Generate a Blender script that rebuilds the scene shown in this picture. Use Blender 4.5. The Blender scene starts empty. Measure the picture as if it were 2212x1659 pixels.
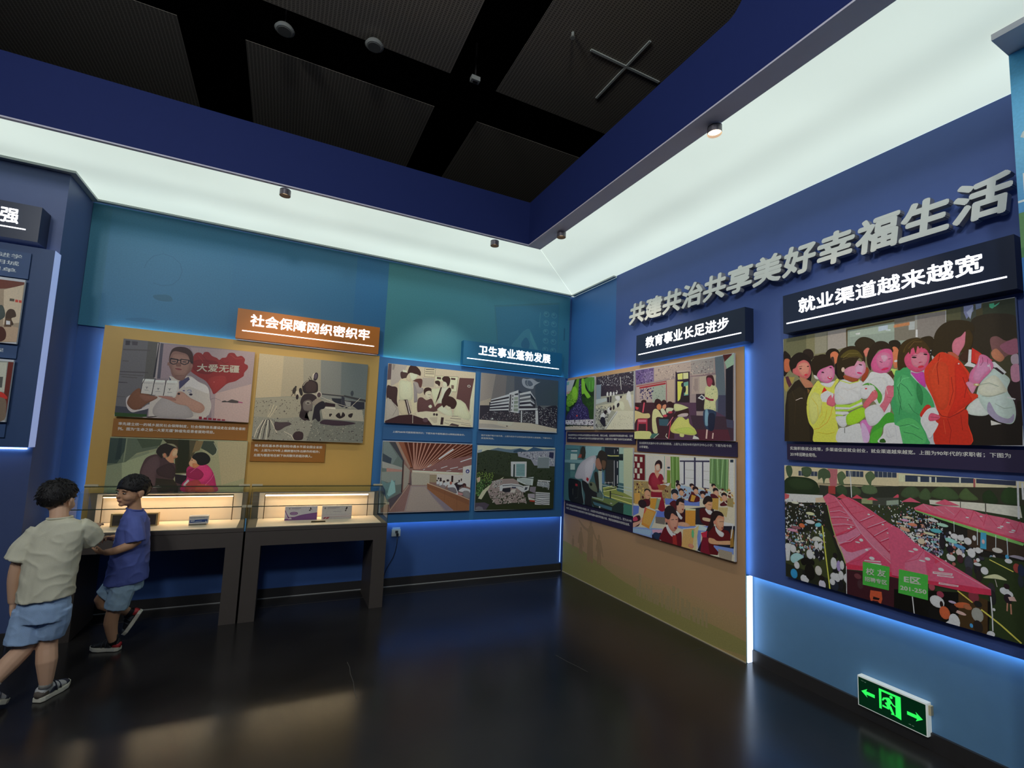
import bpy, bmesh, math, random
from mathutils import Vector, Matrix, Euler, noise as mnoise
random.seed(7)
SC = bpy.context.scene
COL = SC.collection
PI = math.pi
def R(d): return math.radians(d)

# ---------------------------------------------------------------- camera
cam_data = bpy.data.cameras.new('camera')
cam = bpy.data.objects.new('camera', cam_data)
COL.objects.link(cam)
cam_data.sensor_fit = 'HORIZONTAL'
cam_data.sensor_width = 36.0
cam_data.lens = 1011.7 / 2212 * 36.0
cam_data.shift_x = (1106 - 1094.5) / 2212
cam_data.shift_y = (854.4 - 829.5) / 2212
cam_data.clip_start = 0.05
def cam_axes(yaw, pitch, roll):
    f = Vector((math.sin(yaw) * math.cos(pitch), math.cos(yaw) * math.cos(pitch), math.sin(pitch)))
    r = Vector((math.cos(yaw), -math.sin(yaw), 0))
    u = r.cross(f)
    return r * math.cos(roll) + u * math.sin(roll), u * math.cos(roll) - r * math.sin(roll), f
_r, _u, _f = cam_axes(0.4434, 0.095, 0.0421)
_m = Matrix((_r, _u, -_f)).transposed().to_4x4()
_m.translation = Vector((0, 0, 1.55))
cam.matrix_world = _m
SC.camera = cam

# ---------------------------------------------------------------- world and exposure
w = bpy.data.worlds.new('world'); SC.world = w; w.use_nodes = True
w.node_tree.nodes['Background'].inputs[0].default_value = (0.04, 0.05, 0.08, 1)
w.node_tree.nodes['Background'].inputs[1].default_value = 0.12
SC.view_settings.view_transform = 'Standard'
SC.view_settings.look = 'None'
SC.view_settings.exposure = 0.0
SC.view_settings.gamma = 1.0
SC.view_settings.use_curve_mapping = False
SC.cycles.use_denoising = True
SC.cycles.max_bounces = 8
SC.cycles.transparent_max_bounces = 16
SC.cycles.sample_clamp_indirect = 4.0
SC.cycles.caustics_reflective = False
SC.cycles.caustics_refractive = False

CEILING_GLOW = 0.80        # luminous ceiling panels
LED_GLOW = 11.0             # blue-white strips hidden behind the boards
SPOT_W = 33.0              # ceiling downlights
FILL_W = 54.0             # added fill pendants, unseen behind the viewer
CASE_LED = 7.0             # warm strips in the display cases

# ---------------------------------------------------------------- helpers
def lin(c):
    return c / 12.92 if c <= 0.04045 else ((c + 0.055) / 1.055) ** 2.4
def hexc(h, g=1.0):
    h = h.lstrip('#')
    return tuple(min(0.95, lin(int(h[i:i + 2], 16) / 255) * g) for i in (0, 2, 4))
_mats = {}
def mat(name, col, rough=0.5, metal=0.0, spec=0.5, var=0.06, scale=14.0, bump=0.0, bscale=60.0, emit=None, estr=0.0, coat=0.0, sheen=0.0):
    """principled material whose colour and roughness are varied by procedural noise"""
    if name in _mats: return _mats[name]
    m = bpy.data.materials.new(name); m.use_nodes = True
    nt = m.node_tree; N = nt.nodes; L = nt.links
    b = N['Principled BSDF']
    c = hexc(col) if isinstance(col, str) else col
    tc = N.new('ShaderNodeTexCoord')
    nz = N.new('ShaderNodeTexNoise'); nz.inputs['Scale'].default_value = scale; nz.inputs['Detail'].default_value = 4
    L.new(tc.outputs['Object'], nz.inputs['Vector'])
    mx = N.new('ShaderNodeMix'); mx.data_type = 'RGBA'
    mx.inputs[6].default_value = tuple(x * (1 - var) for x in c) + (1,)
    mx.inputs[7].default_value = tuple(min(1, x * (1 + var)) for x in c) + (1,)
    L.new(nz.outputs['Fac'], mx.inputs[0]); L.new(mx.outputs[2], b.inputs['Base Color'])
    b.inputs['Roughness'].default_value = rough
    b.inputs['Metallic'].default_value = metal
    b.inputs['Specular IOR Level'].default_value = spec
    if coat: b.inputs['Coat Weight'].default_value = coat
    if sheen: b.inputs['Sheen Weight'].default_value = sheen
    if bump:
        n2 = N.new('ShaderNodeTexNoise'); n2.inputs['Scale'].default_value = bscale; n2.inputs['Detail'].default_value = 3
        L.new(tc.outputs['Object'], n2.inputs['Vector'])
        bp = N.new('ShaderNodeBump'); bp.inputs['Strength'].default_value = bump; bp.inputs['Distance'].default_value = 0.01
        L.new(n2.outputs['Fac'], bp.inputs['Height']); L.new(bp.outputs['Normal'], b.inputs['Normal'])
    if emit is not None:
        e = hexc(emit) if isinstance(emit, str) else emit
        b.inputs['Emission Color'].default_value = e + (1,)
        b.inputs['Emission Strength'].default_value = estr
    _mats[name] = m
    return m
def print_mat(name, rough=0.45, spec=0.35, emit=0.0):
    """flat print: colour from the mesh's colour attribute with fine procedural grain"""
    if name in _mats: return _mats[name]
    m = bpy.data.materials.new(name); m.use_nodes = True
    nt = m.node_tree; N = nt.nodes; L = nt.links
    b = N['Principled BSDF']
    at = N.new('ShaderNodeAttribute'); at.attribute_name = 'col'
    tc = N.new('ShaderNodeTexCoord')
    nz = N.new('ShaderNodeTexNoise'); nz.inputs['Scale'].default_value = 90; nz.inputs['Detail'].default_value = 6
    L.new(tc.outputs['Object'], nz.inputs['Vector'])
    mr = N.new('ShaderNodeMapRange'); mr.inputs[1].default_value = 0.3; mr.inputs[2].default_value = 0.7
    mr.inputs[3].default_value = 0.93; mr.inputs[4].default_value = 1.07
    L.new(nz.outputs['Fac'], mr.inputs[0])
    mx = N.new('ShaderNodeMix'); mx.data_type = 'RGBA'; mx.blend_type = 'MULTIPLY'; mx.inputs[0].default_value = 1
    L.new(at.outputs['Color'], mx.inputs[6]); L.new(mr.outputs[0], mx.inputs[7])
    L.new(mx.outputs[2], b.inputs['Base Color'])
    b.inputs['Roughness'].default_value = rough
    b.inputs['Specular IOR Level'].default_value = spec
    _mats[name] = m
    return m
def glass_mat():
    if 'clear_glass' in _mats: return _mats['clear_glass']
    m = bpy.data.materials.new('clear_glass'); m.use_nodes = True
    nt = m.node_tree; N = nt.nodes; L = nt.links
    N.remove(N['Principled BSDF'])
    out = N['Material Output']
    tr = N.new('ShaderNodeBsdfTransparent'); tr.inputs[0].default_value = (0.965, 0.985, 0.975, 1)
    gl = N.new('ShaderNodeBsdfGlossy'); gl.inputs['Roughness'].default_value = 0.02
    fr = N.new('ShaderNodeFresnel'); fr.inputs[0].default_value = 1.45
    mx = N.new('ShaderNodeMixShader')
    ge = N.new('ShaderNodeNewGeometry'); iv = N.new('ShaderNodeMath'); iv.operation = 'SUBTRACT'; iv.inputs[0].default_value = 1
    mu = N.new('ShaderNodeMath'); mu.operation = 'MULTIPLY'
    L.new(ge.outputs['Backfacing'], iv.inputs[1]); L.new(iv.outputs[0], mu.inputs[0]); L.new(fr.outputs[0], mu.inputs[1]); L.new(mu.outputs[0], mx.inputs[0]); L.new(tr.outputs[0], mx.inputs[1]); L.new(gl.outputs[0], mx.inputs[2])
    L.new(mx.outputs[0], out.inputs[0])
    _mats['clear_glass'] = m
    return m

def box(bm, x0, x1, y0, y1, z0, z1, mi=0):
    v = [bm.verts.new(p) for p in ((x0, y0, z0), (x1, y0, z0), (x1, y1, z0), (x0, y1, z0), (x0, y0, z1), (x1, y0, z1), (x1, y1, z1), (x0, y1, z1))]
    for f in ((3, 2, 1, 0), (4, 5, 6, 7), (0, 1, 5, 4), (1, 2, 6, 5), (2, 3, 7, 6), (3, 0, 4, 7)):
        fc = bm.faces.new([v[i] for i in f]); fc.material_index = mi
    return v
def prism(bm, pts, z0, z1, axis='z'):
    """extrude a 2-D outline; axis z: pts are x,y; axis x: pts are y,z; axis y: pts are x,z"""
    def P(a, b, c):
        return {'z': (a, b, c), 'x': (c, a, b), 'y': (a, c, b)}[axis]
    lo = [bm.verts.new(P(a, b, z0)) for a, b in pts]; hi = [bm.verts.new(P(a, b, z1)) for a, b in pts]
    n = len(pts)
    for i in range(n):
        bm.faces.new((lo[i], lo[(i + 1) % n], hi[(i + 1) % n], hi[i]))
    bm.faces.new(list(reversed(lo))); bm.faces.new(hi)
    bmesh.ops.recalc_face_normals(bm, faces=bm.faces)
def tube(bm, pts, r, n=8, caps=True):
    """swept round tube; r is a number or a list of radii (or (ra, rb) pairs)"""
    pts = [Vector(p) for p in pts]; k = len(pts)
    rs = r if isinstance(r, (list, tuple)) else [r] * k
    rings = []
    t0 = (pts[1] - pts[0]).normalized()
    ref = Vector((0, 0, 1)) if abs(t0.z) < 0.9 else Vector((1, 0, 0))
    a = t0.cross(ref).normalized()
    for i, p in enumerate(pts):
        t = (pts[min(i + 1, k - 1)] - pts[max(i - 1, 0)]).normalized()
        a = (a - t * a.dot(t)).normalized(); b = t.cross(a)
        ra, rb = rs[i] if isinstance(rs[i], (list, tuple)) else (rs[i], rs[i])
        rings.append([bm.verts.new(p + a * ra * math.cos(2 * PI * j / n) + b * rb * math.sin(2 * PI * j / n)) for j in range(n)])
    for i in range(k - 1):
        for j in range(n):
            bm.faces.new((rings[i][j], rings[i][(j + 1) % n], rings[i + 1][(j + 1) % n], rings[i + 1][j]))
    if caps:
        bm.faces.new(list(reversed(rings[0]))); bm.faces.new(rings[-1])
def obj(name, bm, m, parent=None, loc=None, rot=None, smooth=False, bevel=0.0):
    if bevel:
        bmesh.ops.bevel(bm, geom=[e for e in bm.edges if len(e.link_faces) == 2 and e.calc_face_angle(0) > 0.6], offset=bevel, segments=2, affect='EDGES', profile=0.7)
    me = bpy.data.meshes.new(name)
    if isinstance(bm, bmesh.types.BMesh):
        bm.to_mesh(me); bm.free()
    else:
        me.from_pydata(*bm)
    for mm in (m if isinstance(m, (list, tuple)) else [m]): me.materials.append(mm)
    if smooth:
        for p in me.polygons: p.use_smooth = True
    o = bpy.data.objects.new(name, me); COL.objects.link(o)
    if parent: o.parent = parent
    if loc: o.location = loc
    if rot: o.rotation_euler = rot
    return o
def nb(): return bmesh.new()
def bx(name, m, dims, parent=None, bevel=0.0, loc=None, rot=None):
    bm = nb(); box(bm, *dims); return obj(name, bm, m, parent, loc=loc, rot=rot, bevel=bevel)
def thing(name, label, cat, loc=(0, 0, 0), rz=0.0, group=None):
    o = bpy.data.objects.new(name, None); COL.objects.link(o)
    o.empty_display_size = 0.05
    o.location = loc; o.rotation_euler = (0, 0, rz); o['label'] = label; o['category'] = cat
    if group: o['group'] = group
    return o
def tag(o, label, cat, group=None):
    o['label'] = label; o['category'] = cat
    if group: o['group'] = group
    return o
def struct(o, label=None, cat=None):
    o['kind'] = 'structure'
    if label: o['label'] = label
    if cat: o['category'] = cat
    return o

def text_mesh(body, bold=0.0, extrude=0.0, align='LEFT'):
    """outline lettering; weight is added by laying shifted copies of the glyphs over each other"""
    c = bpy.data.curves.new('lettering', 'FONT'); c.body = body; c.size = 1; c.extrude = extrude
    c.align_x = align; c.resolution_u = 3; c.space_character = 1.02; c.space_line = 1.25
    o = bpy.data.objects.new('lettering', c); COL.objects.link(o)
    dg = bpy.context.evaluated_depsgraph_get()
    me = bpy.data.meshes.new_from_object(o.evaluated_get(dg))
    bpy.data.objects.remove(o); bpy.data.curves.remove(c)
    if bold:
        V = [tuple(v.co) for v in me.vertices]; F = [tuple(p.vertices) for p in me.polygons]
        VV, FF = [], []
        sh = [(0, 0), (1, 0), (-1, 0), (0, 1), (0, -1), (.7, .7), (-.7, .7), (.7, -.7), (-.7, -.7)] if bold > 0.015 else [(0, 0), (1, .5), (-1, -.5)]
        for k, (dx, dy) in enumerate(sh):
            b = len(VV)
            VV += [(x + dx * bold, y + dy * bold, z * (1 - 0.004 * k) if extrude else z + k * 0.0002) for x, y, z in V]
            FF += [tuple(i + b for i in f) for f in F]
        me = bpy.data.meshes.new('lettering'); me.from_pydata(VV, [], FF); me.update()
    return me
def lettering(body, m, parent, x0, x1, z0, z1, y, bold=0.0, extrude=0.0, name='lettering', keep=False, shear=0.0):
    """text standing in the local XZ plane, facing -Y, fitted to a rectangle (keep=True keeps proportions from the height)"""
    me = text_mesh(body, bold, extrude)
    xs = [v.co.x for v in me.vertices]; ys = [v.co.y for v in me.vertices]
    ax, bx_, ay, by = min(xs), max(xs), min(ys), max(ys)
    sz = (z1 - z0) / (by - ay); sx = sz if keep else (x1 - x0) / (bx_ - ax)
    zc = 0
    for v in me.vertices:
        X, Y, Z = v.co
        nz = z0 + (Y - ay) * sz
        v.co = (x0 + (X - ax) * sx + shear * (nz - z0), y - Z * sz * 2, nz)
    me.materials.clear(); me.materials.append(m)
    o = bpy.data.objects.new(name, me); COL.objects.link(o); o.parent = parent
    return o

def smooth_closed(p, k=4):
    n = len(p); out = []
    for i in range(n):
        a, b, c, d = p[i - 1], p[i], p[(i + 1) % n], p[(i + 2) % n]
        for s in range(k):
            t = s / k; t2 = t * t; t3 = t2 * t
            out.append(tuple(0.5 * (2 * b[q] + (c[q] - a[q]) * t + (2 * a[q] - 5 * b[q] + 4 * c[q] - d[q]) * t2 + (3 * b[q] - a[q] - 3 * c[q] + d[q]) * t3) for q in (0, 1)))
    return out
def ellipse_pts(cx, cy, rx, ry, rot=0, n=14):
    c, s = math.cos(R(rot)), math.sin(R(rot))
    return [(cx + rx * math.cos(2 * PI * i / n) * c - ry * math.sin(2 * PI * i / n) * s, cy + rx * math.cos(2 * PI * i / n) * s + ry * math.sin(2 * PI * i / n) * c) for i in range(n)]
class Print:
    """a flat colour print made of thin layered inks; coordinates in mm from the lower left corner"""
    STEP = 0.000008
    def __init__(s, w, h, gain=1.0):
        s.v = []; s.f = []; s.c = []; s.w = w; s.h = h; s.g = gain; s.z = 0.0; s.flat = False
    def poly(s, pts, cols, own=True):
        if own: s.z += s.STEP
        # clip to the sheet
        def clip(P, f_in, f_x):
            o = []
            for i in range(len(P)):
                a, b = P[i - 1], P[i]
                if f_in(b):
                    if not f_in(a): o.append(f_x(a, b))
                    o.append(b)
                elif f_in(a): o.append(f_x(a, b))
            return o
        W, H = s.w, s.h
        for ax, lim, sg in ((0, 0, 1), (0, W, -1), (1, 0, 1), (1, H, -1)):
            if not pts: return
            fin = lambda p: sg * (p[ax] - lim) >= 0
            def fx(a, b):
                t = (lim - a[ax]) / (b[ax] - a[ax])
                return tuple(a[q] + (b[q] - a[q]) * t for q in (0, 1))
            if isinstance(cols, str): pts = clip(pts, fin, fx)
        if len(pts) < 3: return
        i0 = len(s.v)
        s.v += [(x / 1000, -s.z, y / 1000) for x, y in pts]
        area = sum(pts[i - 1][0] * pts[i][1] - pts[i][0] * pts[i - 1][1] for i in range(len(pts)))
        idx = list(range(i0, i0 + len(pts)))
        cc = [hexc(cols, s.g)] * len(pts) if isinstance(cols, str) else [hexc(k, s.g) for k in cols]
        if area < 0: idx.reverse(); cc = cc[::-1]
        s.f.append(idx); s.c += cc
    def form(s, pts, c):
        """a rounded printed shape: tone fades from the middle to the rim"""
        W, H = s.w, s.h; n = len(pts)
        inside = all(-1 <= x <= W + 1 and -1 <= y <= H + 1 for x, y in pts)
        area = sum(pts[i - 1][0] * pts[i][1] - pts[i][0] * pts[i - 1][1] for i in range(n))
        cx = sum(p[0] for p in pts) / n; cy = sum(p[1] for p in pts) / n
        sg = 1 if area > 0 else -1
        star = all(sg * ((pts[i - 1][0] - cx) * (pts[i][1] - cy) - (pts[i][0] - cx) * (pts[i - 1][1] - cy)) > 0 for i in range(n))
        if s.flat or not (inside and star and abs(area) > 160): return s.poly(pts, c)
        s.z += s.STEP
        b = hexc(c, s.g); y0 = min(p[1] for p in pts); y1 = max(p[1] for p in pts)
        def tone(k): return tuple(min(.95, q * k) for q in b)
        def put(q, k): s.v.append((q[0] / 1000, -s.z, q[1] / 1000)); return len(s.v) - 1, tone(k)
        rim = [put(q, 0.8 + 0.12 * (q[1] - y0) / max(1, y1 - y0)) for q in pts]
        mid = [put((cx + (q[0] - cx) * .72, cy + (q[1] - cy) * .72), 1.0 + 0.06 * (q[1] - cy) / max(1, y1 - y0)) for q in pts]
        ctr = put((cx, cy), 1.05)
        for i in range(n):
            for f in ((rim[i - 1], rim[i], mid[i], mid[i - 1]), (mid[i - 1], mid[i], ctr)):
                f = f if sg > 0 else f[::-1]
                s.f.append([q[0] for q in f]); s.c += [q[1] for q in f]
    def rect(s, x0, y0, x1, y1, c):
        s.poly([(x0, y0), (x1, y0), (x1, y1), (x0, y1)], c)
    def grad(s, c_bottom, c_top):
        s.poly([(0, 0), (s.w, 0), (s.w, s.h), (0, s.h)], [c_bottom, c_bottom, c_top, c_top])
    def data(s, text):
        for line in text.replace('\n', ' ').split(';'):
            t = line.split()
            if not t: continue
            if t[0] == 'GR':
                n = [float(q) for q in t[1:12]]; rnd = random.Random(int(n[0])); Q = [(n[2], n[3]), (n[4], n[5]), (n[6], n[7]), (n[8], n[9])]
                s.z += s.STEP
                for k in range(int(n[1])):
                    x, y = s.quad_map(Q, rnd.random(), rnd.random()); z = n[10] * rnd.uniform(.3, 1)
                    s.poly(ellipse_pts(x, y, z * rnd.uniform(.3, 1), z * rnd.uniform(.25, .8), rnd.uniform(-60, 60), 5), t[12], own=False)
                continue
            k, c, n = t[0][0], t[0][1:], [float(q) for q in t[1:]]
            if t[0] == 'CR': s.crowd(int(n[0]), int(n[1]), [(n[2], n[3]), (n[4], n[5]), (n[6], n[7]), (n[8], n[9])], n[10], n[11]); continue
            if k == '#': s.poly(list(zip(n[::2], n[1::2])), c)
            elif k == '~': s.form(smooth_closed(list(zip(n[::2], n[1::2]))), c)
            elif k == '@': s.form(ellipse_pts(*n[:5], *([int(n[5])] if len(n) > 5 else [])), c)
            elif k == '|':   # stroke: width then points
                wd = n[0]; P = list(zip(n[1::2], n[2::2])); s.z += s.STEP
                for a, b in zip(P[:-1], P[1:]):
                    dx, dy = b[0] - a[0], b[1] - a[1]; L = math.hypot(dx, dy) or 1
                    ox, oy = -dy / L * wd / 2, dx / L * wd / 2
                    s.poly([(a[0] + ox, a[1] + oy), (a[0] - ox, a[1] - oy), (b[0] - ox, b[1] - oy), (b[0] + ox, b[1] + oy)], c, own=False)
    def crowd(s, seed, n, quad, s0, s1, pal=('cfcac6', 'd6d2ce', 'bdb8b8', 'a8a0a0', '24222a', '2e2c34', '34303a', '18181c', '5c6480', '8c5048', '6c8094', 'c8bc9c')):
        rnd = random.Random(seed)
        for k in range(n):
            v = 1 - (k + rnd.random()) / n; u = rnd.random()
            x, y = s.quad_map(quad, u, v); z = s0 + (s1 - s0) * v; c = rnd.choice(pal)
            s.z += s.STEP / 4; s.poly(ellipse_pts(x, y, z * rnd.uniform(.5, .75), z * rnd.uniform(.8, 1.25), rnd.uniform(-15, 15), 7), c, own=False); s.z += s.STEP / 4
            if rnd.random() < 0.6: s.poly(ellipse_pts(x + rnd.uniform(-.2, .2) * z, y + z * 1.25, z * .34, z * .38, 0, 6), '1a1618', own=False)
            if rnd.random() < 0.1: s.poly(ellipse_pts(x, y + z * 1.3, z * 1.6, z * .6, rnd.uniform(-8, 8), 9), rnd.choice(('c8c09c', '7cacac', 'b8745c', '8c7490', 'c8b8ac', '6888a4')), own=False)
    def quad_map(s, P, u, v):
        """bilinear point in a quadrilateral given as [bl, br, tr, tl]"""
        return tuple((P[0][q] * (1 - u) + P[1][q] * u) * (1 - v) + (P[3][q] * (1 - u) + P[2][q] * u) * v for q in (0, 1))
    def build(s, parent, name='print', y=0.0):
        me = bpy.data.meshes.new(name); me.from_pydata(s.v, [], s.f)
        at = me.color_attributes.new('col', 'FLOAT_COLOR', 'CORNER')
        flat = []
        for c in s.c: flat += [c[0], c[1], c[2], 1.0]
        at.data.foreach_set('color', flat)
        me.materials.append(print_mat('printed_photo_ink'))
        o = bpy.data.objects.new(name, me); COL.objects.link(o); o.parent = parent; o.location = (0, y, 0)
        return o
# ================================================================ the room
CZ = 3.43                      # height of the luminous ceiling and the wall tops
indigo = mat('indigo_wall_paint', '4c64a6', 0.55, var=0.04, bump=0.02, bscale=150)
lowblue = mat('mid_blue_wall_paint', '6c9cc6', 0.5, var=0.04)
backblue = mat('blue_wall_paint', '4468a8', 0.5, var=0.04)
navy = mat('navy_wall_paint', '2c3f78', 0.55, var=0.05)
column_blue = mat('slate_blue_paint', '4a5a86', 0.5, var=0.05)
greytrim = mat('grey_metal_trim', 'b4bab8', 0.45, 0.0, var=0.03)
soffit_m = mat('grey_soffit_paint', 'e0dcea', 0.5, var=0.03)
fascia_m = mat('deep_blue_fascia_paint', '27346c', 0.7, spec=0.15, var=0.04)
skirt_m = mat('dark_grey_skirting', '3e3c3c', 0.35, 0.2, var=0.1)
black = mat('black_void_paint', '040404', 0.9, spec=0.1, var=0.0)

def floor_material():
    m = bpy.data.materials.new('dark_polished_concrete'); m.use_nodes = True
    nt = m.node_tree; N = nt.nodes; L = nt.links; b = N['Principled BSDF']
    tc = N.new('ShaderNodeTexCoord')
    n1 = N.new('ShaderNodeTexNoise'); n1.inputs['Scale'].default_value = 1.3; n1.inputs['Detail'].default_value = 6
    n2 = N.new('ShaderNodeTexNoise'); n2.inputs['Scale'].default_value = 180; n2.inputs['Detail'].default_value = 2
    for n in (n1, n2): L.new(tc.outputs['Object'], n.inputs['Vector'])
    r = N.new('ShaderNodeValToRGB'); r.color_ramp.elements[0].position = 0.3; r.color_ramp.elements[0].color = (0.014, 0.0125, 0.012, 1)
    r.color_ramp.elements[1].position = 0.72; r.color_ramp.elements[1].color = (0.03, 0.027, 0.026, 1)
    L.new(n1.outputs['Fac'], r.inputs[0])
    mx = N.new('ShaderNodeMix'); mx.data_type = 'RGBA'; mx.blend_type = 'OVERLAY'; mx.inputs[0].default_value = 0.35
    L.new(r.outputs[0], mx.inputs[6]); L.new(n2.outputs['Fac'], mx.inputs[7]); L.new(mx.outputs[2], b.inputs['Base Color'])
    mr = N.new('ShaderNodeMapRange'); mr.inputs[3].default_value = 0.17; mr.inputs[4].default_value = 0.29
    L.new(n1.outputs['Fac'], mr.inputs[0]); L.new(mr.outputs[0], b.inputs['Roughness'])
    b.inputs['Specular IOR Level'].default_value = 0.48
    bp = N.new('ShaderNodeBump'); bp.inputs['Strength'].default_value = 0.02; bp.inputs['Distance'].default_value = 0.004
    L.new(n2.outputs['Fac'], bp.inputs['Height']); L.new(bp.outputs['Normal'], b.inputs['Normal'])
    return m
floor = struct(bx('floor', floor_material(), (-4.2, 3.6, -2.6, 5.2, -0.08, 0.0)))
# hairline cracks and slab joints in the floor
joint = mat('pale_floor_crack', '4c4a46', 0.6)
jd = mat('dark_floor_joint', '0b0b0b', 0.8)
def crack(pts, wd, m):
    bm = nb()
    prev = None
    for i, (x, y) in enumerate(pts):
        a = bm.verts.new((x - wd / 2, y - wd / 3, 0.0006)); b = bm.verts.new((x + wd / 2, y + wd / 3, 0.0006))
        if prev: bm.faces.new((prev[0], prev[1], b, a))
        prev = (a, b)
    o = obj('crack', bm, m, floor)
crack([(0.527, 3.465), (0.533, 3.38), (0.526, 3.3), (0.53, 3.18), (0.522, 3.07), (0.52, 2.977)], 0.004, joint)
crack([(1.937, 3.058), (1.965, 2.93), (1.985, 2.87), (2.011, 2.76)], 0.004, joint)
crack([(2.763, 2.755), (2.86, 2.757), (3.1, 2.758)], 0.004, joint)
bm = nb(); box(bm, -1.3, 3.19, 4.74, 4.743, 0.0, 0.0012); obj('slab_joint', bm, joint, floor)

# walls
struct(bx('wall_back', backblue, (-1.62, 3.35, 5.0, 5.2, 0, CZ)))
struct(bx('wall_right', lowblue, (3.275, 3.5, -2.6, 5.0, 0, CZ)))
struct(bx('wall_left', navy, (-4.2, -4.0, -2.6, 5.2, 0, CZ)))
struct(bx('wall_front', navy, (-4.2, 3.5, -2.6, -2.45, 0, CZ)))
struct(bx('wall_left_pier', column_blue, (-4.0, -1.59, 4.5, 5.2, 0, CZ - 0.005)), 'slate blue wall pier jutting out left of the display cases', 'wall')
# skirtings
struct(bx('baseboard_back', skirt_m, (-1.59, 3.2, 4.985, 5.0, 0.0, 0.085), bevel=0.002))
struct(bx('baseboard_right', skirt_m, (3.255, 3.274, -2.4, 4.9, 0.0, 0.087), bevel=0.002))
struct(bx('baseboard_left', skirt_m, (-4.0, -1.6, 4.49, 4.5, 0.0, 0.085), bevel=0.002))
paint_line = mat('pale_floor_edge_bead', 'b8b8b4', 0.5)
struct(bx('trim_1', paint_line, (-1.56, 3.19, 4.981, 4.985, 0.0, 0.006)))
# grey shadow-gap trims where the walls meet the luminous ceiling
bm = nb()
box(bm, -1.545, 3.205, 4.925, 4.96, CZ - 0.018, CZ - 0.002)
struct(obj('trim_2', bm, greytrim))
bm = nb(); box(bm, 3.2, 3.24, 4.09, 4.925, CZ - 0.018, CZ - 0.002); struct(obj('trim_3', bm, greytrim))
bm = nb(); box(bm, -1.59, -1.545, 4.455, 4.96, CZ - 0.02, CZ - 0.002); box(bm, -4.0, -1.59, 4.455, 4.5, CZ - 0.02, CZ - 0.002)
struct(obj('trim_4', bm, greytrim))

# luminous stretch ceiling: two lit membranes that meet in a mitre
def glow_material():
    m = bpy.data.materials.new('luminous_ceiling_membrane'); m.use_nodes = True
    nt = m.node_tree; N = nt.nodes; L = nt.links; b = N['Principled BSDF']
    tc = N.new('ShaderNodeTexCoord')
    nz = N.new('ShaderNodeTexNoise'); nz.inputs['Scale'].default_value = 0.9; nz.inputs['Detail'].default_value = 2
    L.new(tc.outputs['Object'], nz.inputs['Vector'])
    mr = N.new('ShaderNodeMapRange'); mr.inputs[1].default_value = 0.3; mr.inputs[2].default_value = 0.7
    mr.inputs[3].default_value = CEILING_GLOW * 0.93; mr.inputs[4].default_value = CEILING_GLOW * 1.06
    L.new(nz.outputs['Fac'], mr.inputs[0])
    # dimmer lane painted into the emission, parallel to the walls, as between rows of tubes
    sx = N.new('ShaderNodeSeparateXYZ'); L.new(tc.outputs['Object'], sx.inputs[0])
    a1 = N.new('ShaderNodeMath'); a1.operation = 'SUBTRACT'; a1.inputs[0].default_value = 3.275; L.new(sx.outputs[0], a1.inputs[1])
    a2 = N.new('ShaderNodeMath'); a2.operation = 'SUBTRACT'; a2.inputs[0].default_value = 5.0; L.new(sx.outputs[1], a2.inputs[1])
    mn = N.new('ShaderNodeMath'); mn.operation = 'MINIMUM'; L.new(a1.outputs[0], mn.inputs[0]); L.new(a2.outputs[0], mn.inputs[1])
    cr_ = N.new('ShaderNodeValToRGB'); e = cr_.color_ramp.elements; cr_.color_ramp.interpolation = 'EASE'
    e[0].position = 0.0; e[0].color = (.93, .93, .93, 1); e[1].position = 1.0; e[1].color = (.9, .9, .9, 1)
    for q_, v_ in ((0.3, 1.0), (0.62, 0.8), (0.82, 0.9)):
        n_ = cr_.color_ramp.elements.new(q_); n_.color = (v_, v_, v_, 1)
    L.new(mn.outputs[0], cr_.inputs[0])
    mu = N.new('ShaderNodeMath'); mu.operation = 'MULTIPLY'; L.new(mr.outputs[0], mu.inputs[0]); L.new(cr_.outputs[0], mu.inputs[1])
    L.new(mu.outputs[0], b.inputs['Emission Strength'])
    b.inputs['Base Color'].default_value = (0.5, 0.52, 0.5, 1)
    b.inputs['Emission Color'].default_value = (0.86, 1.0, 0.91, 1)
    b.inputs['Roughness'].default_value = 0.6
    return m
glow = glow_material()
lc = thing('luminous_ceiling', 'glowing white stretch ceiling band along the back and right walls', 'ceiling light', (0, 0, CZ))
bm = nb(); prism(bm, [(-4.0, 3.895), (2.146, 3.895), (3.275, 5.0), (-4.0, 5.0)], 0.0, 0.03); obj('light_membrane', bm, glow, lc)
bm = nb(); prism(bm, [(2.149, -2.45), (3.275, -2.45), (3.275, 4.995), (2.149, 3.893)], 0.0, 0.03); obj('light_membrane', bm, glow, lc)

# dropped blue fascia round the dark ceiling well, grey soffit under it
fa = thing('ceiling_fascia', 'deep blue fascia framing the dark ceiling well', 'fascia', (0, 0, CZ))
bm = nb(); box(bm, -4.0, 2.147, 3.868, 3.895, 0.004, 0.425); obj('fascia_board', bm, fascia_m, fa)
bm = nb(); prism(bm, [(3.867, 0.004), (3.867, 0.425), (1.62, 0.425), (1.585, 0.435), (1.55, 0.465), (1.5, 0.53), (1.42, 0.7), (1.3, 0.8), (-2.45, 0.8), (-2.45, 0.004)], 2.003, 2.147, 'x'); obj('fascia_board', bm, fascia_m, fa)
bm = nb(); prism(bm, [(-4.0, 3.868), (2.003, 3.868), (2.003, -2.45), (2.147, -2.45), (2.147, 3.895), (-4.0, 3.895)], -0.006, 0.004)
obj('soffit', bm, soffit_m, fa)

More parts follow.
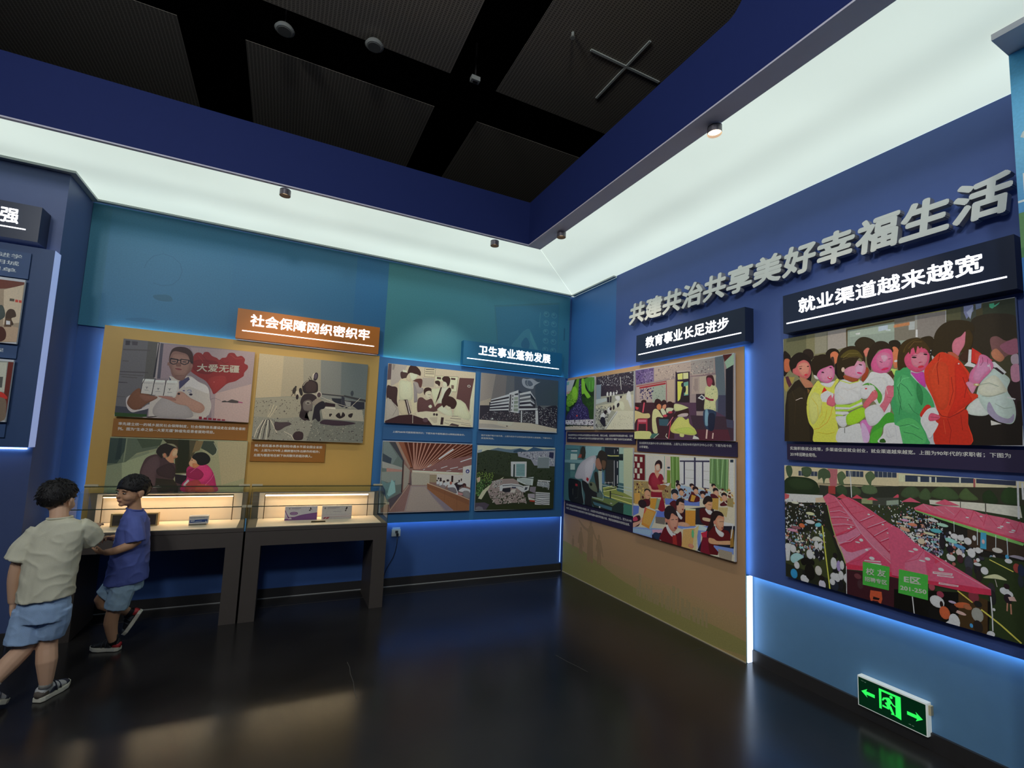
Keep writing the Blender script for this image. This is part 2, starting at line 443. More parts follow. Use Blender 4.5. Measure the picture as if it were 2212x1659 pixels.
# dark ceiling above the well: mesh panels between black gaps
def mesh_material():
    m = bpy.data.materials.new('dark_expanded_metal_mesh'); m.use_nodes = True
    nt = m.node_tree; N = nt.nodes; L = nt.links; b = N['Principled BSDF']
    tc = N.new('ShaderNodeTexCoord'); mp = N.new('ShaderNodeMapping'); mp.inputs['Scale'].default_value = (1, 1.7, 1)
    L.new(tc.outputs['Object'], mp.inputs[0])
    vo = N.new('ShaderNodeTexVoronoi'); vo.feature = 'DISTANCE_TO_EDGE'; vo.inputs['Scale'].default_value = 34; vo.inputs['Randomness'].default_value = 0.12
    L.new(mp.outputs[0], vo.inputs['Vector'])
    r = N.new('ShaderNodeValToRGB'); r.color_ramp.elements[0].position = 0.05; r.color_ramp.elements[0].color = (0.5, 0.45, 0.36, 1)
    r.color_ramp.elements[1].position = 0.28; r.color_ramp.elements[1].color = (0.19, 0.165, 0.135, 1)
    L.new(vo.outputs['Distance'], r.inputs[0]); L.new(r.outputs[0], b.inputs['Base Color'])
    b.inputs['Roughness'].default_value = 0.7
    return m
meshm = mesh_material()
struct(bx('ceiling', black, (-4.2, 3.6, -2.6, 9.5, 5.4, 5.5)))
mc = thing('mesh_ceiling', 'dark brown expanded metal mesh ceiling panels above the well', 'ceiling grid', (0, 0, 4.8))
xs = [-4.9, -3.14, -2.67, -1.01, -0.53, 1.12, 1.56, 3.25, 3.7, 5.4]
ys = [-2.6, -0.55, -0.08, 1.62, 2.1, 3.8, 4.28, 5.95, 6.4, 8.6]
xs = [(-4.9, -3.14), (-2.67, -1.01), (-0.53, 1.11), (1.56, 3.25), (3.7, 5.2)]
ys = [(-0.5, 1.66), (2.12, 3.8), (4.28, 5.95), (6.42, 8.4)]
for ix, (a, b) in enumerate(xs):
    for iy, (c, d) in enumerate(ys):
        if iy == 0 and ix == 3: c, d = -0.5, 1.66
        if iy == 1 and ix in (2, 3): pass
        bx('mesh_panel', meshm, (a, b, c, d, 0, 0.003), mc)
# side walls of the void above the well, black
for i, d in enumerate(((-4.2, -4.15, -2.6, 9.5, CZ + 0.45, 5.4), (-4.2, 6, 9.4, 9.5, CZ + 0.45, 5.4), (5.9, 6.0, -2.6, 9.5, CZ + 0.45, 5.4))):
    bx('void_wall', black, d, mc, loc=(0, 0, -4.8))
bx('void_floor', black, (2.15, 6, -2.6, 9.5, CZ + 0.06, CZ + 0.08), mc, loc=(0, 0, -4.8))
bx('void_floor', black, (-4.2, 2.15, 3.9, 9.5, CZ + 0.06, CZ + 0.08), mc, loc=(0, 0, -4.8))
# crossing light glimpsed through the mesh, drawn as pale strut bars
cr = mat('pale_strut_gleam', 'e8f0e8', 0.6)
st = tag(obj('strut_gleam', (lambda b: (box(b, 2.06, 2.8, 2.985, 3.005, 4.792, 4.8), box(b, 2.42, 2.44, 2.7, 2.984, 4.792, 4.8), box(b, 2.42, 2.44, 3.006, 3.42, 4.792, 4.8), b)[-1])(nb()), cr), 'pale cross drawn for light on struts, showing through the dark mesh ceiling', 'strut')

# round ceiling speakers and the small box hung in the gap
whiteplastic = mat('off_white_plastic', 'b9bdb6', 0.4, var=0.03)
def speaker(x, y, label):
    t = thing('ceiling_speaker', label, 'speaker', (x, y, 4.74))
    bm = nb(); tube(bm, [(0, 0, 0.02), (0, 0, 0.0), (0, 0, -0.012)], [0.062, 0.075, 0.06], 24); obj('speaker_rim', bm, whiteplastic, t, smooth=False)
    bm = nb(); tube(bm, [(0, 0, -0.012), (0, 0, -0.018)], 0.05, 20); obj('speaker_grille', bm, mat('grey_grille', '6d6f6c', 0.7, bump=0.5, bscale=400), t)
    bm = nb(); tube(bm, [(0, 0, 0.02), (0, 0, 0.3)], 0.006, 6); obj('hanger_rod', bm, skirt_m, t)
speaker(-0.23, 3.94, 'round pale ceiling speaker inside the black gap, left one')
speaker(0.44, 3.75, 'round pale ceiling speaker touching the mesh panel edge, right one')
t = thing('motion_sensor', 'small pale box sensor in the gap where the black strips cross', 'sensor', (1.31, 3.69, 4.74))
bx('sensor_body', whiteplastic, (-0.04, 0.04, -0.025, 0.025, -0.02, 0.02), t, bevel=0.004); bx('sensor_lens', skirt_m, (-0.02, 0.02, -0.012, 0.012, -0.026, -0.02), t)
bx('sensor_bracket', skirt_m, (-0.006, 0.006, -0.006, 0.006, 0.02, 0.35), t)
t = thing('sprinkler_head', 'tiny white sprinkler head under the mesh near the strut cross', 'sprinkler', (1.84, 2.93, 4.78))
bm = nb(); tube(bm, [(0, 0, 0.02), (0, 0, -0.012)], 0.012, 10); obj('sprinkler_body', bm, whiteplastic, t); bm = nb(); tube(bm, [(0, 0, -0.024), (0, 0, -0.027)], 0.02, 12); obj('deflector', bm, whiteplastic, t)
bm = nb(); tube(bm, [(0, 0, -0.012), (0, 0, -0.024)], 0.004, 6); obj('frame_arm', bm, whiteplastic, t)

# column with the sky mural at the far right
pcol = struct(thing('pillar_right', 'column with a sky and city mural at the right edge', 'pillar', (2.864, -0.6, 0)))
bx('pillar_body', mat('pillar_blue_paint', '2f62a8', 0.5), (0.004, 0.39, 0.0, 1.43, 0, CZ - 0.03), pcol)
bx('pillar_cap', soffit_m, (-0.167, 0.39, -0.1, 1.432, CZ - 0.03, CZ - 0.001), pcol)
P = Print(1430, 3400, 2.2)
P.rect(0, 0, 1430, 3400, '2c5c92')
P.poly([(0, 2900), (1430, 2900), (1430, 3400), (0, 3400)], ['5d93b4', '5d93b4', '3d86b0', '3d86b0'])
P.poly([(0, 2500), (1430, 2500), (1430, 2920), (0, 2920)], ['2f6698', '2f6698', '5d93b4', '5d93b4'])
P.data('~a9c0c8 20 2990 120 3060 260 3040 300 2960 160 2930;~9fb9c6 400 3120 600 3180 700 3100 500 3060;')
for k in range(12):
    P.rect(20 + k * 60, 2700, 45 + k * 60, 2820, 'b9c6c0')
P.rect(0, 2690, 1430, 2700, 'a8c0d0')
P.data('~4c7048 -40 2620 80 2640 300 2600 700 2650 1500 2600 1500 2440 600 2430 -40 2450;#3c6440 -10 2480 200 2540 500 2500 1440 2520 1440 2440 -10 2440;')
o = P.build(pcol, 'mural_print'); o.rotation_euler = (0, 0, -PI / 2); o.location = (0.0, 1.43, 0)

# ceiling downlights (each lamp's spot light inside it)
dl_m = mat('grey_downlight_housing', '6e6a70', 0.4, 0.4)
def downlight(x, y, tx, ty, tz, label, lit, power, col=(1, 0.86, 0.68), cone=58):
    t = thing('surface_downlight', label, 'downlight', (x, y, CZ - 0.006))
    bm = nb(); tube(bm, [(0, 0, 0), (0, 0, -0.012), (0, 0, -0.05)], [0.034, 0.04, 0.04], 20, caps=False); obj('housing', bm, dl_m, t, smooth=False)
    bm = nb(); tube(bm, [(0, 0, -0.002), (0, 0, -0.006)], 0.04, 20); obj('mounting_plate', bm, soffit_m, t)
    d = Vector((tx - x, ty - y, tz - CZ)).normalized()
    lm = mat('warm_lamp_lens_' + ('bright' if lit else 'dim'), 'ffe0b0', 0.4, emit=(1.0, 0.72, 0.42), estr=(6.0 if lit else 0.6))
    bm = nb(); tube(bm, [(0, 0, -0.03 if lit else -0.015), (0, 0, -0.034 if lit else -0.019)], 0.038, 20); obj('lens', bm, lm, t)
    l = bpy.data.lights.new('spot', 'SPOT'); l.energy = power; l.color = col; l.spot_size = R(cone); l.spot_blend = 0.8; l.shadow_soft_size = 0.03
    o = bpy.data.objects.new('spot', l); COL.objects.link(o); o.parent = t; o.location = (0, 0, -0.06)
    o.rotation_euler = d.to_track_quat('-Z', 'Y').to_euler()
downlight(-0.12, 3.93, 0.0, 5.0, 1.95, 'small grey downlight over the yellow board, on the back soffit', False, SPOT_W * 1.1, cone=48)
downlight(1.679, 3.94, 1.45, 5.0, 2.15, 'small grey downlight on the back soffit near the inner corner', False, SPOT_W, col=(1, 0.95, 0.85), cone=52)
downlight(2.135, 1.826, 3.2, 1.75, 1.7, 'small downlight with glowing warm lens over the big photo wall', True, SPOT_W * 0.9, cone=70)
downlight(2.118, 3.46, 3.2, 3.5, 2.1, 'small grey downlight on the right soffit near the inner corner', False, SPOT_W * 1.1, cone=66)
# further lamps of the same run, outside the picture, that light the walls and the floor
downlight(-2.2, 3.93, -2.2, 4.5, 1.6, 'small grey downlight over the left pier, outside the picture', False, SPOT_W * 0.35)
downlight(2.118, 0.2, 3.2, 0.4, 1.7, 'small grey downlight over the mural column, outside the picture', False, SPOT_W * 0.5)

# fill lights added unseen behind the viewer, shaped as round pendants
def pendant(x, y, z, tx, ty, tz, power, label, col=(0.93, 0.97, 1.0)):
    t = thing('fill_pendant', label, 'fill lamp', (x, y, z), group='unseen fill pendants added behind the viewer')
    bm = nb(); tube(bm, [(0, 0, 0.14), (0, 0, 0.12), (0, 0, 0.0)], [0.05, 0.2, 0.3], 24, caps=False); obj('lamp_shade', bm, greytrim, t)
    bm = nb(); tube(bm, [(0, 0, 0.12), (0, 0, 5.39 - z)], 0.008, 6); obj('hanging_rod', bm, skirt_m, t)
    l = bpy.data.lights.new('lamp', 'AREA'); l.shape = 'DISK'; l.size = 0.55; l.energy = power; l.color = col
    o = bpy.data.objects.new('lamp', l); COL.objects.link(o); o.parent = t; o.location = (0, 0, -0.01)
    o.rotation_euler = Vector((tx - x, ty - y, tz - z)).to_track_quat('-Z', 'Y').to_euler()
pendant(-0.6, -1.2, 4.3, 0.3, 5.0, 1.8, FILL_W, 'added fill pendant, unseen behind the viewer, nearest to the back wall side')
pendant(-2.2, 0.3, 4.3, 3.2, 2.6, 1.8, FILL_W, 'added fill pendant, unseen behind the viewer, over the left part of the hall')
pendant(-3.0, -1.0, 4.3, 0.8, 5.0, 3.6, FILL_W * 0.6, 'added fill pendant, unseen behind the viewer, in the far left corner of the hall')
# ================================================================ boards, pictures, signs
# local frame of everything hung on a wall: x along the wall (left to right as seen), z up, front faces local -y
BACK = 0.0; RIGHT = -PI / 2
bright_white = mat('lit_white_acrylic', 'ffffff', 0.4, emit=(1.0, 1.0, 1.0), estr=2.6)
edge_white = mat('white_board_edge', 'dfe3e8', 0.5)
led_m = mat('blue_white_led_strip', 'dfe8ff', 0.4, emit=(0.42, 0.72, 1.0), estr=LED_GLOW)

def place(side, u, plane, z):  # boards stay a hair off the plane behind them
    """world location for a board whose left end is u (x on the back wall, y on the right wall)"""
    return (u, plane, z) if side == BACK else (plane, u, z)
def board(name, label, cat, side, u, plane, z, w, h, t, m, edge=None, bevel=0.0015, group=None, sheet=0.008, spacers=True):
    """a thin sheet on spacer blocks, its front face t proud of the wall plane (local y=-t)"""
    T = thing(name, label, cat, place(side, u, plane, z), side, group)
    if edge:
        bm = nb(); box(bm, 0, w, -t, -t + sheet, 0, h); bm.faces.ensure_lookup_table()
        for f in bm.faces:
            f.material_index = 0 if f.normal.y < -0.5 or f.calc_center_median().y < -t + 1e-5 else 1
        obj('panel', bm, [m, edge], T)
    else:
        bx('panel', m, (0, w, -t, -t + sheet, 0, h), T, bevel=bevel)
    if spacers:
        for k in range(2): bx('spacer', edge_white, (w * (0.15 + 0.6 * k), w * (0.15 + 0.6 * k) + 0.06, -t + sheet, -0.0015, h * 0.12, h * 0.88), T)
    return T
def picture(label, side, u, plane, z, w, h, pr, t=0.018, group=None, stand=0.012, cat='photograph'):
    """mounted photo board: foam board with white edges, stand-off blocks and the print"""
    T = thing('photo_board', label, cat, place(side, u, plane, z), side, group)
    bx('foam_board', edge_white, (0, w, -t - stand, -stand, 0, h), T)
    for q in (0.1, 0.75): bx('spacer', edge_white, (w * q, w * (q + 0.15), -stand, -0.0015, h * 0.2, h * 0.8), T)
    if pr: pr.build(T, 'print', -t - stand - 0.0003)
    return T
cap_ink = mat('pale_caption_ink', 'fbf9f0', 0.6)
cap_ink_dim = mat('dim_caption_ink', 'dfe8ec', 0.6)
def caption(label, side, u, plane, z, w, h, m, lines, lh, tx, top, ink, widths, t=0.008, stand=0.006, gap=1.55, bold=0.015):
    T = thing('caption_plate', label, 'caption', place(side, u, plane, z), side)
    bx('plate', m, (0, w, -t - stand, -stand, 0, h), T, bevel=0.001)
    for q in (0.1, 0.8): bx('spacer', m, (w * q, w * (q + 0.1), -stand, -0.0015, h * 0.3, h * 0.7), T)
    z1 = h - top
    for s, wd in zip(lines, widths):
        lettering(s, ink, T, tx, tx + wd, z1 - lh, z1, -t - stand - 0.0006, bold=bold)
        z1 -= lh * gap
    return T
def sign(label, side, u, plane, z, w, h, t, m, text, tx0, tx1, tz0, tz1, ux0, ux1, uz, bold=0.02, us=0.008, edge=None):
    T = thing('lightbox_sign', label, 'sign', place(side, u, plane, z), side)
    bx('sign_box', m, (0, w, -t, 0, 0, h), T, bevel=0.0025)
    lettering(text, bright_white, T, tx0, tx1, tz0, tz1, -t - 0.0015, bold=bold)
    bx('underline', bright_white, (ux0, ux1, -t - 0.002, -t + 0.001, uz - us / 2, uz + us / 2), T)
    return T

# ---- back wall -------------------------------------------------
teal = mat('teal_printed_panel', '3f8ea8', 0.42, var=0.05, scale=3)
T = board('upper_fascia_panel', 'long teal and blue printed panel across the top of the back wall', 'wall panel', BACK, -1.588, 4.999, 2.355, 4.8, CZ - 0.02 - 2.355, 0.022, teal)
fw, fh = 4800, 1045
P = Print(fw, fh, 1.0); P.flat = True
P.poly([(0, 0), (130, 0), (130, fh), (0, fh)], ['478ca6', '4384a2', '447f97', '49869c'])
P.poly([(130, 0), (1060, 0), (1060, fh), (130, fh)], ['4385ac', '3b7da4', '3e7da1', '44819e'])
P.poly([(1060, 0), (2163, 0), (2163, fh), (1060, fh)], ['3779a3', '36719c', '407da1', '3e7da2'])
P.poly([(2163, 0), (2490, 0), (2490, fh), (2163, fh)], ['2f6d9b', '2e6997', '3779a7', '3779a7'])
P.poly([(2490, 0), (fw, 0), (fw, fh), (2490, fh)], ['488a92', '397c96', '43849e', '4c8e96'])
# faint printed motifs: a swirl of rings on the left, medicine blister packs on the right
P.data('|3b7699 7 395 560 410 620 450 680 520 715 590 700 650 650 670 580 655 510 610 450 540 425 470 440;~37728f 480 330 590 350 620 300 520 290;~38759a 300 90 420 120 540 105 440 80;')
P.data('#437d8f 3740 780 4640 960 4640 60 3830 60;#3e7d9a 3755 760 4632 934 4632 75 3845 75;')
P.data('~4b8ca3 3990 330 4060 420 4140 520 4220 560 4270 470 4330 370 4380 260 4300 230 4200 250 4100 230 4010 260;~3c7596 4120 380 4180 450 4230 380 4210 300 4130 320;~5398a8 4240 520 4290 430 4340 330 4300 330 4240 430;')
for r in range(6):
    for c in range(2):
        P.data('@5090a6 %d %d 42 38;@427d9a %d %d 30 27;@5698aa %d %d 16 12' % (4455 + c * 112, 780 - r * 112, 4455 + c * 112, 780 - r * 112, 4447 + c * 112, 790 - r * 112))
P.data('|5494a8 8 4370 790 4362 700 4366 600;|5494a8 8 4590 200 4590 120 4560 110;#356983 4715 640 4735 640 4735 480 4715 480;')
P.build(T, 'print', -0.0223)

yellow = mat('ochre_yellow_board', 'd4ab5c', 0.5, var=0.03)
T = board('display_board', 'ochre yellow backing board behind the display cases', 'display board', BACK, -1.402, 4.999, 0.655, 2.263, 1.715, 0.055, yellow)
bluebd = mat('blue_display_board', '3e7ab4', 0.5, var=0.04, scale=3)
T = board('display_board', 'blue backing board with four photos left of the corner', 'display board', BACK, 0.865, 4.999, 0.652, 2.292, 1.712, 0.052, bluebd, edge=mat('lit_board_edge', '9cc8ea', 0.4))
dk = mat('darker_blue_band', '38699c', 0.5)
bx('centre_band', mat('blue_centre_band', '4688c0', 0.5), (1.085, 1.135, -0.0526, -0.052, 0.0, 1.7), T)
# glowing seam and led strips behind the boards
def led(label, side, u, plane, z, w, h, t0, t1, m=None):
    o = bx('led_strip', m or led_m, (0, w, -t1, -t0, 0, h))
    o.location = place(side, u, plane, z); o.rotation_euler = (0, 0, side)
    return tag(o, label, 'led strip')
led('vertical led strip behind the left edge of the yellow board', BACK, -1.388, 4.999, 0.7, 0.008, 1.6, 0.034, 0.042)
led('led strip behind the top edge of the yellow board', BACK, -1.37, 4.999, 2.348, 2.2, 0.008, 0.034, 0.042)
led('led strip behind the top edge of the blue board', BACK, 0.89, 4.999, 2.344, 2.24, 0.008, 0.034, 0.042)
led('led strip behind the bottom edge of the blue board on the back wall', BACK, 0.9, 4.999, 0.664, 2.24, 0.008, 0.03, 0.04)
led('vertical led strip in the corner between the blue and tan boards', BACK, 3.178, 4.999, 0.1, 0.006, 2.2, 0.002, 0.008, mat('dim_blue_led_strip', 'b8c8f0', 0.4, emit=(0.3, 0.5, 1.0), estr=1.6))

orange = mat('orange_sign_face', 'c8741c', 0.45, var=0.04)
tealsign = mat('teal_sign_face', '1f6f98', 0.45, var=0.04)
darksign = mat('dark_navy_sign_face', '1e2a44', 0.35, var=0.05)
sign('orange lightbox sign with white lettering above the yellow board', BACK, -0.449, 4.975, 2.379, 1.286, 0.279, 0.08, orange,
     '社会保障网织密织牢', 0.108, 1.186, 0.127, 0.241, 0.049, 1.239, 0.075)
sign('teal lightbox sign with white lettering above the blue board', BACK, 1.766, 4.975, 2.372, 1.296, 0.277, 0.08, tealsign,
     '卫生事业蓬勃发展', 0.183, 1.13, 0.13, 0.245, 0.047, 1.254, 0.078)

# ---- right wall ------------------------------------------------
T = board('wall_panel', 'blue printed panel between the room corner and the indigo wall', 'wall panel', RIGHT, 4.99, 3.274, 0.0, 0.904, CZ - 0.02, 0.028, mat('corner_blue_panel', '3f78bc', 0.5, var=0.05, scale=2))
T = board('indigo_wall_panel', 'long indigo wall panel carrying the big grey letters', 'wall panel', RIGHT, 4.084, 3.274, 0.621, 5.4, CZ - 0.623, 0.036, indigo, edge=mat('pale_blue_edge', '8fb4e8', 0.5))
struct_m = mat('tan_display_board', 'cfa67c', 0.5, var=0.03, scale=3)
T = board('display_board', 'tan backing board standing on the floor right of the corner', 'display board', RIGHT, 4.955, 3.235, 0.0, 2.499, 2.356, 0.04, struct_m, edge=mat('greenish_acrylic_edge', '8fc4b4', 0.3))
P = Print(2499, 2356, 1.0); P.flat = True
P.poly([(0, 0), (2502, 0), (2502, 330), (0, 330)], ['b4a468', 'bca46c', 'cfaa7c', 'c6a67a'])
P.data('~aea464 -60 330 200 350 420 335 700 280 1000 215 1300 180 1700 150 2100 165 2560 140 2560 60 1200 -90 -60 -60;')
S = 'b8966e'
# a grown-up pointing with three children, cut-out silhouettes
P.data('@%s 560 664 24 30;~%s 535 640 510 600 440 612 330 668 325 655 420 585 500 560 505 470 500 380 505 250 555 250 560 330 570 250 612 250 610 380 605 470 610 560 640 520 690 480 695 492 650 545 615 600 590 640;' % (S, S))
P.data('@%s 372 570 18 24;~%s 352 540 330 500 318 440 322 400 345 400 345 300 372 300 378 370 385 300 410 300 408 420 425 380 436 390 415 470 395 540;' % (S, S))
P.data('@%s 712 548 19 25;~%s 690 520 672 470 660 420 668 380 690 400 688 270 715 262 722 350 735 262 760 262 752 400 785 350 795 360 770 450 738 520;' % (S, S))
P.data('@%s 215 455 11 14;~%s 204 435 190 390 205 330 228 330 240 400 226 435;' % (S, S))
random.seed(3)
x = 1320
while x < 2150:
    wv = random.randint(14, 34); hv = random.randint(70, 200) - abs(x - 1750) * 0.08
    P.rect(x, 120, x + wv, 150 + hv * (1.15 if 1330 < x < 1430 or 1700 < x < 1830 else 0.7), 'bca678'); x += wv + random.randint(-2, 26)
P.build(T, 'print', -0.0403)
bx('floor_bead', mat('pale_bead', 'c9bda0', 0.5), (0.0, 2.502, -0.046, -0.04, 0.0, 0.008), T)
# white led profile that shows at the open end of the tan board
lp = thing('led_profile', 'glowing white vertical light profile at the free end of the tan board', 'led strip', (3.208, 2.456, 0.002))
bx('diffuser', mat('white_led_diffuser', 'ffffff', 0.4, emit=(0.62, 0.76, 1.0), estr=2.2), (0.0, 0.055, -0.006, 0.0, 0, 0.616), lp)
bx('back_rail', edge_white, (0.0, 0.055, 0.0, 0.004, 0, 0.616), lp)
led('vertical led strip between the tan board and the indigo panel', RIGHT, 2.474, 3.235, 0.63, 0.008, 1.7, 0.023, 0.03)
led('led strip along the top of the tan board', RIGHT, 4.9, 3.235, 2.332, 2.42, 0.008, 0.023, 0.03)
led('led strip under the ledge of the indigo panel', RIGHT, 2.44, 3.274, 0.627, 4.6, 0.008, 0.018, 0.026)

sign('small dark navy lightbox sign with white lettering above the tan board', RIGHT, 3.63, 3.237, 2.381, 1.225, 0.268, 0.097, darksign,
     '教育事业长足进步', 0.135, 1.08, 0.12, 0.228, 0.034, 1.192, 0.07)
sign('large dark navy lightbox sign with white lettering above the crowd photo', RIGHT, 2.101, 3.237, 2.381, 1.17, 0.272, 0.097, darksign,
     '就业渠道越来越宽', 0.111, 1.056, 0.118, 0.225, 0.025, 1.137, 0.067)

# ---- big three-dimensional letters ------------------------------
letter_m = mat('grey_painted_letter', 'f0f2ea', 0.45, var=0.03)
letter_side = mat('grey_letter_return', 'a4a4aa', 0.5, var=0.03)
BIG = '共建共治共享美好幸福生活'
pin = ['leftmost', None, 'third from the left', None, 'fifth from the left']
u0, u1, lz0, lz1 = 3.767, 0.925, 2.785, 3.0
pitch = (u0 - u1) / 12
for i, ch in enumerate(BIG):
    me = text_mesh(ch, 0.036, 0.14)
    xs_ = [v.co.x for v in me.vertices]; ys_ = [v.co.y for v in me.vertices]
    ax, bx2, ay, by = min(xs_), max(xs_), min(ys_), max(ys_)
    W = pitch * 0.97; H = (lz1 - lz0)
    for v in me.vertices:
        X, Y, Z = v.co
        zz = (Y - ay) / (by - ay) * H
        v.co = ((X - ax) / (bx2 - ax) * W + 0.12 * (zz - H / 2), -0.03 - (Z + 0.14) / 0.28 * 0.048, zz)
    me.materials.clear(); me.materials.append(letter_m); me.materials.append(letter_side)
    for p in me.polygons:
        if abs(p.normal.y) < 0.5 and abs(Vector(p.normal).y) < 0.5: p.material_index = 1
    o = bpy.data.objects.new('wall_letter', me); COL.objects.link(o)
    T = thing('wall_letter', '', 'letter', (3.237, u0 - i * pitch, lz0), RIGHT, 'raised grey slogan characters on the indigo wall')
    o.parent = T; o.name = 'letter_body'
    for q in (.3, .65):
        bm = nb(); tube(bm, [(W * q, -0.002, H * .5), (W * q, -0.032, H * .5)], 0.004, 6); obj('standoff_pin', bm, greytrim, T)
    nth = ['first', 'second', 'third', 'fourth', 'fifth', 'sixth', 'seventh', 'eighth', 'ninth', 'tenth', 'eleventh', 'last'][i]
    T['label'] = 'raised grey character %s, %s of the slogan on the indigo wall' % (ch, nth)

# ---- left pier --------------------------------------------------
pier_bd = mat('slate_display_board', '35507c', 0.5, var=0.04)
T = board('display_board', 'slate blue board with lit edges on the left pier', 'display board', BACK, -3.2, 4.498, 1.36, 1.62, 1.42, 0.1, pier_bd, edge=mat('silver_glow_edge', 'c4d0f0', 0.4, emit=(0.35, 0.48, 0.95), estr=0.4), sheet=0.1, spacers=False)  # edge emission stands in for light along the board's sides
led('led strip behind the bottom edge of the slate board on the left pier', BACK, -3.15, 4.498, 1.344, 1.53, 0.008, 0.002, 0.012)
sign('dark navy lightbox sign cut off at the left edge, on the pier', BACK, -3.0, 4.498, 2.809, 1.333, 0.257, 0.14, darksign,
     '文明程度显著增强', 0.39, 1.22, 0.105, 0.217, 0.2, 1.262, 0.076)
C = caption('slate caption plate with three lines at the top of the pier board', BACK, -2.9, 4.398, 2.54, 1.2, 0.188, mat('slate_caption', '3a5886', 0.5), ['深入开展文明创建活动，进机关、进学', '校、进社区，连续荣获全国文明城', '市称号，涌现一批全国文明单'], 0.032, 0.1, 0.022, cap_ink_dim, [1.055, 1.045, 1.035], gap=1.6)
# ================================================================ glass display cases
case_m = mat('dark_bronze_case_metal', '5a524c', 0.5, 0.2, var=0.06, bump=0.01, bscale=200)
cream = mat('cream_case_lining', 'f2dec4', 0.6, var=0.03)
greyline = mat('grey_case_margin', '6b665c', 0.6)
clamp_m = mat('ivory_glass_clamp', 'd9cfae', 0.35, 0.2)
glass = glass_mat()
gedge = mat('dark_glass_edge', '3a4438', 0.2)
rod_m = mat('brown_brass_rod', '6a563c', 0.35, 0.6)
warm_led = mat('warm_led_bar', 'fff0d0', 0.4, emit=(1.0, 0.72, 0.42), estr=CASE_LED)
Y1 = 4.902
def display_case(label, x0, x1, lit_front):
    t = thing('display_case', label, 'display case', (x0, 4.43, 0))
    w = x1 - x0; d = Y1 - 4.43
    for a in (0.0, w - 0.118): bx('leg', case_m, (a, a + 0.118, 0.0, d, 0.0, 0.6), t, bevel=0.002)
    bx('apron', case_m, (0, w, 0.0, d, 0.6, 0.715), t, bevel=0.002)
    bx('case_rim', case_m, (-0.001, w + 0.001, -0.002, d, 0.718, 0.744), t, bevel=0.002)
    bx('deck_margin', greyline, (0.006, w - 0.006, 0.008, d - 0.006, 0.744, 0.748), t)
    bx('deck', cream, (0.07, w - 0.055, 0.012, d - 0.05, 0.748, 0.752), t)
    bx('back_panel', greyline, (0.01, w - 0.01, d - 0.022, d - 0.006, 0.748, 0.985), t)
    bx('backboard', cream, (0.065, w - 0.055, d - 0.04, d - 0.023, 0.752, 0.978), t, bevel=0.001)
    # light bar on two thin rods
    lb = bx('light_bar', rod_m, (0.11, w - 0.12, d - 0.088, d - 0.066, 0.962, 0.974), t)
    bx('led_tube', warm_led, (0.115, w - 0.125, d - 0.1 if lit_front else d - 0.086, d - 0.0885 if lit_front else d - 0.068, 0.956, 0.968 if lit_front else 0.9618), lb)
    l = bpy.data.lights.new('deck_fill_lamp', 'AREA'); l.shape = 'RECTANGLE'; l.size = w - 0.24; l.size_y = 0.012; l.energy = 1.3; l.color = (1.0, 0.74, 0.46)  # extra area lamp added under the bar to brighten the deck
    o = bpy.data.objects.new('deck_fill_lamp', l); COL.objects.link(o); o.parent = t; o.location = (w / 2, d - 0.093, 0.954); o.rotation_euler = (R(-32), 0, 0)
    for a in (0.112, w - 0.122):
        bm = nb(); tube(bm, [(a, d - 0.078, 0.752), (a, d - 0.078, 0.962)], 0.0035, 8); obj('rod', bm, rod_m, t)
    # glass hood: upright front pane, sloping top pane, two shaped end panes, back pane
    G = 0.006; zf = 0.918; zr = 1.042; yr = d - 0.125
    bx('glass_pane', glass, (0, w, 0.0, G, 0.746, zf), t)
    bm = nb(); prism(bm, [(0.0, zf), (yr, zr), (yr, zr + G), (0.0, zf + G)], 0, w, 'x'); obj('glass_pane', bm, glass, t)
    bx('glass_pane', glass, (0, w, yr + 0.001, d - 0.002, zr, zr + G), t)
    bx('glass_pane', glass, (0, w, d - 0.006, d - 0.001, 0.99, zr), t)
    for a in (0.0, w - G):
        bm = nb(); prism(bm, [(G, 0.747), (d - 0.007, 0.747), (d - 0.007, zr - 0.001), (yr, zr - 0.001), (G, zf)], a, a + G, 'x'); obj('glass_pane', bm, glass, t)
    # polished dark edges of the sheets
    bx('glass_edge', gedge, (0.0, w, -0.001, 0.004, zf - 0.002, zf + 0.005), t)
    bx('glass_edge', gedge, (0.0, w, yr - 0.004, yr + 0.004, zr + 0.003, zr + G + 0.004), t)
    for a in (0.0, w - 0.003):
        bx('glass_edge', gedge, (a, a + 0.003, -0.0005, 0.0035, 0.747, zf), t)
    for a in (0.0, w - 0.085):
        bx('glass_clamp', clamp_m, (a, a + 0.085, yr - 0.008, yr + 0.014, zr + G + 0.004, zr + G + 0.018), t, bevel=0.003)
    for a in (-0.004, w - 0.028):
        bx('glass_clamp', clamp_m, (a, a + 0.032, -0.006, 0.01, zf - 0.004, zf + 0.014), t, bevel=0.003)
    return t
display_case('left glass display case holding a dark framed plate and small blue box', -1.357, -0.214, False)
display_case('right glass display case with two cartons under a bright light bar', -0.199, 0.944, True)
# a pale blue price-tag sliver stands between the two cases
o = bx('acrylic_sliver', mat('light_blue_acrylic', '6ab0e4', 0.3), (-0.211, -0.203, 4.44, 4.47, 0.72, 0.82)); tag(o, 'thin light blue strip wedged between the two display cases', 'strip')

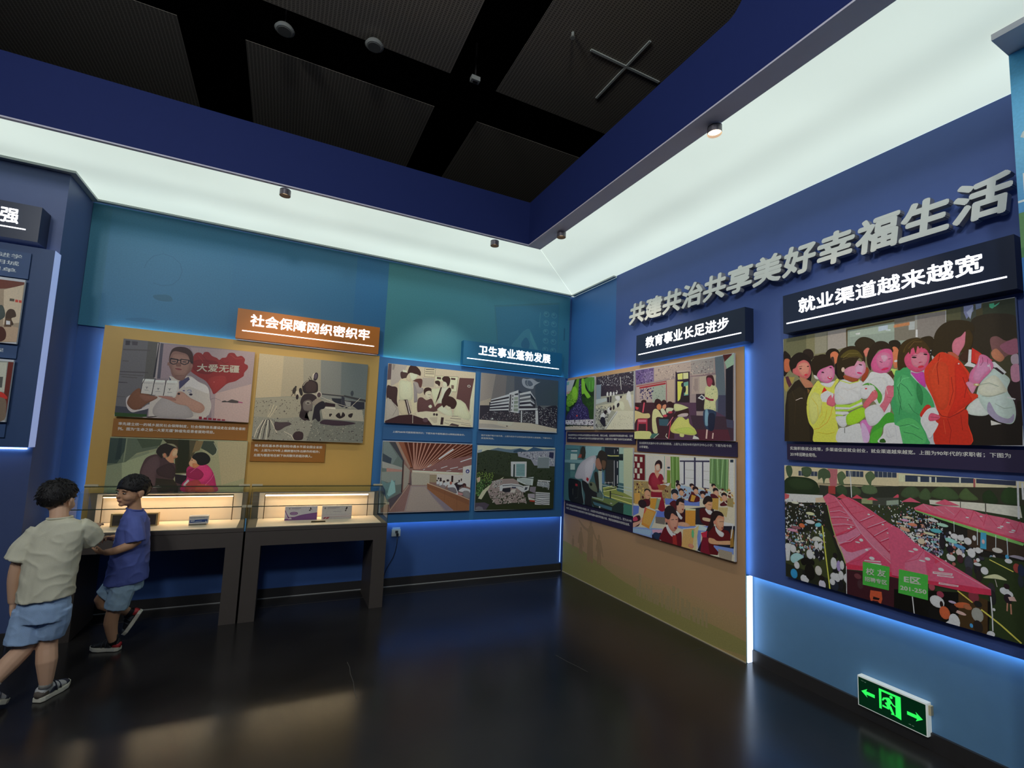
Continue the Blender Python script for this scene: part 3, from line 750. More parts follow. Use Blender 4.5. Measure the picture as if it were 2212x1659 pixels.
# ---- exhibits ----------------------------------------------------
DZ = 0.7525
white_card = mat('white_carton', 'e9e6df', 0.5, var=0.02)
def carton(name, label, x, y, w, d, h, rz=0.0):
    t = thing(name, label, 'box', (x, y, DZ), rz)
    bm = nb(); box(bm, 0, w, 0, d, 0, h); obj('carton', bm, white_card, t, bevel=0.001)
    return t
t = carton('medicine_box', 'white and purple carton standing in the right display case', 0.085, 4.698, 0.27, 0.05, 0.122)
P = Print(270, 122)
P.rect(0, 0, 270, 122, 'd8cfd4')
P.data('~8a5a94 0 0 0 12 60 24 130 44 200 56 270 58 270 0;~e0d2dc 0 60 0 92 30 40 60 14 40 10 20 20;#7a3a80 0 80 0 96 16 60 40 20 30 18;~7a3a80 0 30 90 30 160 50 270 64 270 56 200 54 120 40 60 24;@6a2a78 74 60 34 15;@c8a8cc 74 60 28 10;#6a2a78 52 57 96 57 96 63 52 63;#8a8488 30 98 42 98 42 108 30 108;#99939a 52 103 130 103 130 108 52 108;#a8a2a8 52 95 118 95 118 98 52 98;@2a2428 205 85 7 6;~2a2428 212 88 218 100 210 112 206 104;@444 222 92 4 2;'.replace('@444 ', '@444444 '))
P.build(t, 'box_print', -0.0004)
t = carton('medicine_box', 'white carton with red stripe marks standing in the right display case', 0.396, 4.69, 0.262, 0.05, 0.122)
P = Print(262, 122)
P.rect(0, 0, 262, 122, 'd6ccc8')
P.data('#c0aeb8 0 40 262 46 262 42 0 36;#c08a9c 0 22 262 28 262 25 0 19;#b84a58 8 4 26 4 40 20 24 20;#b84a58 32 4 52 4 68 20 48 20;#c9bcc2 70 6 262 12 262 8 70 2;#8a8488 18 94 32 94 32 108 18 108;#99939a 44 104 150 104 150 109 44 109;#a8a2a8 44 94 120 94 120 98 44 98;#b6aab0 96 66 170 66 170 71 96 71;@2a2428 206 76 7 5;~2a2428 208 82 222 100 214 112 206 96;')
P.build(t, 'box_print', -0.0004)
o = bx('caption_slot', mat('dark_brass_slot', '4a4022', 0.4, 0.5), (0.3, 0.418, 4.555, 4.568, DZ, DZ + 0.011), bevel=0.002); tag(o, 'narrow dark brass bar lying in front of the cartons', 'label holder')
t = thing('small_box', 'small white and blue box tilted on a wedge in the left display case', 'box', (-0.62, 4.6, DZ), R(3))
bx('carton', white_card, (0, 0.135, 0.0, 0.075, 0.012, 0.072), t, bevel=0.001)
bx('wedge_stand', mat('plain_grey_stand', '7d7766', 0.6), (0.0, 0.12, 0.008, 0.06, 0, 0.012), t)  # plain grey block under the carton
P = Print(135, 60); P.rect(0, 0, 135, 60, 'd2cfd0')
P.data('#34508e 6 10 128 14 128 36 6 32;#e2e2e6 12 20 40 21 40 28 12 27;#c8d0e0 46 18 90 20 90 23 46 21;@d8dce8 118 18 4 4;#7a86a8 10 44 110 48 110 51 10 47'); P.build(t, 'box_print', -0.0004).location = (0, -0.0004, 0.012)
P = Print(135, 75); P.rect(0, 0, 135, 75, 'c8c6c8'); P.data('#68749c 12 40 120 40 120 52 12 52;#9098b4 12 18 110 18 110 24 12 24'); o = P.build(t, 'box_print'); o.rotation_euler = (-PI / 2, 0, 0); o.location = (0, 0, 0.0725)
t = thing('framed_plate', 'dark plate in a thin tan frame standing in the left display case', 'framed plate', (-1.14, 4.655, DZ), 0)
bx('plate_face', mat('dark_grey_plate', '37302c', 0.5, var=0.2), (0.012, 0.29, -0.001, 0.01, 0.008, 0.09), t)
for d_ in ((0, 0.302, -0.003, 0.06, 0.09, 0.1), (0, 0.302, -0.003, 0.06, 0, 0.008), (0, 0.012, -0.003, 0.06, 0.008, 0.09), (0.29, 0.302, -0.003, 0.06, 0.008, 0.09)):
    bx('frame_rail', mat('tan_plate_frame', 'a48a5c', 0.5), d_, t, bevel=0.001)
bx('plate_back', mat('tan_plate_frame', 'a48a5c', 0.5), (0.012, 0.29, 0.01, 0.058, 0.008, 0.09), t)

# ---- socket and its cable ---------------------------------------
t = thing('wall_socket', 'white wall socket low on the blue back wall, cable plugged in', 'socket', (1.115, 4.998, 0.505))
bx('socket_plate', whiteplastic, (0, 0.09, -0.012, 0, 0, 0.072), t, bevel=0.003)
bx('socket_label', mat('pale_blue_label', '90a8c8', 0.5), (0.006, 0.086, -0.002, 0, 0.074, 0.09), t)
bx('socket_hole', mat('socket_dark', '22242a', 0.6), (0.035, 0.065, -0.0128, -0.012, 0.03, 0.058), t)
t = thing('power_cable', 'black power cable hanging from the wall socket behind the case', 'cable', (1.17, 4.975, 0.52))
bx('plug', mat('black_rubber', '1a1c22', 0.5), (-0.01, 0.01, -0.02, 0.009, -0.006, 0.02), t, bevel=0.003)
pts = [(0, -0.01, -0.006), (0.0, -0.012, -0.08), (-0.012, -0.012, -0.16), (-0.03, -0.012, -0.22), (-0.07, -0.012, -0.29), (-0.10, -0.012, -0.35), (-0.118, -0.012, -0.42), (-0.14, -0.02, -0.48), (-0.2, -0.02, -0.515)]
bm = nb(); tube(bm, pts, 0.0035, 8); obj('cord', bm, mat('black_rubber', '1a1c22', 0.5), t, smooth=True)

# ---- emergency exit light ---------------------------------------
t = thing('exit_sign', 'green running man exit light with two arrows low on the right wall', 'exit sign', (3.272, 1.73, 0.07), RIGHT)
W, H = 0.335, 0.17
bx('sign_housing', mat('white_exit_housing', 'e6e8e2', 0.4, emit=(0.9, 1.0, 0.95), estr=0.25), (0, W, -0.045, -0.002, 0, H), t, bevel=0.003)
bx('black_face', mat('black_glass_face', '06120a', 0.15, emit=(0.0, 0.05, 0.015), estr=0.3), (0.005, W - 0.005, -0.047, -0.0455, 0.005, H - 0.008), t)
bx('side_latch', mat('cream_latch', 'd8c8a0', 0.5), (W, W + 0.012, -0.03, -0.006, H - 0.06, H - 0.012), t, bevel=0.003)
green = mat('lit_green_pictogram', '30e050', 0.4, emit=(0.03, 1.0, 0.12), estr=0.85)
def flat(polys, name):
    bm = nb()
    for k, p in enumerate(polys):
        vs = [bm.verts.new((x / 1000, -0.0474 - k * 0.00005, z / 1000)) for x, z in p]
        bm.faces.new(vs)
    bmesh.ops.recalc_face_normals(bm, faces=bm.faces)
    return obj(name, bm, green, t)
flat([[(20, 88), (52, 112), (46, 97), (90, 97), (90, 79), (46, 79), (52, 64)]], 'arrow')
flat([[(317, 80), (285, 104), (291, 89), (246, 89), (246, 71), (291, 71), (285, 56)]], 'arrow')
flat([[(112, 38), (124, 38), (124, 134), (218, 134), (218, 146), (112, 146)]], 'door_frame')
flat([[(192, 134), (218, 134), (218, 26), (182, 34), (192, 38)]], 'door_leaf')
man = [ellipse_pts(172, 124, 8, 8), [(150, 113), (163, 116), (174, 102), (166, 78), (148, 70), (140, 80), (152, 88), (146, 102)],
       [(150, 113), (132, 104), (126, 88), (132, 86), (139, 98), (152, 104)], [(170, 106), (182, 90), (196, 84), (194, 78), (178, 84), (164, 98)],
       [(148, 82), (150, 62), (128, 64), (128, 54), (160, 52), (164, 78)], [(160, 80), (172, 74), (184, 44), (176, 38), (160, 62)],
       [(176, 42), (184, 46), (186, 34), (170, 32), (170, 37)]]
flat(man, 'running_figure')
wprint = mat('faint_white_print', 'b8d8c0', 0.5)
bm = nb()
for a, b_, c_, d2 in ((20, 34, 146, 148), (38, 46, 144, 147), (252, 262, 24, 27), (266, 276, 23, 26)):
    vs = [bm.verts.new((x / 1000, -0.0475, z / 1000)) for x, z in ((a, c_), (b_, c_), (b_, d2), (a, d2))]; bm.faces.new(vs)
o = obj('small_print', bm, wprint, t); o['kind'] = 'stuff'
# ================================================================ two boys
skin_m = mat('warm_skin', 'dcb090', 0.55, var=0.05, spec=0.35)
skin2_m = mat('tan_skin', 'cc9c78', 0.55, var=0.05, spec=0.35)
hair_m = mat('black_hair', '14100f', 0.55, var=0.3, scale=60, bump=0.4, bscale=200)
denim1 = mat('washed_blue_denim', 'a4c2e6', 0.8, var=0.12, scale=30, bump=0.2, bscale=300)
denim2 = mat('pale_blue_denim', 'b4d4e8', 0.8, var=0.12, scale=30, bump=0.2, bscale=300)
tee1 = mat('khaki_cream_cotton', 'dedac0', 0.85, var=0.05, scale=12, bump=0.12, bscale=250)
tee2 = mat('blue_cotton', '5e6cb4', 0.85, var=0.06, scale=12, bump=0.12, bscale=250)

def V(*p): return Vector(p)
def ellipsoid(bm, c, ax, n=12, m=8):
    """ax: three vectors (half axes)"""
    c = Vector(c); a, b, d = [Vector(q) for q in ax]
    rings = []
    top = bm.verts.new(c + d); bot = bm.verts.new(c - d)
    for i in range(1, m):
        t = PI * i / m
        rings.append([bm.verts.new(c + d * math.cos(t) + (a * math.cos(2 * PI * j / n) + b * math.sin(2 * PI * j / n)) * math.sin(t)) for j in range(n)])
    for j in range(n):
        bm.faces.new((top, rings[0][j], rings[0][(j + 1) % n])); bm.faces.new((bot, rings[-1][(j + 1) % n], rings[-1][j]))
        for i in range(m - 2):
            bm.faces.new((rings[i][j], rings[i + 1][j], rings[i + 1][(j + 1) % n], rings[i][(j + 1) % n]))
def loft(bm, rings, n=20):
    """rings: (centre, half axis a, half axis b)"""
    R_ = [[bm.verts.new(Vector(c) + Vector(a) * math.cos(2 * PI * j / n) + Vector(b) * math.sin(2 * PI * j / n)) for j in range(n)] for c, a, b in rings]
    for i in range(len(R_) - 1):
        for j in range(n):
            bm.faces.new((R_[i][j], R_[i][(j + 1) % n], R_[i + 1][(j + 1) % n], R_[i + 1][j]))
    bm.faces.new(list(reversed(R_[0]))); bm.faces.new(R_[-1])
def remesh(name, bm, m, parent, voxel, smooth=4, fold=None):
    """fuse the overlapping volumes of bm into one continuous skin"""
    bmesh.ops.recalc_face_normals(bm, faces=bm.faces)
    me = bpy.data.meshes.new(name); bm.to_mesh(me); bm.free()
    o = bpy.data.objects.new(name, me); COL.objects.link(o)
    r = o.modifiers.new('r', 'REMESH'); r.mode = 'VOXEL'; r.voxel_size = voxel; r.use_smooth_shade = True
    s = o.modifiers.new('s', 'SMOOTH'); s.factor = 0.5; s.iterations = smooth
    dg = bpy.context.evaluated_depsgraph_get(); dg.update()
    me2 = bpy.data.meshes.new_from_object(o.evaluated_get(dg)); me2.name = name
    bpy.data.objects.remove(o)
    if fold:
        me2.update()
        nrm = [v.normal.copy() for v in me2.vertices]
        for v, nn in zip(me2.vertices, nrm): v.co += nn * fold(v.co)
    me2.materials.clear(); me2.materials.append(m)
    for p in me2.polygons: p.use_smooth = True
    o = bpy.data.objects.new(name, me2); COL.objects.link(o); o.parent = parent
    return o
def limb(bm, pts, rad, n=12, seg=3):
    """smooth limb through joints"""
    P_ = [Vector(p) for p in pts]
    out, rr = [], []
    for i in range(len(P_) - 1):
        a = P_[max(i - 1, 0)]; b = P_[i]; c = P_[i + 1]; d = P_[min(i + 2, len(P_) - 1)]
        for s in range(seg):
            t = s / seg
            p = 0.5 * ((2 * b) + (c - a) * t + (2 * a - 5 * b + 4 * c - d) * t * t + (3 * b - a - 3 * c + d) * t ** 3)
            out.append(b.lerp(c, t).lerp(p, 0.6)); rr.append(rad[i] + (rad[i + 1] - rad[i]) * t)
    out.append(P_[-1]); rr.append(rad[-1])
    tube(bm, out, rr, n)
def hand(bm, wrist, d, palm_n, side, L=0.125, curl=0.5):
    """palm, four unequal curled fingers and a thumb leaving the side of the palm. d: direction of the hand; palm_n: out of the palm; side: towards the thumb"""
    d = Vector(d).normalized(); pn = Vector(palm_n); pn = (pn - d * pn.dot(d)).normalized(); s = Vector(side); s = (s - d * s.dot(d) - pn * s.dot(pn)).normalized()
    w = Vector(wrist); pl = L * 0.5
    loft(bm, [(w, s * 0.017, pn * 0.014), (w + d * pl * 0.35, s * 0.024, pn * 0.014), (w + d * pl * 0.8, s * 0.029, pn * 0.013), (w + d * pl, s * 0.027, pn * 0.009)], 12)
    lens = (0.46, 0.52, 0.48, 0.38)
    for k in range(4):
        o = w + d * pl * 0.92 + s * (0.0225 - 0.015 * k)
        l = L * lens[k]; a1, a2, a3 = curl * 0.5, curl * 1.3, curl * 2.1
        spread = s * (0.0035 * (1.5 - k))
        def dirv(a): return d * math.cos(a) + pn * math.sin(a)
        p1 = o + dirv(a1) * l * 0.42 + spread; p2 = p1 + dirv(a2) * l * 0.32 + spread * 0.5; p3 = p2 + dirv(a3) * l * 0.26
        tube(bm, [o - d * 0.012, o, p1, p2, p3], [0.0075, 0.0072, 0.0068, 0.006, 0.0048], 8)
    o = w + d * pl * 0.25 + s * 0.018
    p1 = o + (d * 0.5 + s * 0.75 + pn * 0.35).normalized() * L * 0.22; p2 = p1 + (d * 0.85 + s * 0.3 + pn * 0.4).normalized() * L * 0.2
    tube(bm, [o - s * 0.01, o, p1, p2], [0.009, 0.009, 0.0078, 0.0058], 8)
def head_parts(bm, c, f, u, k=1.0):
    """skull, face, nose, lips, brow and ears; f face direction, u up"""
    f = Vector(f).normalized(); u = Vector(u); u = (u - f * u.dot(f)).normalized(); l = u.cross(f)
    c = Vector(c)
    E_ = lambda o, a, b, d: ellipsoid(bm, c + (f * o[0] + l * o[1] + u * o[2]) * k, (f * a * k, l * b * k, u * d * k), 16, 10)
    E_((-0.008, 0, 0.022), 0.088, 0.071, 0.078)
    E_((0.022, 0, -0.02), 0.058, 0.06, 0.062)
    E_((0.03, 0, -0.05), 0.046, 0.045, 0.04)
    E_((0.062, 0, -0.076), 0.017, 0.018, 0.014)
    for s in (-1, 1):
        E_((0.042, s * 0.03, -0.03), 0.034, 0.026, 0.026)
        E_((-0.006, s * 0.072, -0.012), 0.017, 0.007, 0.028)
        E_((-0.012, s * 0.077, -0.004), 0.012, 0.006, 0.018)
        E_((0.068, s * 0.024, 0.016), 0.012, 0.022, 0.007)
    E_((0.084, 0, -0.022), 0.013, 0.0105, 0.01)
    E_((0.078, 0, -0.006), 0.01, 0.0075, 0.02)
    E_((0.077, 0, -0.047), 0.01, 0.019, 0.0055)
    E_((0.074, 0, -0.056), 0.01, 0.016, 0.006)
    return c, f, l, u
def face_details(par, c, f, l, u, k=1.0):
    dark = mat('dark_brown_iris', '1a100c', 0.2); white = mat('eye_white', 'a89e94', 0.3); lip = mat('lip_pink', 'a8645a', 0.5)
    for s in (-1, 1):
        o = c + (f * 0.0725 + l * s * 0.029 + u * -0.001) * k
        bm = nb(); ellipsoid(bm, o, (f * 0.008 * k, l * 0.0115 * k, u * 0.0042 * k), 12, 8); e = obj('eye', bm, white, par, smooth=True)
        bm = nb(); ellipsoid(bm, o + f * 0.0042 * k, (f * 0.0052 * k, l * 0.0058 * k, u * 0.0044 * k), 12, 8); obj('iris', bm, dark, e, smooth=True)
        pts = [c + (f * (0.082 - 0.006 * abs(t)) + l * s * (0.03 + 0.016 * t) + u * (0.017 - 0.004 * t * t)) * k for t in (-1, -0.3, 0.4, 1)]
        bm = nb(); tube(bm, pts, [0.0012, 0.0026, 0.0026, 0.001], 6); obj('eyebrow', bm, hair_m, par)
    bm = nb(); ellipsoid(bm, c + (f * 0.0805 + u * -0.0505) * k, (f * 0.006 * k, l * 0.017 * k, u * 0.0055 * k), 12, 6); obj('mouth', bm, lip, par, smooth=True)
def hair(par, c, f, l, u, k=1.0, style='bowl', seed=1):
    rnd = random.Random(seed)
    bm = nb()
    ctr = c + (f * -0.012 + u * 0.028) * k
    n, m = 40, 22; rows = []
    def rad(az, el):   # az from face direction, el from up
        # hair volume radius; inside the skull where there is no hair
        a = (f * math.cos(az) + l * math.sin(az)) * math.sin(el) + u * math.cos(el)
        base = 1.0 / math.sqrt((a.dot(f) / 0.098) ** 2 + (a.dot(l) / 0.0765) ** 2 + (a.dot(u) / 0.087) ** 2)
        front = math.cos(az)
        lim = {'bowl': 1.58 + 0.0 * front, 'spiky': 1.45}[style]         # hairline elevation at the front
        back = 2.45
        hl = lim + (back - lim) * (0.5 - 0.5 * math.cos(min(PI, abs(az) * 1.05))) ** 0.8
        if abs(abs(az) - 1.5) < 0.3: hl = min(hl, 1.85)
        if el > hl: base *= max(0.6, 1 - (el - hl) * 3.2)
        base += 0.004 * mnoise.noise(a * 14 + Vector((seed * 3, 0, 0))) * (2.0 if style == 'spiky' else 1.0)
        return a, base * k
    for i in range(m + 1):
        el = 0.02 + (2.6 - 0.02) * i / m; row = []
        for j in range(n):
            az = -PI + 2 * PI * j / n
            a, r = rad(az, el); row.append(bm.verts.new(ctr + a * r))
        rows.append(row)
    for i in range(m):
        for j in range(n):
            bm.faces.new((rows[i][j], rows[i][(j + 1) % n], rows[i + 1][(j + 1) % n], rows[i + 1][j]))
    bm.faces.new(list(reversed(rows[0]))); bm.faces.new(rows[-1])
    bmesh.ops.recalc_face_normals(bm, faces=bm.faces)
    h = obj('hair', bm, hair_m, par, smooth=True)
    bm = nb()
    for t in range(520 if style == 'spiky' else 420):
        az = rnd.uniform(-PI, PI); el = rnd.uniform(0.05, 2.05 if abs(az) > 1.7 else 1.25)
        a, r = rad(az, el); p = ctr + a * (r - 0.002 * k)
        down = (a * a.dot(-u) + u) * -1
        if down.length < 0.2: down = f * (1 if style == 'bowl' else rnd.uniform(-1, 1)) + l * rnd.uniform(-.5, .5)
        down = (down - a * down.dot(a)).normalized()
        sw = a.cross(down) * rnd.uniform(-0.5, 0.5)
        lift = rnd.uniform(0.15, 0.7) if style == 'spiky' else rnd.uniform(0.02, 0.2)
        d_ = (down + sw + a * lift).normalized(); L_ = rnd.uniform(0.014, 0.026) * k
        tube(bm, [p, p + d_ * L_ * 0.55 + a * 0.001, p + d_ * L_ - a * L_ * (0.2 if style == 'bowl' else 0.05)], [0.0028, 0.0022, 0.0004], 4, caps=False)
    o = obj('hair_tufts', bm, hair_m, h); o['kind'] = 'stuff'
    return h
def shoe(par, heel, toe_dir, up, L, cols, roll=0.0):
    """trainer: sole, upper, toe cap, heel counter, strap, tongue; heel is the lowest rear point"""
    F = Vector(toe_dir).normalized(); U = Vector(up); U = (U - F * U.dot(F)).normalized(); S = U.cross(F)
    M = Matrix((F, S, U)).transposed().to_4x4(); M.translation = Vector(heel)
    sole_c, upper_c, cap_c, heel_c, strap_c = cols
    T = bpy.data.objects.new('shoe', None); COL.objects.link(T); T.parent = par; T.matrix_local = M
    out = [(0.0, -0.022), (0.0, 0.022), (0.02, 0.031), (0.07, 0.03), (0.12, 0.037), (0.16, 0.034), (0.188, 0.02), (0.196, 0.0), (0.188, -0.02), (0.16, -0.034), (0.12, -0.038), (0.07, -0.031), (0.02, -0.031)]
    k = L / 0.196
    out = [(a * k, b * k) for a, b in out]
    bm = nb(); prism(bm, out, 0.0, 0.024 * k)
    for v in bm.verts:
        if v.co.x > 0.14 * k: v.co.z += (v.co.x - 0.14 * k) ** 2 * 4
    obj('sole', bm, sole_c, T, bevel=0.004)
    def ring(x, w, h, z0=0.018): return ((x * k, 0, (z0 + h / 2) * k), (0, w * k, 0), (0, 0, h / 2 * k))
    bm = nb(); loft(bm, [ring(0.002, 0.018, 0.04), ring(0.012, 0.027, 0.062), ring(0.05, 0.029, 0.07), ring(0.075, 0.03, 0.064), ring(0.105, 0.033, 0.05), ring(0.14, 0.033, 0.036), ring(0.172, 0.025, 0.026), ring(0.19, 0.012, 0.014)], 16)
    obj('upper', bm, upper_c, T, smooth=True)
    bm = nb(); loft(bm, [ring(0.148, 0.0335, 0.036), ring(0.174, 0.0262, 0.0285), ring(0.1925, 0.0125, 0.016)], 16); obj('toe_cap', bm, cap_c, T, smooth=True)
    bm = nb(); loft(bm, [ring(0.0, 0.019, 0.038), ring(0.01, 0.0275, 0.046), ring(0.038, 0.0302, 0.044)], 16); obj('heel_counter', bm, heel_c, T, smooth=True)
    for x0 in (0.078, 0.104):
        pts = [(x0 * k, math.cos(a) * 0.034 * k, (0.03 + math.sin(a) * (0.052 - (x0 - 0.078) * 0.55)) * k) for a in [PI * i / 8 for i in range(9)]]
        bm = nb(); tube(bm, pts, [(0.0075 * k, 0.0025 * k)] * 9, 6); obj('strap', bm, strap_c, T, smooth=True)
    bm = nb(); loft(bm, [((0.072 * k, 0, 0.06 * k), (0, 0.015 * k, 0), (0.004, 0, 0.003)), ((0.058 * k, 0, 0.098 * k), (0, 0.015 * k, 0), (0.004, 0, 0.001))], 10); obj('tongue', bm, strap_c, T, smooth=True)
    for s_ in (-1, 1):
        bm = nb(); loft(bm, [((0.06 * k, s_ * 0.0295 * k, 0.03 * k), (0.02 * k, 0, 0), (0, 0.003, 0)), ((0.075 * k, s_ * 0.0285 * k, 0.055 * k), (0.012 * k, 0, 0), (0, 0.003, 0))], 8); obj('side_stripe', bm, cap_c, T)
    return T
def folds(seed, amp=0.006, drop=1.0):
    s = Vector((seed * 7.1, seed * 3.3, 0))
    def f_(p):
        q = Vector((p.x * 22, p.y * 22, p.z * 7)) + s
        d = Vector((p.x * 9 + p.z * 9, p.y * 9, p.z * 11 - p.x * 6)) + s
        r = 1 - abs(mnoise.noise(d)) * 2.4
        return amp * (0.7 * mnoise.noise(q) + 0.9 * max(0, r) ** 2 - 0.35)
    return f_
def sock(par, ank, dirn, m, r=0.024, stripe=None):
    a = Vector(ank); d = Vector(dirn).normalized()
    bm = nb(); tube(bm, [a - d * 0.03, a, a + d * 0.03], [r * 1.05, r, r * 1.06], 14); o = obj('sock', bm, m, par, smooth=True)
    if stripe:
        bm = nb(); tube(bm, [a + d * 0.012, a + d * 0.018], [r * 1.07, r * 1.08], 14, caps=False); obj('sock_stripe', bm, stripe, o, smooth=True)

# ---- boy in the blue T-shirt, walking left, head turned a little to the viewer
def boy_blue():
    B = thing('person', 'boy in blue T-shirt and pale denim shorts striding left, one heel kicked up', 'person', (-0.92, 4.17, 0))
    o = V(-0.92, 4.17, 0); W = lambda x, y, z: V(x, y, z) - o
    bm = nb()
    hc, hf, hl, hu = head_parts(bm, W(-0.912, 4.15, 1.08), (-0.66, -0.75, -0.03), (0.03, 0.02, 1), 1.05)
    limb(bm, [W(-0.885, 4.16, 0.9), W(-0.892, 4.158, 0.97), W(-0.902, 4.155, 1.03)], [0.052, 0.04, 0.04])
    # torso
    loft(bm, [(W(-0.895, 4.17, 0.47), (0.075, 0, 0), (0, 0.1, 0)), (W(-0.89, 4.17, 0.6), (0.07, 0, 0), (0, 0.092, 0)), (W(-0.885, 4.165, 0.76), (0.075, 0, 0), (0, 0.1, 0)), (W(-0.88, 4.16, 0.88), (0.06, 0, 0), (0, 0.115, 0)), (W(-0.885, 4.16, 0.93), (0.045, 0, 0), (0, 0.07, 0))])
    # arms
    limb(bm, [W(-0.87, 4.065, 0.885), W(-0.835, 4.035, 0.755), W(-0.935, 4.02, 0.705), W(-1.0, 4.05, 0.69)], [0.04, 0.032, 0.027, 0.02])
    hand(bm, W(-1.0, 4.05, 0.69), (-1, 0.35, 0.12), (0.1, 0.6, 0.8), (0.1, -0.3, 1), 0.115, 0.85)
    limb(bm, [W(-0.89, 4.26, 0.885), W(-0.875, 4.31, 0.76), W(-0.985, 4.26, 0.745), W(-1.01, 4.2, 0.755)], [0.04, 0.032, 0.026, 0.02])
    hand(bm, W(-1.01, 4.2, 0.755), (-0.5, -0.75, 0.2), (0.2, -0.2, -0.9), (-0.6, 0.2, 0.6), 0.115, 1.0)
    # legs
    limb(bm, [W(-0.89, 4.12, 0.5), W(-0.93, 4.125, 0.3), W(-0.945, 4.14, 0.2), W(-0.925, 4.165, 0.06)], [0.062, 0.042, 0.041, 0.024])
    limb(bm, [W(-0.91, 4.22, 0.5), W(-1.035, 4.24, 0.325), W(-0.97, 4.26, 0.27), W(-0.87, 4.27, 0.215)], [0.062, 0.044, 0.042, 0.025])
    body = remesh('body', bm, skin2_m, B, 0.0042, 5)
    face_details(B, hc, hf, hl, hu, 1.05)
    hair(B, hc, hf, hl, hu, 1.06, 'bowl', 2)
    # T-shirt
    bm = nb()
    loft(bm, [(W(-0.893, 4.17, 0.462), (0.125, 0, 0.012), (0, 0.135, 0)), (W(-0.89, 4.17, 0.6), (0.112, 0, 0), (0, 0.13, 0)), (W(-0.885, 4.165, 0.76), (0.1, 0, 0), (0, 0.128, 0)), (W(-0.88, 4.16, 0.87), (0.082, 0, 0), (0, 0.135, 0)), (W(-0.884, 4.16, 0.925), (0.066, 0, 0), (0, 0.1, 0)), (W(-0.888, 4.16, 0.957), (0.046, 0, -0.008), (0, 0.055, 0))], 26)
    limb(bm, [W(-0.875, 4.09, 0.895), W(-0.85, 4.045, 0.83), W(-0.835, 4.03, 0.755)], [0.05, 0.057, 0.058])
    limb(bm, [W(-0.885, 4.24, 0.895), W(-0.875, 4.285, 0.83), W(-0.875, 4.305, 0.765)], [0.05, 0.057, 0.058])
    tee = remesh('t_shirt', bm, tee2, B, 0.0055, 3, folds(2, 0.006))
    bm = nb(); P_ = [W(-0.888, 4.16, 0.957) + V(0.047 * math.cos(a), 0.056 * math.sin(a), -0.008 * math.cos(a)) for a in [2 * PI * i / 24 for i in range(25)]]
    tube(bm, P_, 0.006, 6, caps=False); obj('collar', bm, mat('dark_blue_rib', '5a68b0', 0.85), B, smooth=True)
    # faint pale chest print
    pr = mat('pale_chest_print', '8fa0cc', 0.8)
    for (x, y, z, r) in ((-1.02, 4.08, 0.80, 0.02), (-1.02, 4.07, 0.845, 0.013), (-1.03, 4.09, 0.755, 0.015)):
        ring = []
        for a in [2 * PI * i / 16 for i in range(17)]:
            ok, co, no, ix = tee.closest_point_on_mesh(W(x, y, z) + V(0.6 * r * math.cos(a), -0.8 * r * math.cos(a), r * math.sin(a)))
            ring.append(co + no * 0.0006)
        bm = nb(); tube(bm, ring, 0.0018, 5, caps=False); obj('chest_print', bm, pr, B)
    # denim shorts
    bm = nb()
    loft(bm, [(W(-0.895, 4.17, 0.41), (0.1, 0, 0), (0, 0.115, 0)), (W(-0.893, 4.17, 0.5), (0.1, 0, 0), (0, 0.118, 0)), (W(-0.89, 4.17, 0.58), (0.088, 0, 0), (0, 0.105, 0))])
    limb(bm, [W(-0.885, 4.115, 0.49), W(-0.9, 4.115, 0.4), W(-0.922, 4.122, 0.305)], [0.078, 0.074, 0.07], seg=2)
    limb(bm, [W(-0.905, 4.225, 0.49), W(-0.96, 4.23, 0.42), W(-1.01, 4.235, 0.355)], [0.078, 0.074, 0.07], seg=2)
    remesh('denim_shorts', bm, denim2, B, 0.005, 3, folds(5, 0.004))
    blk = mat('black_trainer_fabric', '16181c', 0.6, var=0.2); wh = mat('cream_white_rubber', 'e0dcc8', 0.5); rd = mat('red_trainer_panel', 'c43a3e', 0.5)
    gr = mat('dark_grey_strap', '3c4048', 0.6)
    shoe(B, W(-0.885, 4.17, 0.002), (-0.955, 0.3, 0), (0, 0, 1), 0.185, (wh, blk, blk, rd, gr))
    shoe(B, W(-0.8, 4.285, 0.215), (-0.45, 0.0, -0.89), (-0.89, 0, 0.45), 0.185, (wh, blk, gr, rd, gr))
    sock(B, W(-0.925, 4.165, 0.085), (0, 0, 1), blk, 0.026)
    sock(B, W(-0.885, 4.27, 0.222), (-0.9, 0, 0.4), blk, 0.027)
boy_blue()

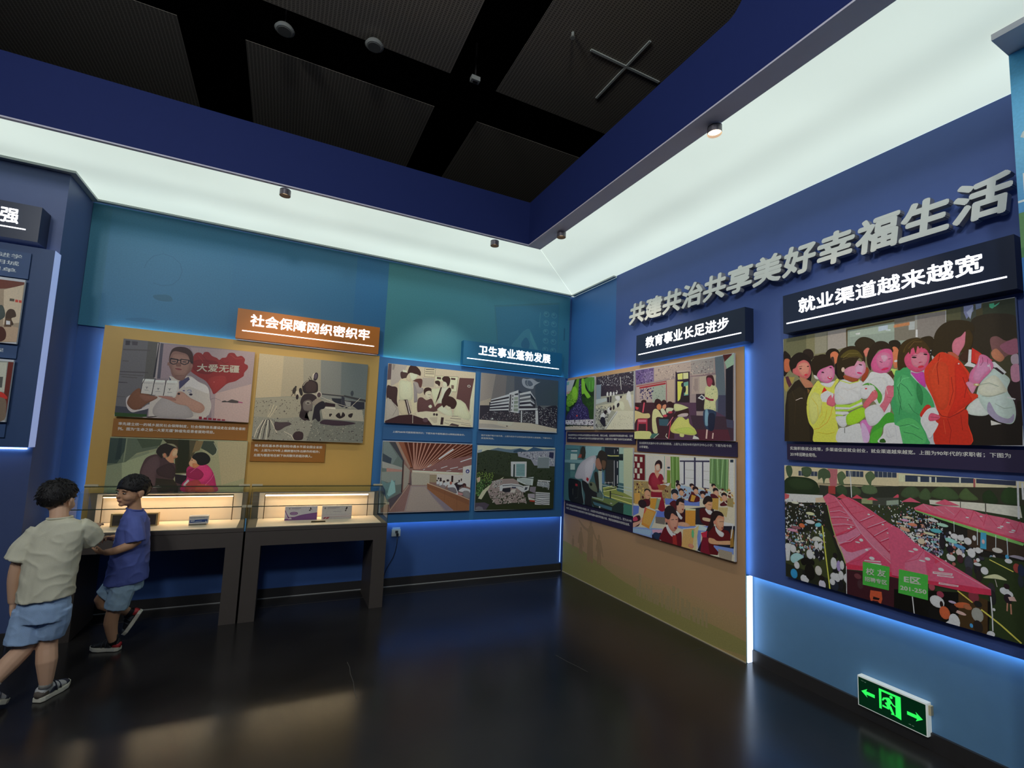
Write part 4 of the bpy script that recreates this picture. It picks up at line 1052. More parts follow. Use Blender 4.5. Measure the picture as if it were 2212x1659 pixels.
# ---- boy in the cream T-shirt, seen from behind, walking away to the right
def boy_cream():
    B = thing('person', 'boy seen from behind in cream T-shirt and blue denim shorts, walking away', 'person', (-1.1, 3.58, 0))
    o = V(-1.1, 3.58, 0); W = lambda x, y, z: V(x, y, z) - o
    fd = V(0.35, 0.94, 0).normalized(); rt = V(0.94, -0.35, 0).normalized()
    bm = nb()
    hc, hf, hl, hu = head_parts(bm, W(-1.152, 3.66, 1.09), (0.3, 0.95, -0.08), (0, 0.05, 1), 1.03)
    limb(bm, [W(-1.12, 3.6, 0.93), W(-1.122, 3.61, 1.0), W(-1.138, 3.64, 1.05)], [0.055, 0.043, 0.043])
    loft(bm, [(W(-1.13, 3.58, 0.5), rt * 0.105, fd * 0.08), (W(-1.13, 3.59, 0.65), rt * 0.098, fd * 0.075), (W(-1.125, 3.6, 0.8), rt * 0.11, fd * 0.08), (W(-1.12, 3.605, 0.92), rt * 0.12, fd * 0.062), (W(-1.12, 3.605, 0.965), rt * 0.075, fd * 0.05)])
    limb(bm, [W(-1.225, 3.63, 0.905), W(-1.268, 3.6, 0.74), W(-1.275, 3.6, 0.65), W(-1.272, 3.61, 0.535)], [0.043, 0.034, 0.03, 0.021])
    hand(bm, W(-1.272, 3.61, 0.535), (0.05, 0.1, -1), (0.9, 0.1, 0.1), (0.1, 1, 0), 0.12, 0.45)
    limb(bm, [W(-1.02, 3.59, 0.925), W(-0.975, 3.7, 0.84), W(-1.0, 3.79, 0.86), W(-1.02, 3.88, 0.89)], [0.043, 0.035, 0.029, 0.021])
    hand(bm, W(-1.02, 3.88, 0.89), (-0.2, 0.95, 0.1), (0, 0.1, -1), (-1, 0, 0), 0.12, 0.4)
    limb(bm, [W(-1.08, 3.57, 0.52), W(-1.1, 3.6, 0.31), W(-1.085, 3.58, 0.21), W(-1.075, 3.58, 0.075)], [0.07, 0.047, 0.048, 0.027])
    limb(bm, [W(-1.18, 3.6, 0.52), W(-1.185, 3.59, 0.31), W(-1.225, 3.53, 0.24), W(-1.283, 3.455, 0.14)], [0.07, 0.047, 0.048, 0.028])
    remesh('body', bm, skin_m, B, 0.0042, 5)
    face_details(B, hc, hf, hl, hu, 1.03)
    hair(B, hc, hf, hl, hu, 1.03, 'spiky', 5)
    bm = nb()
    loft(bm, [(W(-1.127, 3.585, 0.555), rt * 0.128 + V(0, 0, 0.012), fd * 0.115), (W(-1.127, 3.59, 0.68), rt * 0.126, fd * 0.11), (W(-1.123, 3.6, 0.82), rt * 0.132, fd * 0.105), (W(-1.118, 3.605, 0.915), rt * 0.137 + V(0, 0, 0.018), fd * 0.085), (W(-1.116, 3.605, 0.965), rt * 0.1 + V(0, 0, 0.014), fd * 0.068), (W(-1.118, 3.61, 0.995), rt * 0.056 + V(0, 0, 0.004), fd * 0.052)], 26)
    limb(bm, [W(-1.2, 3.63, 0.925), W(-1.235, 3.615, 0.86), W(-1.266, 3.6, 0.765)], [0.055, 0.062, 0.07])
    limb(bm, [W(-1.035, 3.6, 0.945), W(-1.0, 3.63, 0.905), W(-0.975, 3.675, 0.845)], [0.055, 0.064, 0.066])
    remesh('t_shirt', bm, tee1, B, 0.0055, 3, folds(9, 0.0055))
    bm = nb(); P_ = [W(-1.118, 3.61, 0.995) + rt * 0.056 * math.cos(a) + fd * 0.052 * math.sin(a) + V(0, 0, 0.004 * math.cos(a)) for a in [2 * PI * i / 24 for i in range(25)]]
    tube(bm, P_, 0.006, 6, caps=False); obj('collar', bm, tee1, B, smooth=True)
    bm = nb()
    loft(bm, [(W(-1.13, 3.585, 0.44), rt * 0.12, fd * 0.1), (W(-1.13, 3.585, 0.52), rt * 0.122, fd * 0.1), (W(-1.128, 3.587, 0.62), rt * 0.105, fd * 0.085)])
    limb(bm, [W(-1.078, 3.575, 0.5), W(-1.08, 3.585, 0.42), W(-1.095, 3.598, 0.345)], [0.078, 0.074, 0.068], seg=2)
    limb(bm, [W(-1.182, 3.59, 0.5), W(-1.188, 3.585, 0.42), W(-1.195, 3.578, 0.325)], [0.08, 0.08, 0.082], seg=2)
    remesh('denim_shorts', bm, denim1, B, 0.005, 3, folds(4, 0.003))
    gy = mat('grey_brown_suede', '6c6258', 0.8, var=0.1); wh = mat('cream_white_rubber', 'e0dcc8', 0.5); dk_ = mat('dark_navy_panel', '2a2c3c', 0.6); wl = mat('white_leather', 'c8c8c4', 0.5)
    shoe(B, W(-1.1, 3.555, 0.002), (0.41, 0.91, 0), (0, 0, 1), 0.195, (wh, wl, dk_, gy, dk_))
    shoe(B, W(-1.315, 3.425, 0.093), (0.4, 0.8, -0.45), (0.15, 0.4, 0.9), 0.195, (wh, wl, dk_, gy, dk_))
    sk = mat('white_sock', 'd8d4c8', 0.8)
    sock(B, W(-1.077, 3.58, 0.1), (0, 0, 1), sk, 0.029, dk_)
    sock(B, W(-1.27, 3.47, 0.158), (0.5, 0.55, 0.6), sk, 0.03, dk_)
boy_cream()
# ================================================================ print artwork, mm from the lower left corner of each sheet
# '#': outline, '~': smooth outline, '@': ellipse, '|': stroke, 'CR': a packed crowd, 'GR': scattered dabs of one colour
ART = {}
RECT = {'aerial': (1.9979, 0.7575, 1.0168, 0.7241), 'avenue': (4.919, 1.7087, 0.5812, 0.6086), 'building': (2.0016, 1.6629, 1.0266, 0.6417), 'clinic': (0.949, 1.6775, 0.9816, 0.6199), 'corridor': (0.9485, 0.7598, 0.9854, 0.7322), 'grandma': (-1.267, 0.9045, 0.997, 0.5376), 'labour': (4.3094, 1.7089, 0.6374, 0.5926), 'machinist': (4.91, 0.8607, 1.2367, 0.6661), 'man': (-1.2579, 1.6116, 0.9783, 0.6546), 'newclass': (3.6559, 0.7092, 1.1422, 0.773), 'oldclass': (3.6557, 1.6161, 1.139, 0.6923), 'porter': (-0.2422, 1.4603, 0.9883, 0.7994)}
ART['aerial'] = '''#2a3020 -8 728 1014 726 1023 -4 -7 6;#c4c0a0 -8 728 1014 731 1009 689 -4 641;#5c7080 149 675 250 702 350 690 422 688 535 706 634 684 725 722 857 705 1014 710 1010 658 452 648 155 660;#34485c 451 673 535 703 622 678 623 653 452 653;#34506c 639 684 713 724 761 718 857 690 965 709 1009 694 1009 679 623 663;#8c98a0 5 670 58 677 49 647 7 637;#30382a 2 632 122 674 230 672 396 652 499 624 568 601 685 568 735 497 1011 486 1011 325 637 325 409 374 6 449;GR 51 160 7 637 424 643 430 394 12 449 12.5 1e2616;GR 52 120 7 637 424 643 430 394 12 449 8.7 424c30;#8c8c98 503 660 1015 694 1016 501 734 508 685 578 516 610;GR 53 160 508 660 1003 678 1004 512 732 569 12.1 c4c0c4;GR 54 120 508 660 1003 678 1004 512 732 569 11.1 4c4c5c;#747c80 777 605 939 609 938 480 777 478;|a8b0b0 4.1 777 605 939 609 938 480;#2c2c48 936 671 998 668 994 595 933 609;GR 55 140 689 476 1005 480 1004 325 693 375 13.2 243018;GR 56 120 13 430 220 422 193 324 7 343 11.5 7c9848;GR 57 160 6 348 224 334 42 157 5 181 14.3 3c6434;GR 58 90 5 382 224 334 42 157 5 181 9.6 7ca060;#b8a088 6 358 47 372 49 324 19 305;#c0b498 342 374 247 324 153 271 81 214 33 133 75 123 134 214 217 276 301 324;#8c7c78 203 324 300 349 466 354 523 325 609 175 648 74 478 78 259 62 180 141 145 218;GR 59 170 155 218 619 210 649 64 215 83 16.4 2c3824;GR 60 150 155 218 619 210 649 64 215 83 12.5 c0b0a8;GR 61 90 193 324 333 344 294 237 196 247 12.6 c8bcb0;#c4c4bc 423 548 630 552 633 360 442 379;#d0d0c4 423 548 448 546 451 374 431 384;#303c3c 458 518 478 519 482 364 459 374;#7c9c9c 492 524 606 526 612 380 498 379;|34484c 3.0 492 512 607 513;|34484c 3.0 493 499 608 500;|34484c 3.0 493 487 609 487;|34484c 3.0 494 474 609 473;|34484c 3.0 495 462 610 460;|34484c 3.0 495 449 610 447;|34484c 3.0 496 437 611 434;|34484c 3.0 496 424 611 421;|34484c 3.0 497 412 612 408;|34484c 3.0 497 399 612 395;#b0b8b4 511 355 731 375 721 274 616 285 512 325;|3c4c50 3.5 522 345 695 335;|3c4c50 3.5 551 330 696 317;|3c4c50 3.5 580 315 696 300;|3c4c50 3.5 621 300 697 282;#3c4844 549 375 729 360 729 350 550 367;#c8c4b8 293 271 335 290 440 297 553 285 617 260 591 195 515 245 431 255 338 246 323 212 295 212;#34343c 325 276 441 283 554 270 600 255 595 250 549 265 441 276 331 268;#24242c 332 241 431 251 433 201 373 197 328 212;#34384c 447 260 504 258 499 240 448 246;#b8b0a8 449 231 505 235 484 191 423 196;#ccc8bc 605 270 680 274 671 219 597 195 595 245;#3c4048 623 255 658 254 642 224 613 220;#c4c4bc 788 340 956 330 962 315 789 325;#888c90 783 320 950 310 953 243 779 269;GR 62 60 783 320 950 310 954 222 779 269 12.2 c4c4bc;#787078 686 259 768 259 759 183 683 209;#989098 661 179 754 178 756 123 663 139;#c8c8c0 765 198 961 186 961 43 759 52;|2c3034 6.6 765 181 962 168;|2c3034 6.6 763 160 962 148;|2c3034 6.6 761 140 961 127;|2c3034 6.6 761 120 857 101 961 107;|2c3034 6.5 761 97 858 78 960 86;|2c3034 6.5 760 75 859 55 960 66;#9c3428 687 104 757 103 758 82 688 89;#c8b8b0 668 139 756 113 757 100 675 109;#4c4450 4 86 114 89 173 64 134 8 3 11;#6c6870 12 39 48 48 90 37 102 8 8 11;#2a321e 184 64 314 47 649 59 766 32 1021 47 1023 -4 144 7'''
ART['avenue'] = '''#1c2c18 -17 651 574 595 590 2 -1 3;#a8a8a8 -15 610 182 606 110 478 -5 416;#6c9a94 -10 594 59 593 52 553 -7 553;#b08c84 2 466 101 479 111 448 4 436;~5c8c24 110 478 186 541 225 607 277 597 265 486 261 398 229 352 154 307 75 281 10 314 24 404;~7cb430 135 506 195 521 241 468 236 390 186 354 131 407;~78b034 327 601 385 586 406 484 481 412 514 372 451 362 385 419 335 422 322 539;~4c8430 377 592 567 591 565 443 488 440 446 481 412 531;|6cac50 6.6 483 553 487 458;|6cac50 6.6 545 556 549 463;~3c6c20 12 284 67 276 78 231 24 233;~243c1c 337 393 452 358 568 369 578 120 493 132 424 265 357 316;GR 71 110 10 486 250 448 249 302 10 314 15.3 8cc444;GR 72 80 386 381 568 369 566 217 456 245 14.3 30541f;~2c2450 269 578 312 574 328 394 365 306 464 244 501 131 556 107 181 105 10 138 87 231 206 304 261 398;GR 73 230 197 305 390 295 509 113 30 123 8.8 8c84b8;GR 74 160 197 305 390 295 509 113 30 123 8.8 1c1a3c;GR 75 70 265 573 316 569 340 307 248 312 6.9 a8a4cc;@c04040 247 166 18.7 11.6;#b8b0c0 2 118 578 116 581 47 5 63;GR 76 90 2 118 578 111 581 38 6 53 17.1 241c34;GR 77 50 2 118 578 111 581 56 5 63 17.1 d8c8c8;#b0a494 -2 38 184 46 589 38 590 2 -1 3;GR 78 30 5 68 581 56 582 20 7 33 15.0 241c24'''
ART['banquet'] = '''#7c8078 927 413 1197 415 1197 9 973 -3;#5c241c 1171 412 1200 412 1202 17 1173 142;#a8a898 979 391 1166 408 1172 205 1001 191;#4c4c48 1120 303 1156 307 1158 233 1128 230;~b03028 1141 203 1167 198 1191 171 1187 157 1145 161;~6c5c4c 1126 152 1182 156 1195 80 1192 16 1141 6'''
ART['building'] = '''#5c5e62 -3 642 1033 642 1026 11 -1 12;#8a8078 -3 642 181 641 125 272 -4 263;#706a68 181 641 321 635 311 383 130 292;#3a4450 702 642 1033 642 1032 335 739 315 697 484;#484e58 420 640 702 636 711 414 429 442;#9c9080 -1 311 126 359 125 272 1 264;~8c9098 532 625 589 621 656 632 739 599 773 607 694 554 673 512 593 515 541 541 522 584;~545c68 567 603 635 605 671 562 620 538 574 554;|a0a4a8 5.0 660 541 762 601;|a0a4a8 4.0 600 612 591 565 638 519;#2c2a34 113 310 714 354 720 213 117 219;#d0c4b8 137 345 364 426 365 392 133 326;#d0c4b8 131 316 366 377 362 352 129 301;#d0c4b8 127 287 362 338 361 313 125 275;#d0c4b8 123 255 359 296 360 274 123 243;#d0c4b8 120 228 361 254 362 235 118 216;#302c30 133 333 365 397 365 376 132 318;#c8c4c4 495 442 643 484 644 454 496 422;#c8c4c4 497 392 645 429 646 406 498 375;#c8c4c4 497 348 647 381 648 359 497 333;#c8c4c4 498 308 649 334 650 306 496 293;#b0b0b4 643 479 712 394 713 384 644 454;#a8a8ae 645 426 707 383 708 363 646 406;#a8a8ae 647 379 703 343 704 328 648 356;#a8a8ae 649 334 693 302 682 286 650 306;#242834 644 454 713 384 716 313 704 323 702 363 646 404;#c4c0bc 361 436 480 481 492 209 363 215;#4c484c 370 417 391 424 389 222 365 225;#3a3a40 432 432 478 446 477 421 430 417;#8c9484 428 392 478 401 479 366 430 358;#7c8478 428 347 480 356 481 322 429 313;#8c9484 427 303 482 307 483 277 428 269;#7c8478 426 259 484 267 485 228 427 229;#242024 405 417 416 421 415 398 404 395;#242024 404 378 415 381 414 359 404 356;#242024 402 336 413 338 412 317 402 315;#242024 400 294 409 296 409 275 399 273;#242024 397 249 407 251 406 233 397 231;#707480 482 436 498 442 508 220 492 209;#2c303c 483 476 528 460 528 450 484 451;#c8c6c4 492 265 777 287 778 267 493 243;#302c34 496 288 693 307 705 282 497 268;#302c34 1 268 115 276 118 214 362 220 494 209 720 213 1030 232 1031 58 667 100 -1 107;GR 41 150 108 209 517 210 510 106 9 112 9.6 6a5c60;GR 42 120 108 209 517 210 510 106 9 112 6.7 d0c8c0;GR 43 120 549 237 719 233 719 102 549 108 8.9 c0bcbc;~262430 750 306 821 290 867 303 961 330 1028 304 1031 58 876 70 771 90;GR 44 170 763 286 1022 304 1019 62 782 96 9.1 b8b8bc;GR 45 90 763 286 1022 304 1019 62 782 96 11.1 3a2c34;#c8c4c0 524 240 540 241 544 103 527 102;#c4c2c2 718 255 752 258 765 92 725 95;#b4aa98 -1 107 282 103 667 100 1025 52 1020 11 -1 12;#9c948a 1 64 177 64 393 26 -1 17;#bcb2a0 228 100 444 102 392 56 230 72;@3c3430 349 49 11.8 5.8;@c8beb0 159 125 11.5 10.5'''
ART['clinic'] = '''#bcae94 -8 624 981 626 975 -1 -5 3;#a89c90 31 618 201 617 125 437 41 381 27 525;#5c4a4c 2 615 36 619 37 453 -1 445;#8c8078 45 620 74 613 64 558 44 556;#c8ba9c 392 612 513 617 506 523 393 517;|5a4038 3.0 392 612 513 617 506 523 393 517 392 612;#4a3430 403 601 498 607 499 599 404 593;#4a3430 400 575 500 580 499 574 400 569;#4a3430 401 555 501 560 500 554 401 549;#a89c8c 373 505 506 513 502 411 374 405;#d0c4a4 515 536 775 551 763 382 709 380 671 487 519 483;|5a4038 3.0 515 536 775 551 763 382 714 381;#4a3430 532 528 579 527 579 504 532 505;#4a3430 692 533 744 533 744 512 693 512;#6a5448 700 454 732 452 729 410 702 413;#5c3e3c 792 542 968 551 931 302 927 172 878 257 822 294 767 305;#cfc2a6 968 551 979 610 974 5 928 43 931 302;@d0c4b8 909 458 19.9 14.5;@5c3e3c 909 458 13.2 9.4;~4a3430 133 536 166 549 207 533 205 484 147 473;#d4c8ac 155 568 200 562 196 542 157 543;~5c3a34 271 460 309 484 370 484 365 399 334 406 322 445;~9c9088 277 441 322 445 345 397 385 391 378 341 318 336;~402c2a 3 382 51 382 110 367 113 241 127 174 82 200 50 246 7 248;~a89e90 8 243 41 245 81 210 133 155 139 59 69 31 8 18;|7c7066 3.8 82 200 118 154 80 75;~8c8280 272 441 305 394 324 326 329 243 294 235 277 352;~c8ba98 152 469 210 484 261 459 279 402 293 255 299 157 292 107 282 116 254 252 127 247 132 175 118 232 118 388 124 442;~d0c2a2 129 437 192 453 252 439 273 263 146 253;#3c2824 137 243 224 257 224 247 137 233;~bcae90 133 233 195 242 210 161 234 94 176 90 138 146;#342220 195 247 224 254 272 116 244 94;#b4a8a0 210 248 219 252 262 115 253 105;#c4b898 295 225 329 238 331 134 292 112;~3a2420 206 543 222 604 250 627 291 621 327 595 350 558 347 522 321 530 286 536 251 543 232 516 203 503;~d4c8a8 226 535 251 543 286 536 316 529 304 488 270 463 240 477 215 475;~c0b294 203 503 226 535 245 478 242 448 201 464;~5c3e3c 342 278 381 291 429 265 484 284 513 231 530 197 558 159 452 132 380 137 340 135 330 218;~d8ccac 457 207 482 219 496 200 480 181 458 192;~3c2622 392 362 406 393 446 404 478 389 482 354 448 366 418 349 405 318;~c8baa0 409 333 428 360 468 368 481 334 473 293 448 276 422 294;|4a302c 4.0 440 328 476 326;|4a302c 3.0 452 297 467 298;~d0c4a2 478 379 518 397 581 403 573 346 546 274 523 227 505 280;~c4b8a0 515 463 545 476 564 427 539 404 519 423;~3c2622 514 478 550 489 572 468 564 427 542 445 520 453;~d8ccac 591 409 659 425 709 388 690 335 600 242 553 254 594 348;~3c2622 675 421 703 398 680 335 601 237 626 351;#3c2622 580 418 595 419 566 300 528 232 545 294;~3c2622 590 515 615 541 663 543 685 514 678 457 653 434 640 474 607 486;~ccc0a6 608 481 640 474 653 434 622 411 600 440;~5c3a38 554 234 600 242 612 228 562 179 530 192;~d0c4a2 762 290 822 289 873 257 904 186 946 132 937 85 855 80 821 104 745 115 751 197 770 249;~d4c8a8 557 179 622 224 656 190 709 184 735 114 682 111 617 137 574 160;~3c2622 599 257 617 314 669 329 734 313 775 260 751 197 709 194 659 226 624 198;~cabea2 660 216 708 204 689 172 656 185;#c8bca0 321 124 431 146 554 143 639 119 799 108 972 56 969 -1 511 1 344 76;#3c2426 4 18 147 84 273 101 405 65 467 49 511 1 5 -1;@5a4248 431 51 30.3 24.6;#b4a890 475 84 562 89 561 29 530 22 481 64;@3a2a2c 524 117 12.3 13.9;@3a2a2c 553 116 12.4 14.0;#382828 604 91 635 91 629 12 598 11;|5a4440 5.1 709 87 833 84;|5a4440 4.0 724 109 799 113;|8a7c70 4.0 653 64 945 34;|6a5a50 4.0 644 33 697 21;|6a5a50 4.1 836 28 957 14;#4a3a3a 728 33 815 17 805 1 698 6;|c8bca8 4.9 290 107 294 10'''
ART['corridor'] = '''#7c5e54 -4 726 986 725 984 0 20 6;#5c6660 -4 726 69 723 229 536 230 199 17 44 -2 330;#6a7470 6 721 59 718 157 574 113 495 14 523;#384048 4 605 49 581 99 553 93 495 9 523;#8c8c84 4 522 118 490 224 458 226 428 9 455;#9a7468 52 456 215 438 216 418 55 417;#7a8078 7 416 221 418 219 291 166 282 8 330;#5a7474 8 330 67 301 148 330 161 204 78 138 19 234;#7ca09c 113 340 145 306 161 209 95 166 75 186;#2c3c50 9 306 52 234 67 157 16 206;#4a4248 88 133 220 204 230 194 113 42;#3c3c40 64 721 128 723 229 532 220 522;#8c7464 128 723 157 723 303 469 284 454;#7c4c38 157 723 217 724 324 459 304 459;#4c2418 217 724 986 725 988 509 875 487 509 461 335 439 322 459;|8c6456 10.9 257 723 335 449;|a07464 15.0 318 723 343 444;|a07464 14.0 359 722 351 444;|a07464 14.1 405 722 362 445;|a07464 13.1 452 721 375 445;|a07464 12.7 504 722 389 446;|a07464 12.2 562 721 402 446;|a07464 11.3 621 721 418 447;|a07464 10.3 680 721 435 448;|a07464 10.3 740 721 453 451;|a07464 9.4 801 721 473 456;|a07464 8.4 862 722 494 461;|a07464 7.3 918 723 519 466;|a07464 6.9 974 722 560 482;|a07464 6.3 982 688 612 503;|a07464 6.3 984 651 676 515;|8c6456 5.3 985 620 751 521;#7a5450 637 544 986 604 986 499 875 487 879 404 336 429 509 471;|e4d4c4 15.3 604 557 765 668;|e4d4c4 10.4 853 532 988 577;|e4d4c4 7.0 485 470 525 496;|e4d4c4 7.1 633 460 705 483;|e4d4c4 7.2 736 455 828 475;|e4d4c4 6.0 438 439 458 449;|e4d4c4 6.0 547 436 581 442;|e4d4c4 6.2 832 451 882 458;|e4d4c4 5.1 697 430 751 436;#b4a894 321 434 890 414 886 383 323 395;#e0d4a4 321 434 845 414 835 397 321 423;#9c9484 317 414 513 401 515 281 305 281;#8a7c64 514 386 592 386 592 306 513 311;#b8b0a8 592 397 891 388 897 280 592 306;#b8b4ae 886 476 989 499 982 248 891 285;@3a3c74 943 429 22.5 21.9;@c8c8d8 943 427 10.1 10.4;#7c6854 759 377 781 377 780 311 758 311;#2c1c1c 757 380 778 380 780 311 758 311;#6a5c58 787 280 891 280 978 228 977 134 819 188;#5c4c4c 300 276 325 281 312 409 301 429;#3a2c2c 214 526 228 541 230 204 217 204;#8c8478 231 497 295 434 289 291 239 223;#3c3030 284 299 309 299 309 291 284 291;#3c1c18 293 464 324 464 324 456 294 456;#8c7c78 315 276 489 276 518 226 802 5 130 8 285 276;#7c5e58 285 276 315 276 262 14 130 8;#96887e 326 262 469 261 581 130 694 8 281 16;#7c7078 490 251 518 226 802 10 715 7 536 181;|9c8878 5.9 295 281 114 22;#7a5038 490 298 682 225 978 114 984 5 802 10 493 246;#84583c 492 261 795 137 981 62 984 5 802 10 494 241;|b49c80 7.0 493 301 681 235 847 172 981 119;|5c3824 2.0 692 224 693 113;|5c3824 2.0 831 167 840 9;@2c2024 613 351 9.6 11.1;@2c2024 637 346 11.7 13.2;@2c2024 676 316 13.9 14.2;@2c2024 719 329 16.2 12.2;@2c2024 638 328 13.9 10.1;@2c2024 599 328 7.4 9.1;@d4ccd0 608 301 15.9 20.2;@d4ccd0 643 291 18.1 25.3;@d4ccd0 689 285 23.6 25.4;@d4ccd0 726 295 18.4 20.4;@2c2024 841 280 49.6 30.8;@24202c 822 239 32.9 25.6;@2c2024 850 324 9.9 13.4;@2c2024 874 337 7.8 15.5;@c8c4c8 863 295 33.2 12.4;~d4ccd0 718 255 743 290 780 295 809 270 834 218 847 182 814 188 788 249;@9c5c50 756 301 14.1 17.4;~6c6468 729 250 788 254 817 234 825 188 735 224;@3c2424 911 274 24.5 25.8;@6c4840 915 259 13.4 17.6;~d4ccd4 850 218 893 249 943 243 981 228 982 196 901 202;~7c7878 906 213 973 207 977 134 909 161;~a87878 840 198 890 192 902 177 881 167 847 182;~7c7070 593 291 625 285 626 265 594 276;~7c7070 641 280 690 275 692 240 648 255'''
ART['family'] = '''#8c7c68 865 441 1197 431 1203 13 916 -24;#5c3024 866 434 1196 439 1193 416 1107 378 878 329;#b0a088 1097 369 1193 420 1199 151 1118 125;#a08870 1123 126 1198 115 1200 16 1125 10;~3c2c20 1123 198 1137 237 1164 234 1177 192 1155 174 1170 132 1133 127;#4c3828 1124 169 1155 174 1161 116 1124 111;#c8c4b8 1130 156 1151 155 1153 130 1133 128;~3c4440 1070 233 1098 260 1117 219 1118 175 1079 148;~402018 1075 90 1114 110 1139 70 1134 19 1084 1;#a83c30 1161 310 1176 309 1177 291 1162 292;#a83c30 1180 309 1194 308 1195 290 1181 291;#4c4438 1132 313 1156 313 1157 295 1133 295'''
ART['grandma'] = '''#8c8e6c -68 540 1024 561 1073 -43 -13 -21;#9a9874 654 528 992 541 1019 -42 653 -35;#a89c78 758 526 993 529 998 202 822 141;#7c8468 -44 297 270 428 320 200 220 -25 -13 -21;#949c78 95 327 318 429 281 313 226 199 111 165;#5a6450 -32 531 356 529 325 452 188 408 122 333 -9 298;#38443c -13 526 108 528 104 423 64 321 -2 320;#2c3834 58 529 81 530 84 355 48 349;|7c8468 7.9 110 528 109 423 106 333;#46503c 177 528 356 529 342 476 221 449;#34301e 356 532 562 531 573 247 470 241 452 433;#2a2c1c 468 533 552 531 552 259 479 247;#504a34 547 530 613 530 601 437 571 318;#7c6844 598 526 654 525 631 444 578 419;#3e4638 654 528 731 528 757 478 761 429 737 399 682 439 639 462;|a8a88c 4.8 733 513 764 454 757 417 728 392;~4a3838 223 233 234 313 257 370 311 400 369 390 412 344 462 322 468 258 467 165 524 177 540 119 518 84 237 86;~5a4646 237 279 277 359 331 383 357 315 336 234 336 131 272 109 240 199;~3c2e2e 341 280 423 327 466 281 464 200 385 211 345 234;#2e2a20 339 200 465 188 505 125 506 61 370 62 339 142;~6c4c40 367 413 392 396 411 356 442 333 448 368 461 386 474 381 467 410 473 451 452 486 418 490 391 466;~c08a64 413 385 428 432 445 456 471 445 467 410 476 381 458 369 449 357 452 334 427 333 406 350 390 373;~d8a880 434 421 456 451 471 433 465 398 442 386;@b87c5c 382 393 11.5 19.7;~2a2420 320 429 342 476 388 498 437 494 464 463 440 456 419 420 408 385 386 414 367 407 366 367 330 401;~8c8868 388 495 437 491 464 463 449 468 413 484;|5a3024 3.5 448 368 465 378;#c8c0b0 500 229 564 236 565 224 506 216;#242024 470 235 560 224 573 189 538 142 477 165;~b03060 550 282 582 312 632 319 693 320 738 273 764 213 779 153 786 82 543 84 527 148 557 200;~c83c70 633 307 693 314 739 267 733 213 676 165 632 201;~a04040 556 154 633 189 667 147 642 83 563 84;~b85840 637 142 718 147 762 117 765 82 642 83;~90284c 575 283 635 283 680 236 653 189 582 200 549 235;|d86890 2.9 578 247 624 295 684 308;|d86890 3.0 757 237 735 189 698 141;~d49c74 564 341 577 371 580 389 611 378 620 337 623 301 594 295 572 306 563 324;~c07c50 590 330 642 319 624 295 599 289;~22221e 589 401 612 422 663 427 701 404 719 368 707 332 668 314 632 319 613 354 581 377;@301818 583 358 5.0 3.5;#b8b4b0 537 148 568 192 579 177 548 136;#8c8484 326 131 363 142 384 125 327 120'''
ART['labour'] = '''#8c8c80 -5 601 630 592 638 0 11 2;#2c2430 3 596 630 588 629 391 494 368 115 367 11 374;#74808c 6 503 95 500 94 342 13 338;#9ca4a4 5 338 208 344 202 309 7 283;GR 81 200 10 595 630 584 628 448 104 477 9.3 b4b4b8;GR 82 90 111 485 628 448 494 376 112 431 10.9 4a3c44;#a8a490 0 265 327 284 494 359 630 350 634 190 396 178 191 230 2 238;GR 83 200 8 256 294 256 199 10 18 11 13.7 2c2c38;GR 84 160 8 256 294 256 199 10 18 11 10.0 bcbcb4;#b8b4a0 396 195 634 186 638 0 199 1;GR 85 110 363 180 634 170 638 4 234 5 9.4 9c9884;@d8d4c8 210 383 16.9 26.6;@d8d4c8 266 384 19.3 23.7;@d8d4c8 317 380 16.2 23.5;@d8d4c8 364 394 17.3 21.6;#28222c 201 353 243 350 245 293 210 295;#28222c 256 358 284 356 279 291 252 293;@28222c 265 419 12.4 8.8;@28222c 357 403 12.0 8.6;~d8c8a8 333 293 393 306 413 263 369 222 328 241;~d8c4a0 419 292 471 285 497 233 480 192 421 220;~28202a 374 265 406 280 414 254 382 230;@2a2028 437 338 15.5 14.4;~ccc8b8 345 352 411 352 425 313 393 298 352 326;~d4d0c0 531 373 568 395 594 336 609 212 584 229 546 297 521 307;@28222c 574 399 18.5 14.1;~d0ccbc 226 237 274 235 282 200 249 166 213 202;@2a1c22 271 222 19.2 17.4;@2a1c22 322 233 16.2 25.9;~ccc8bc 94 153 143 187 179 164 166 125 109 135;@201820 182 190 28.3 22.1;~1c1a28 109 135 166 129 189 76 170 28 96 82;|d8d4bc 10.2 383 196 292 117 185 10;|c8c4ac 6.8 396 187 253 44;|c8c4b4 8.6 418 552 441 414;|a8a494 5.1 474 386 495 317'''
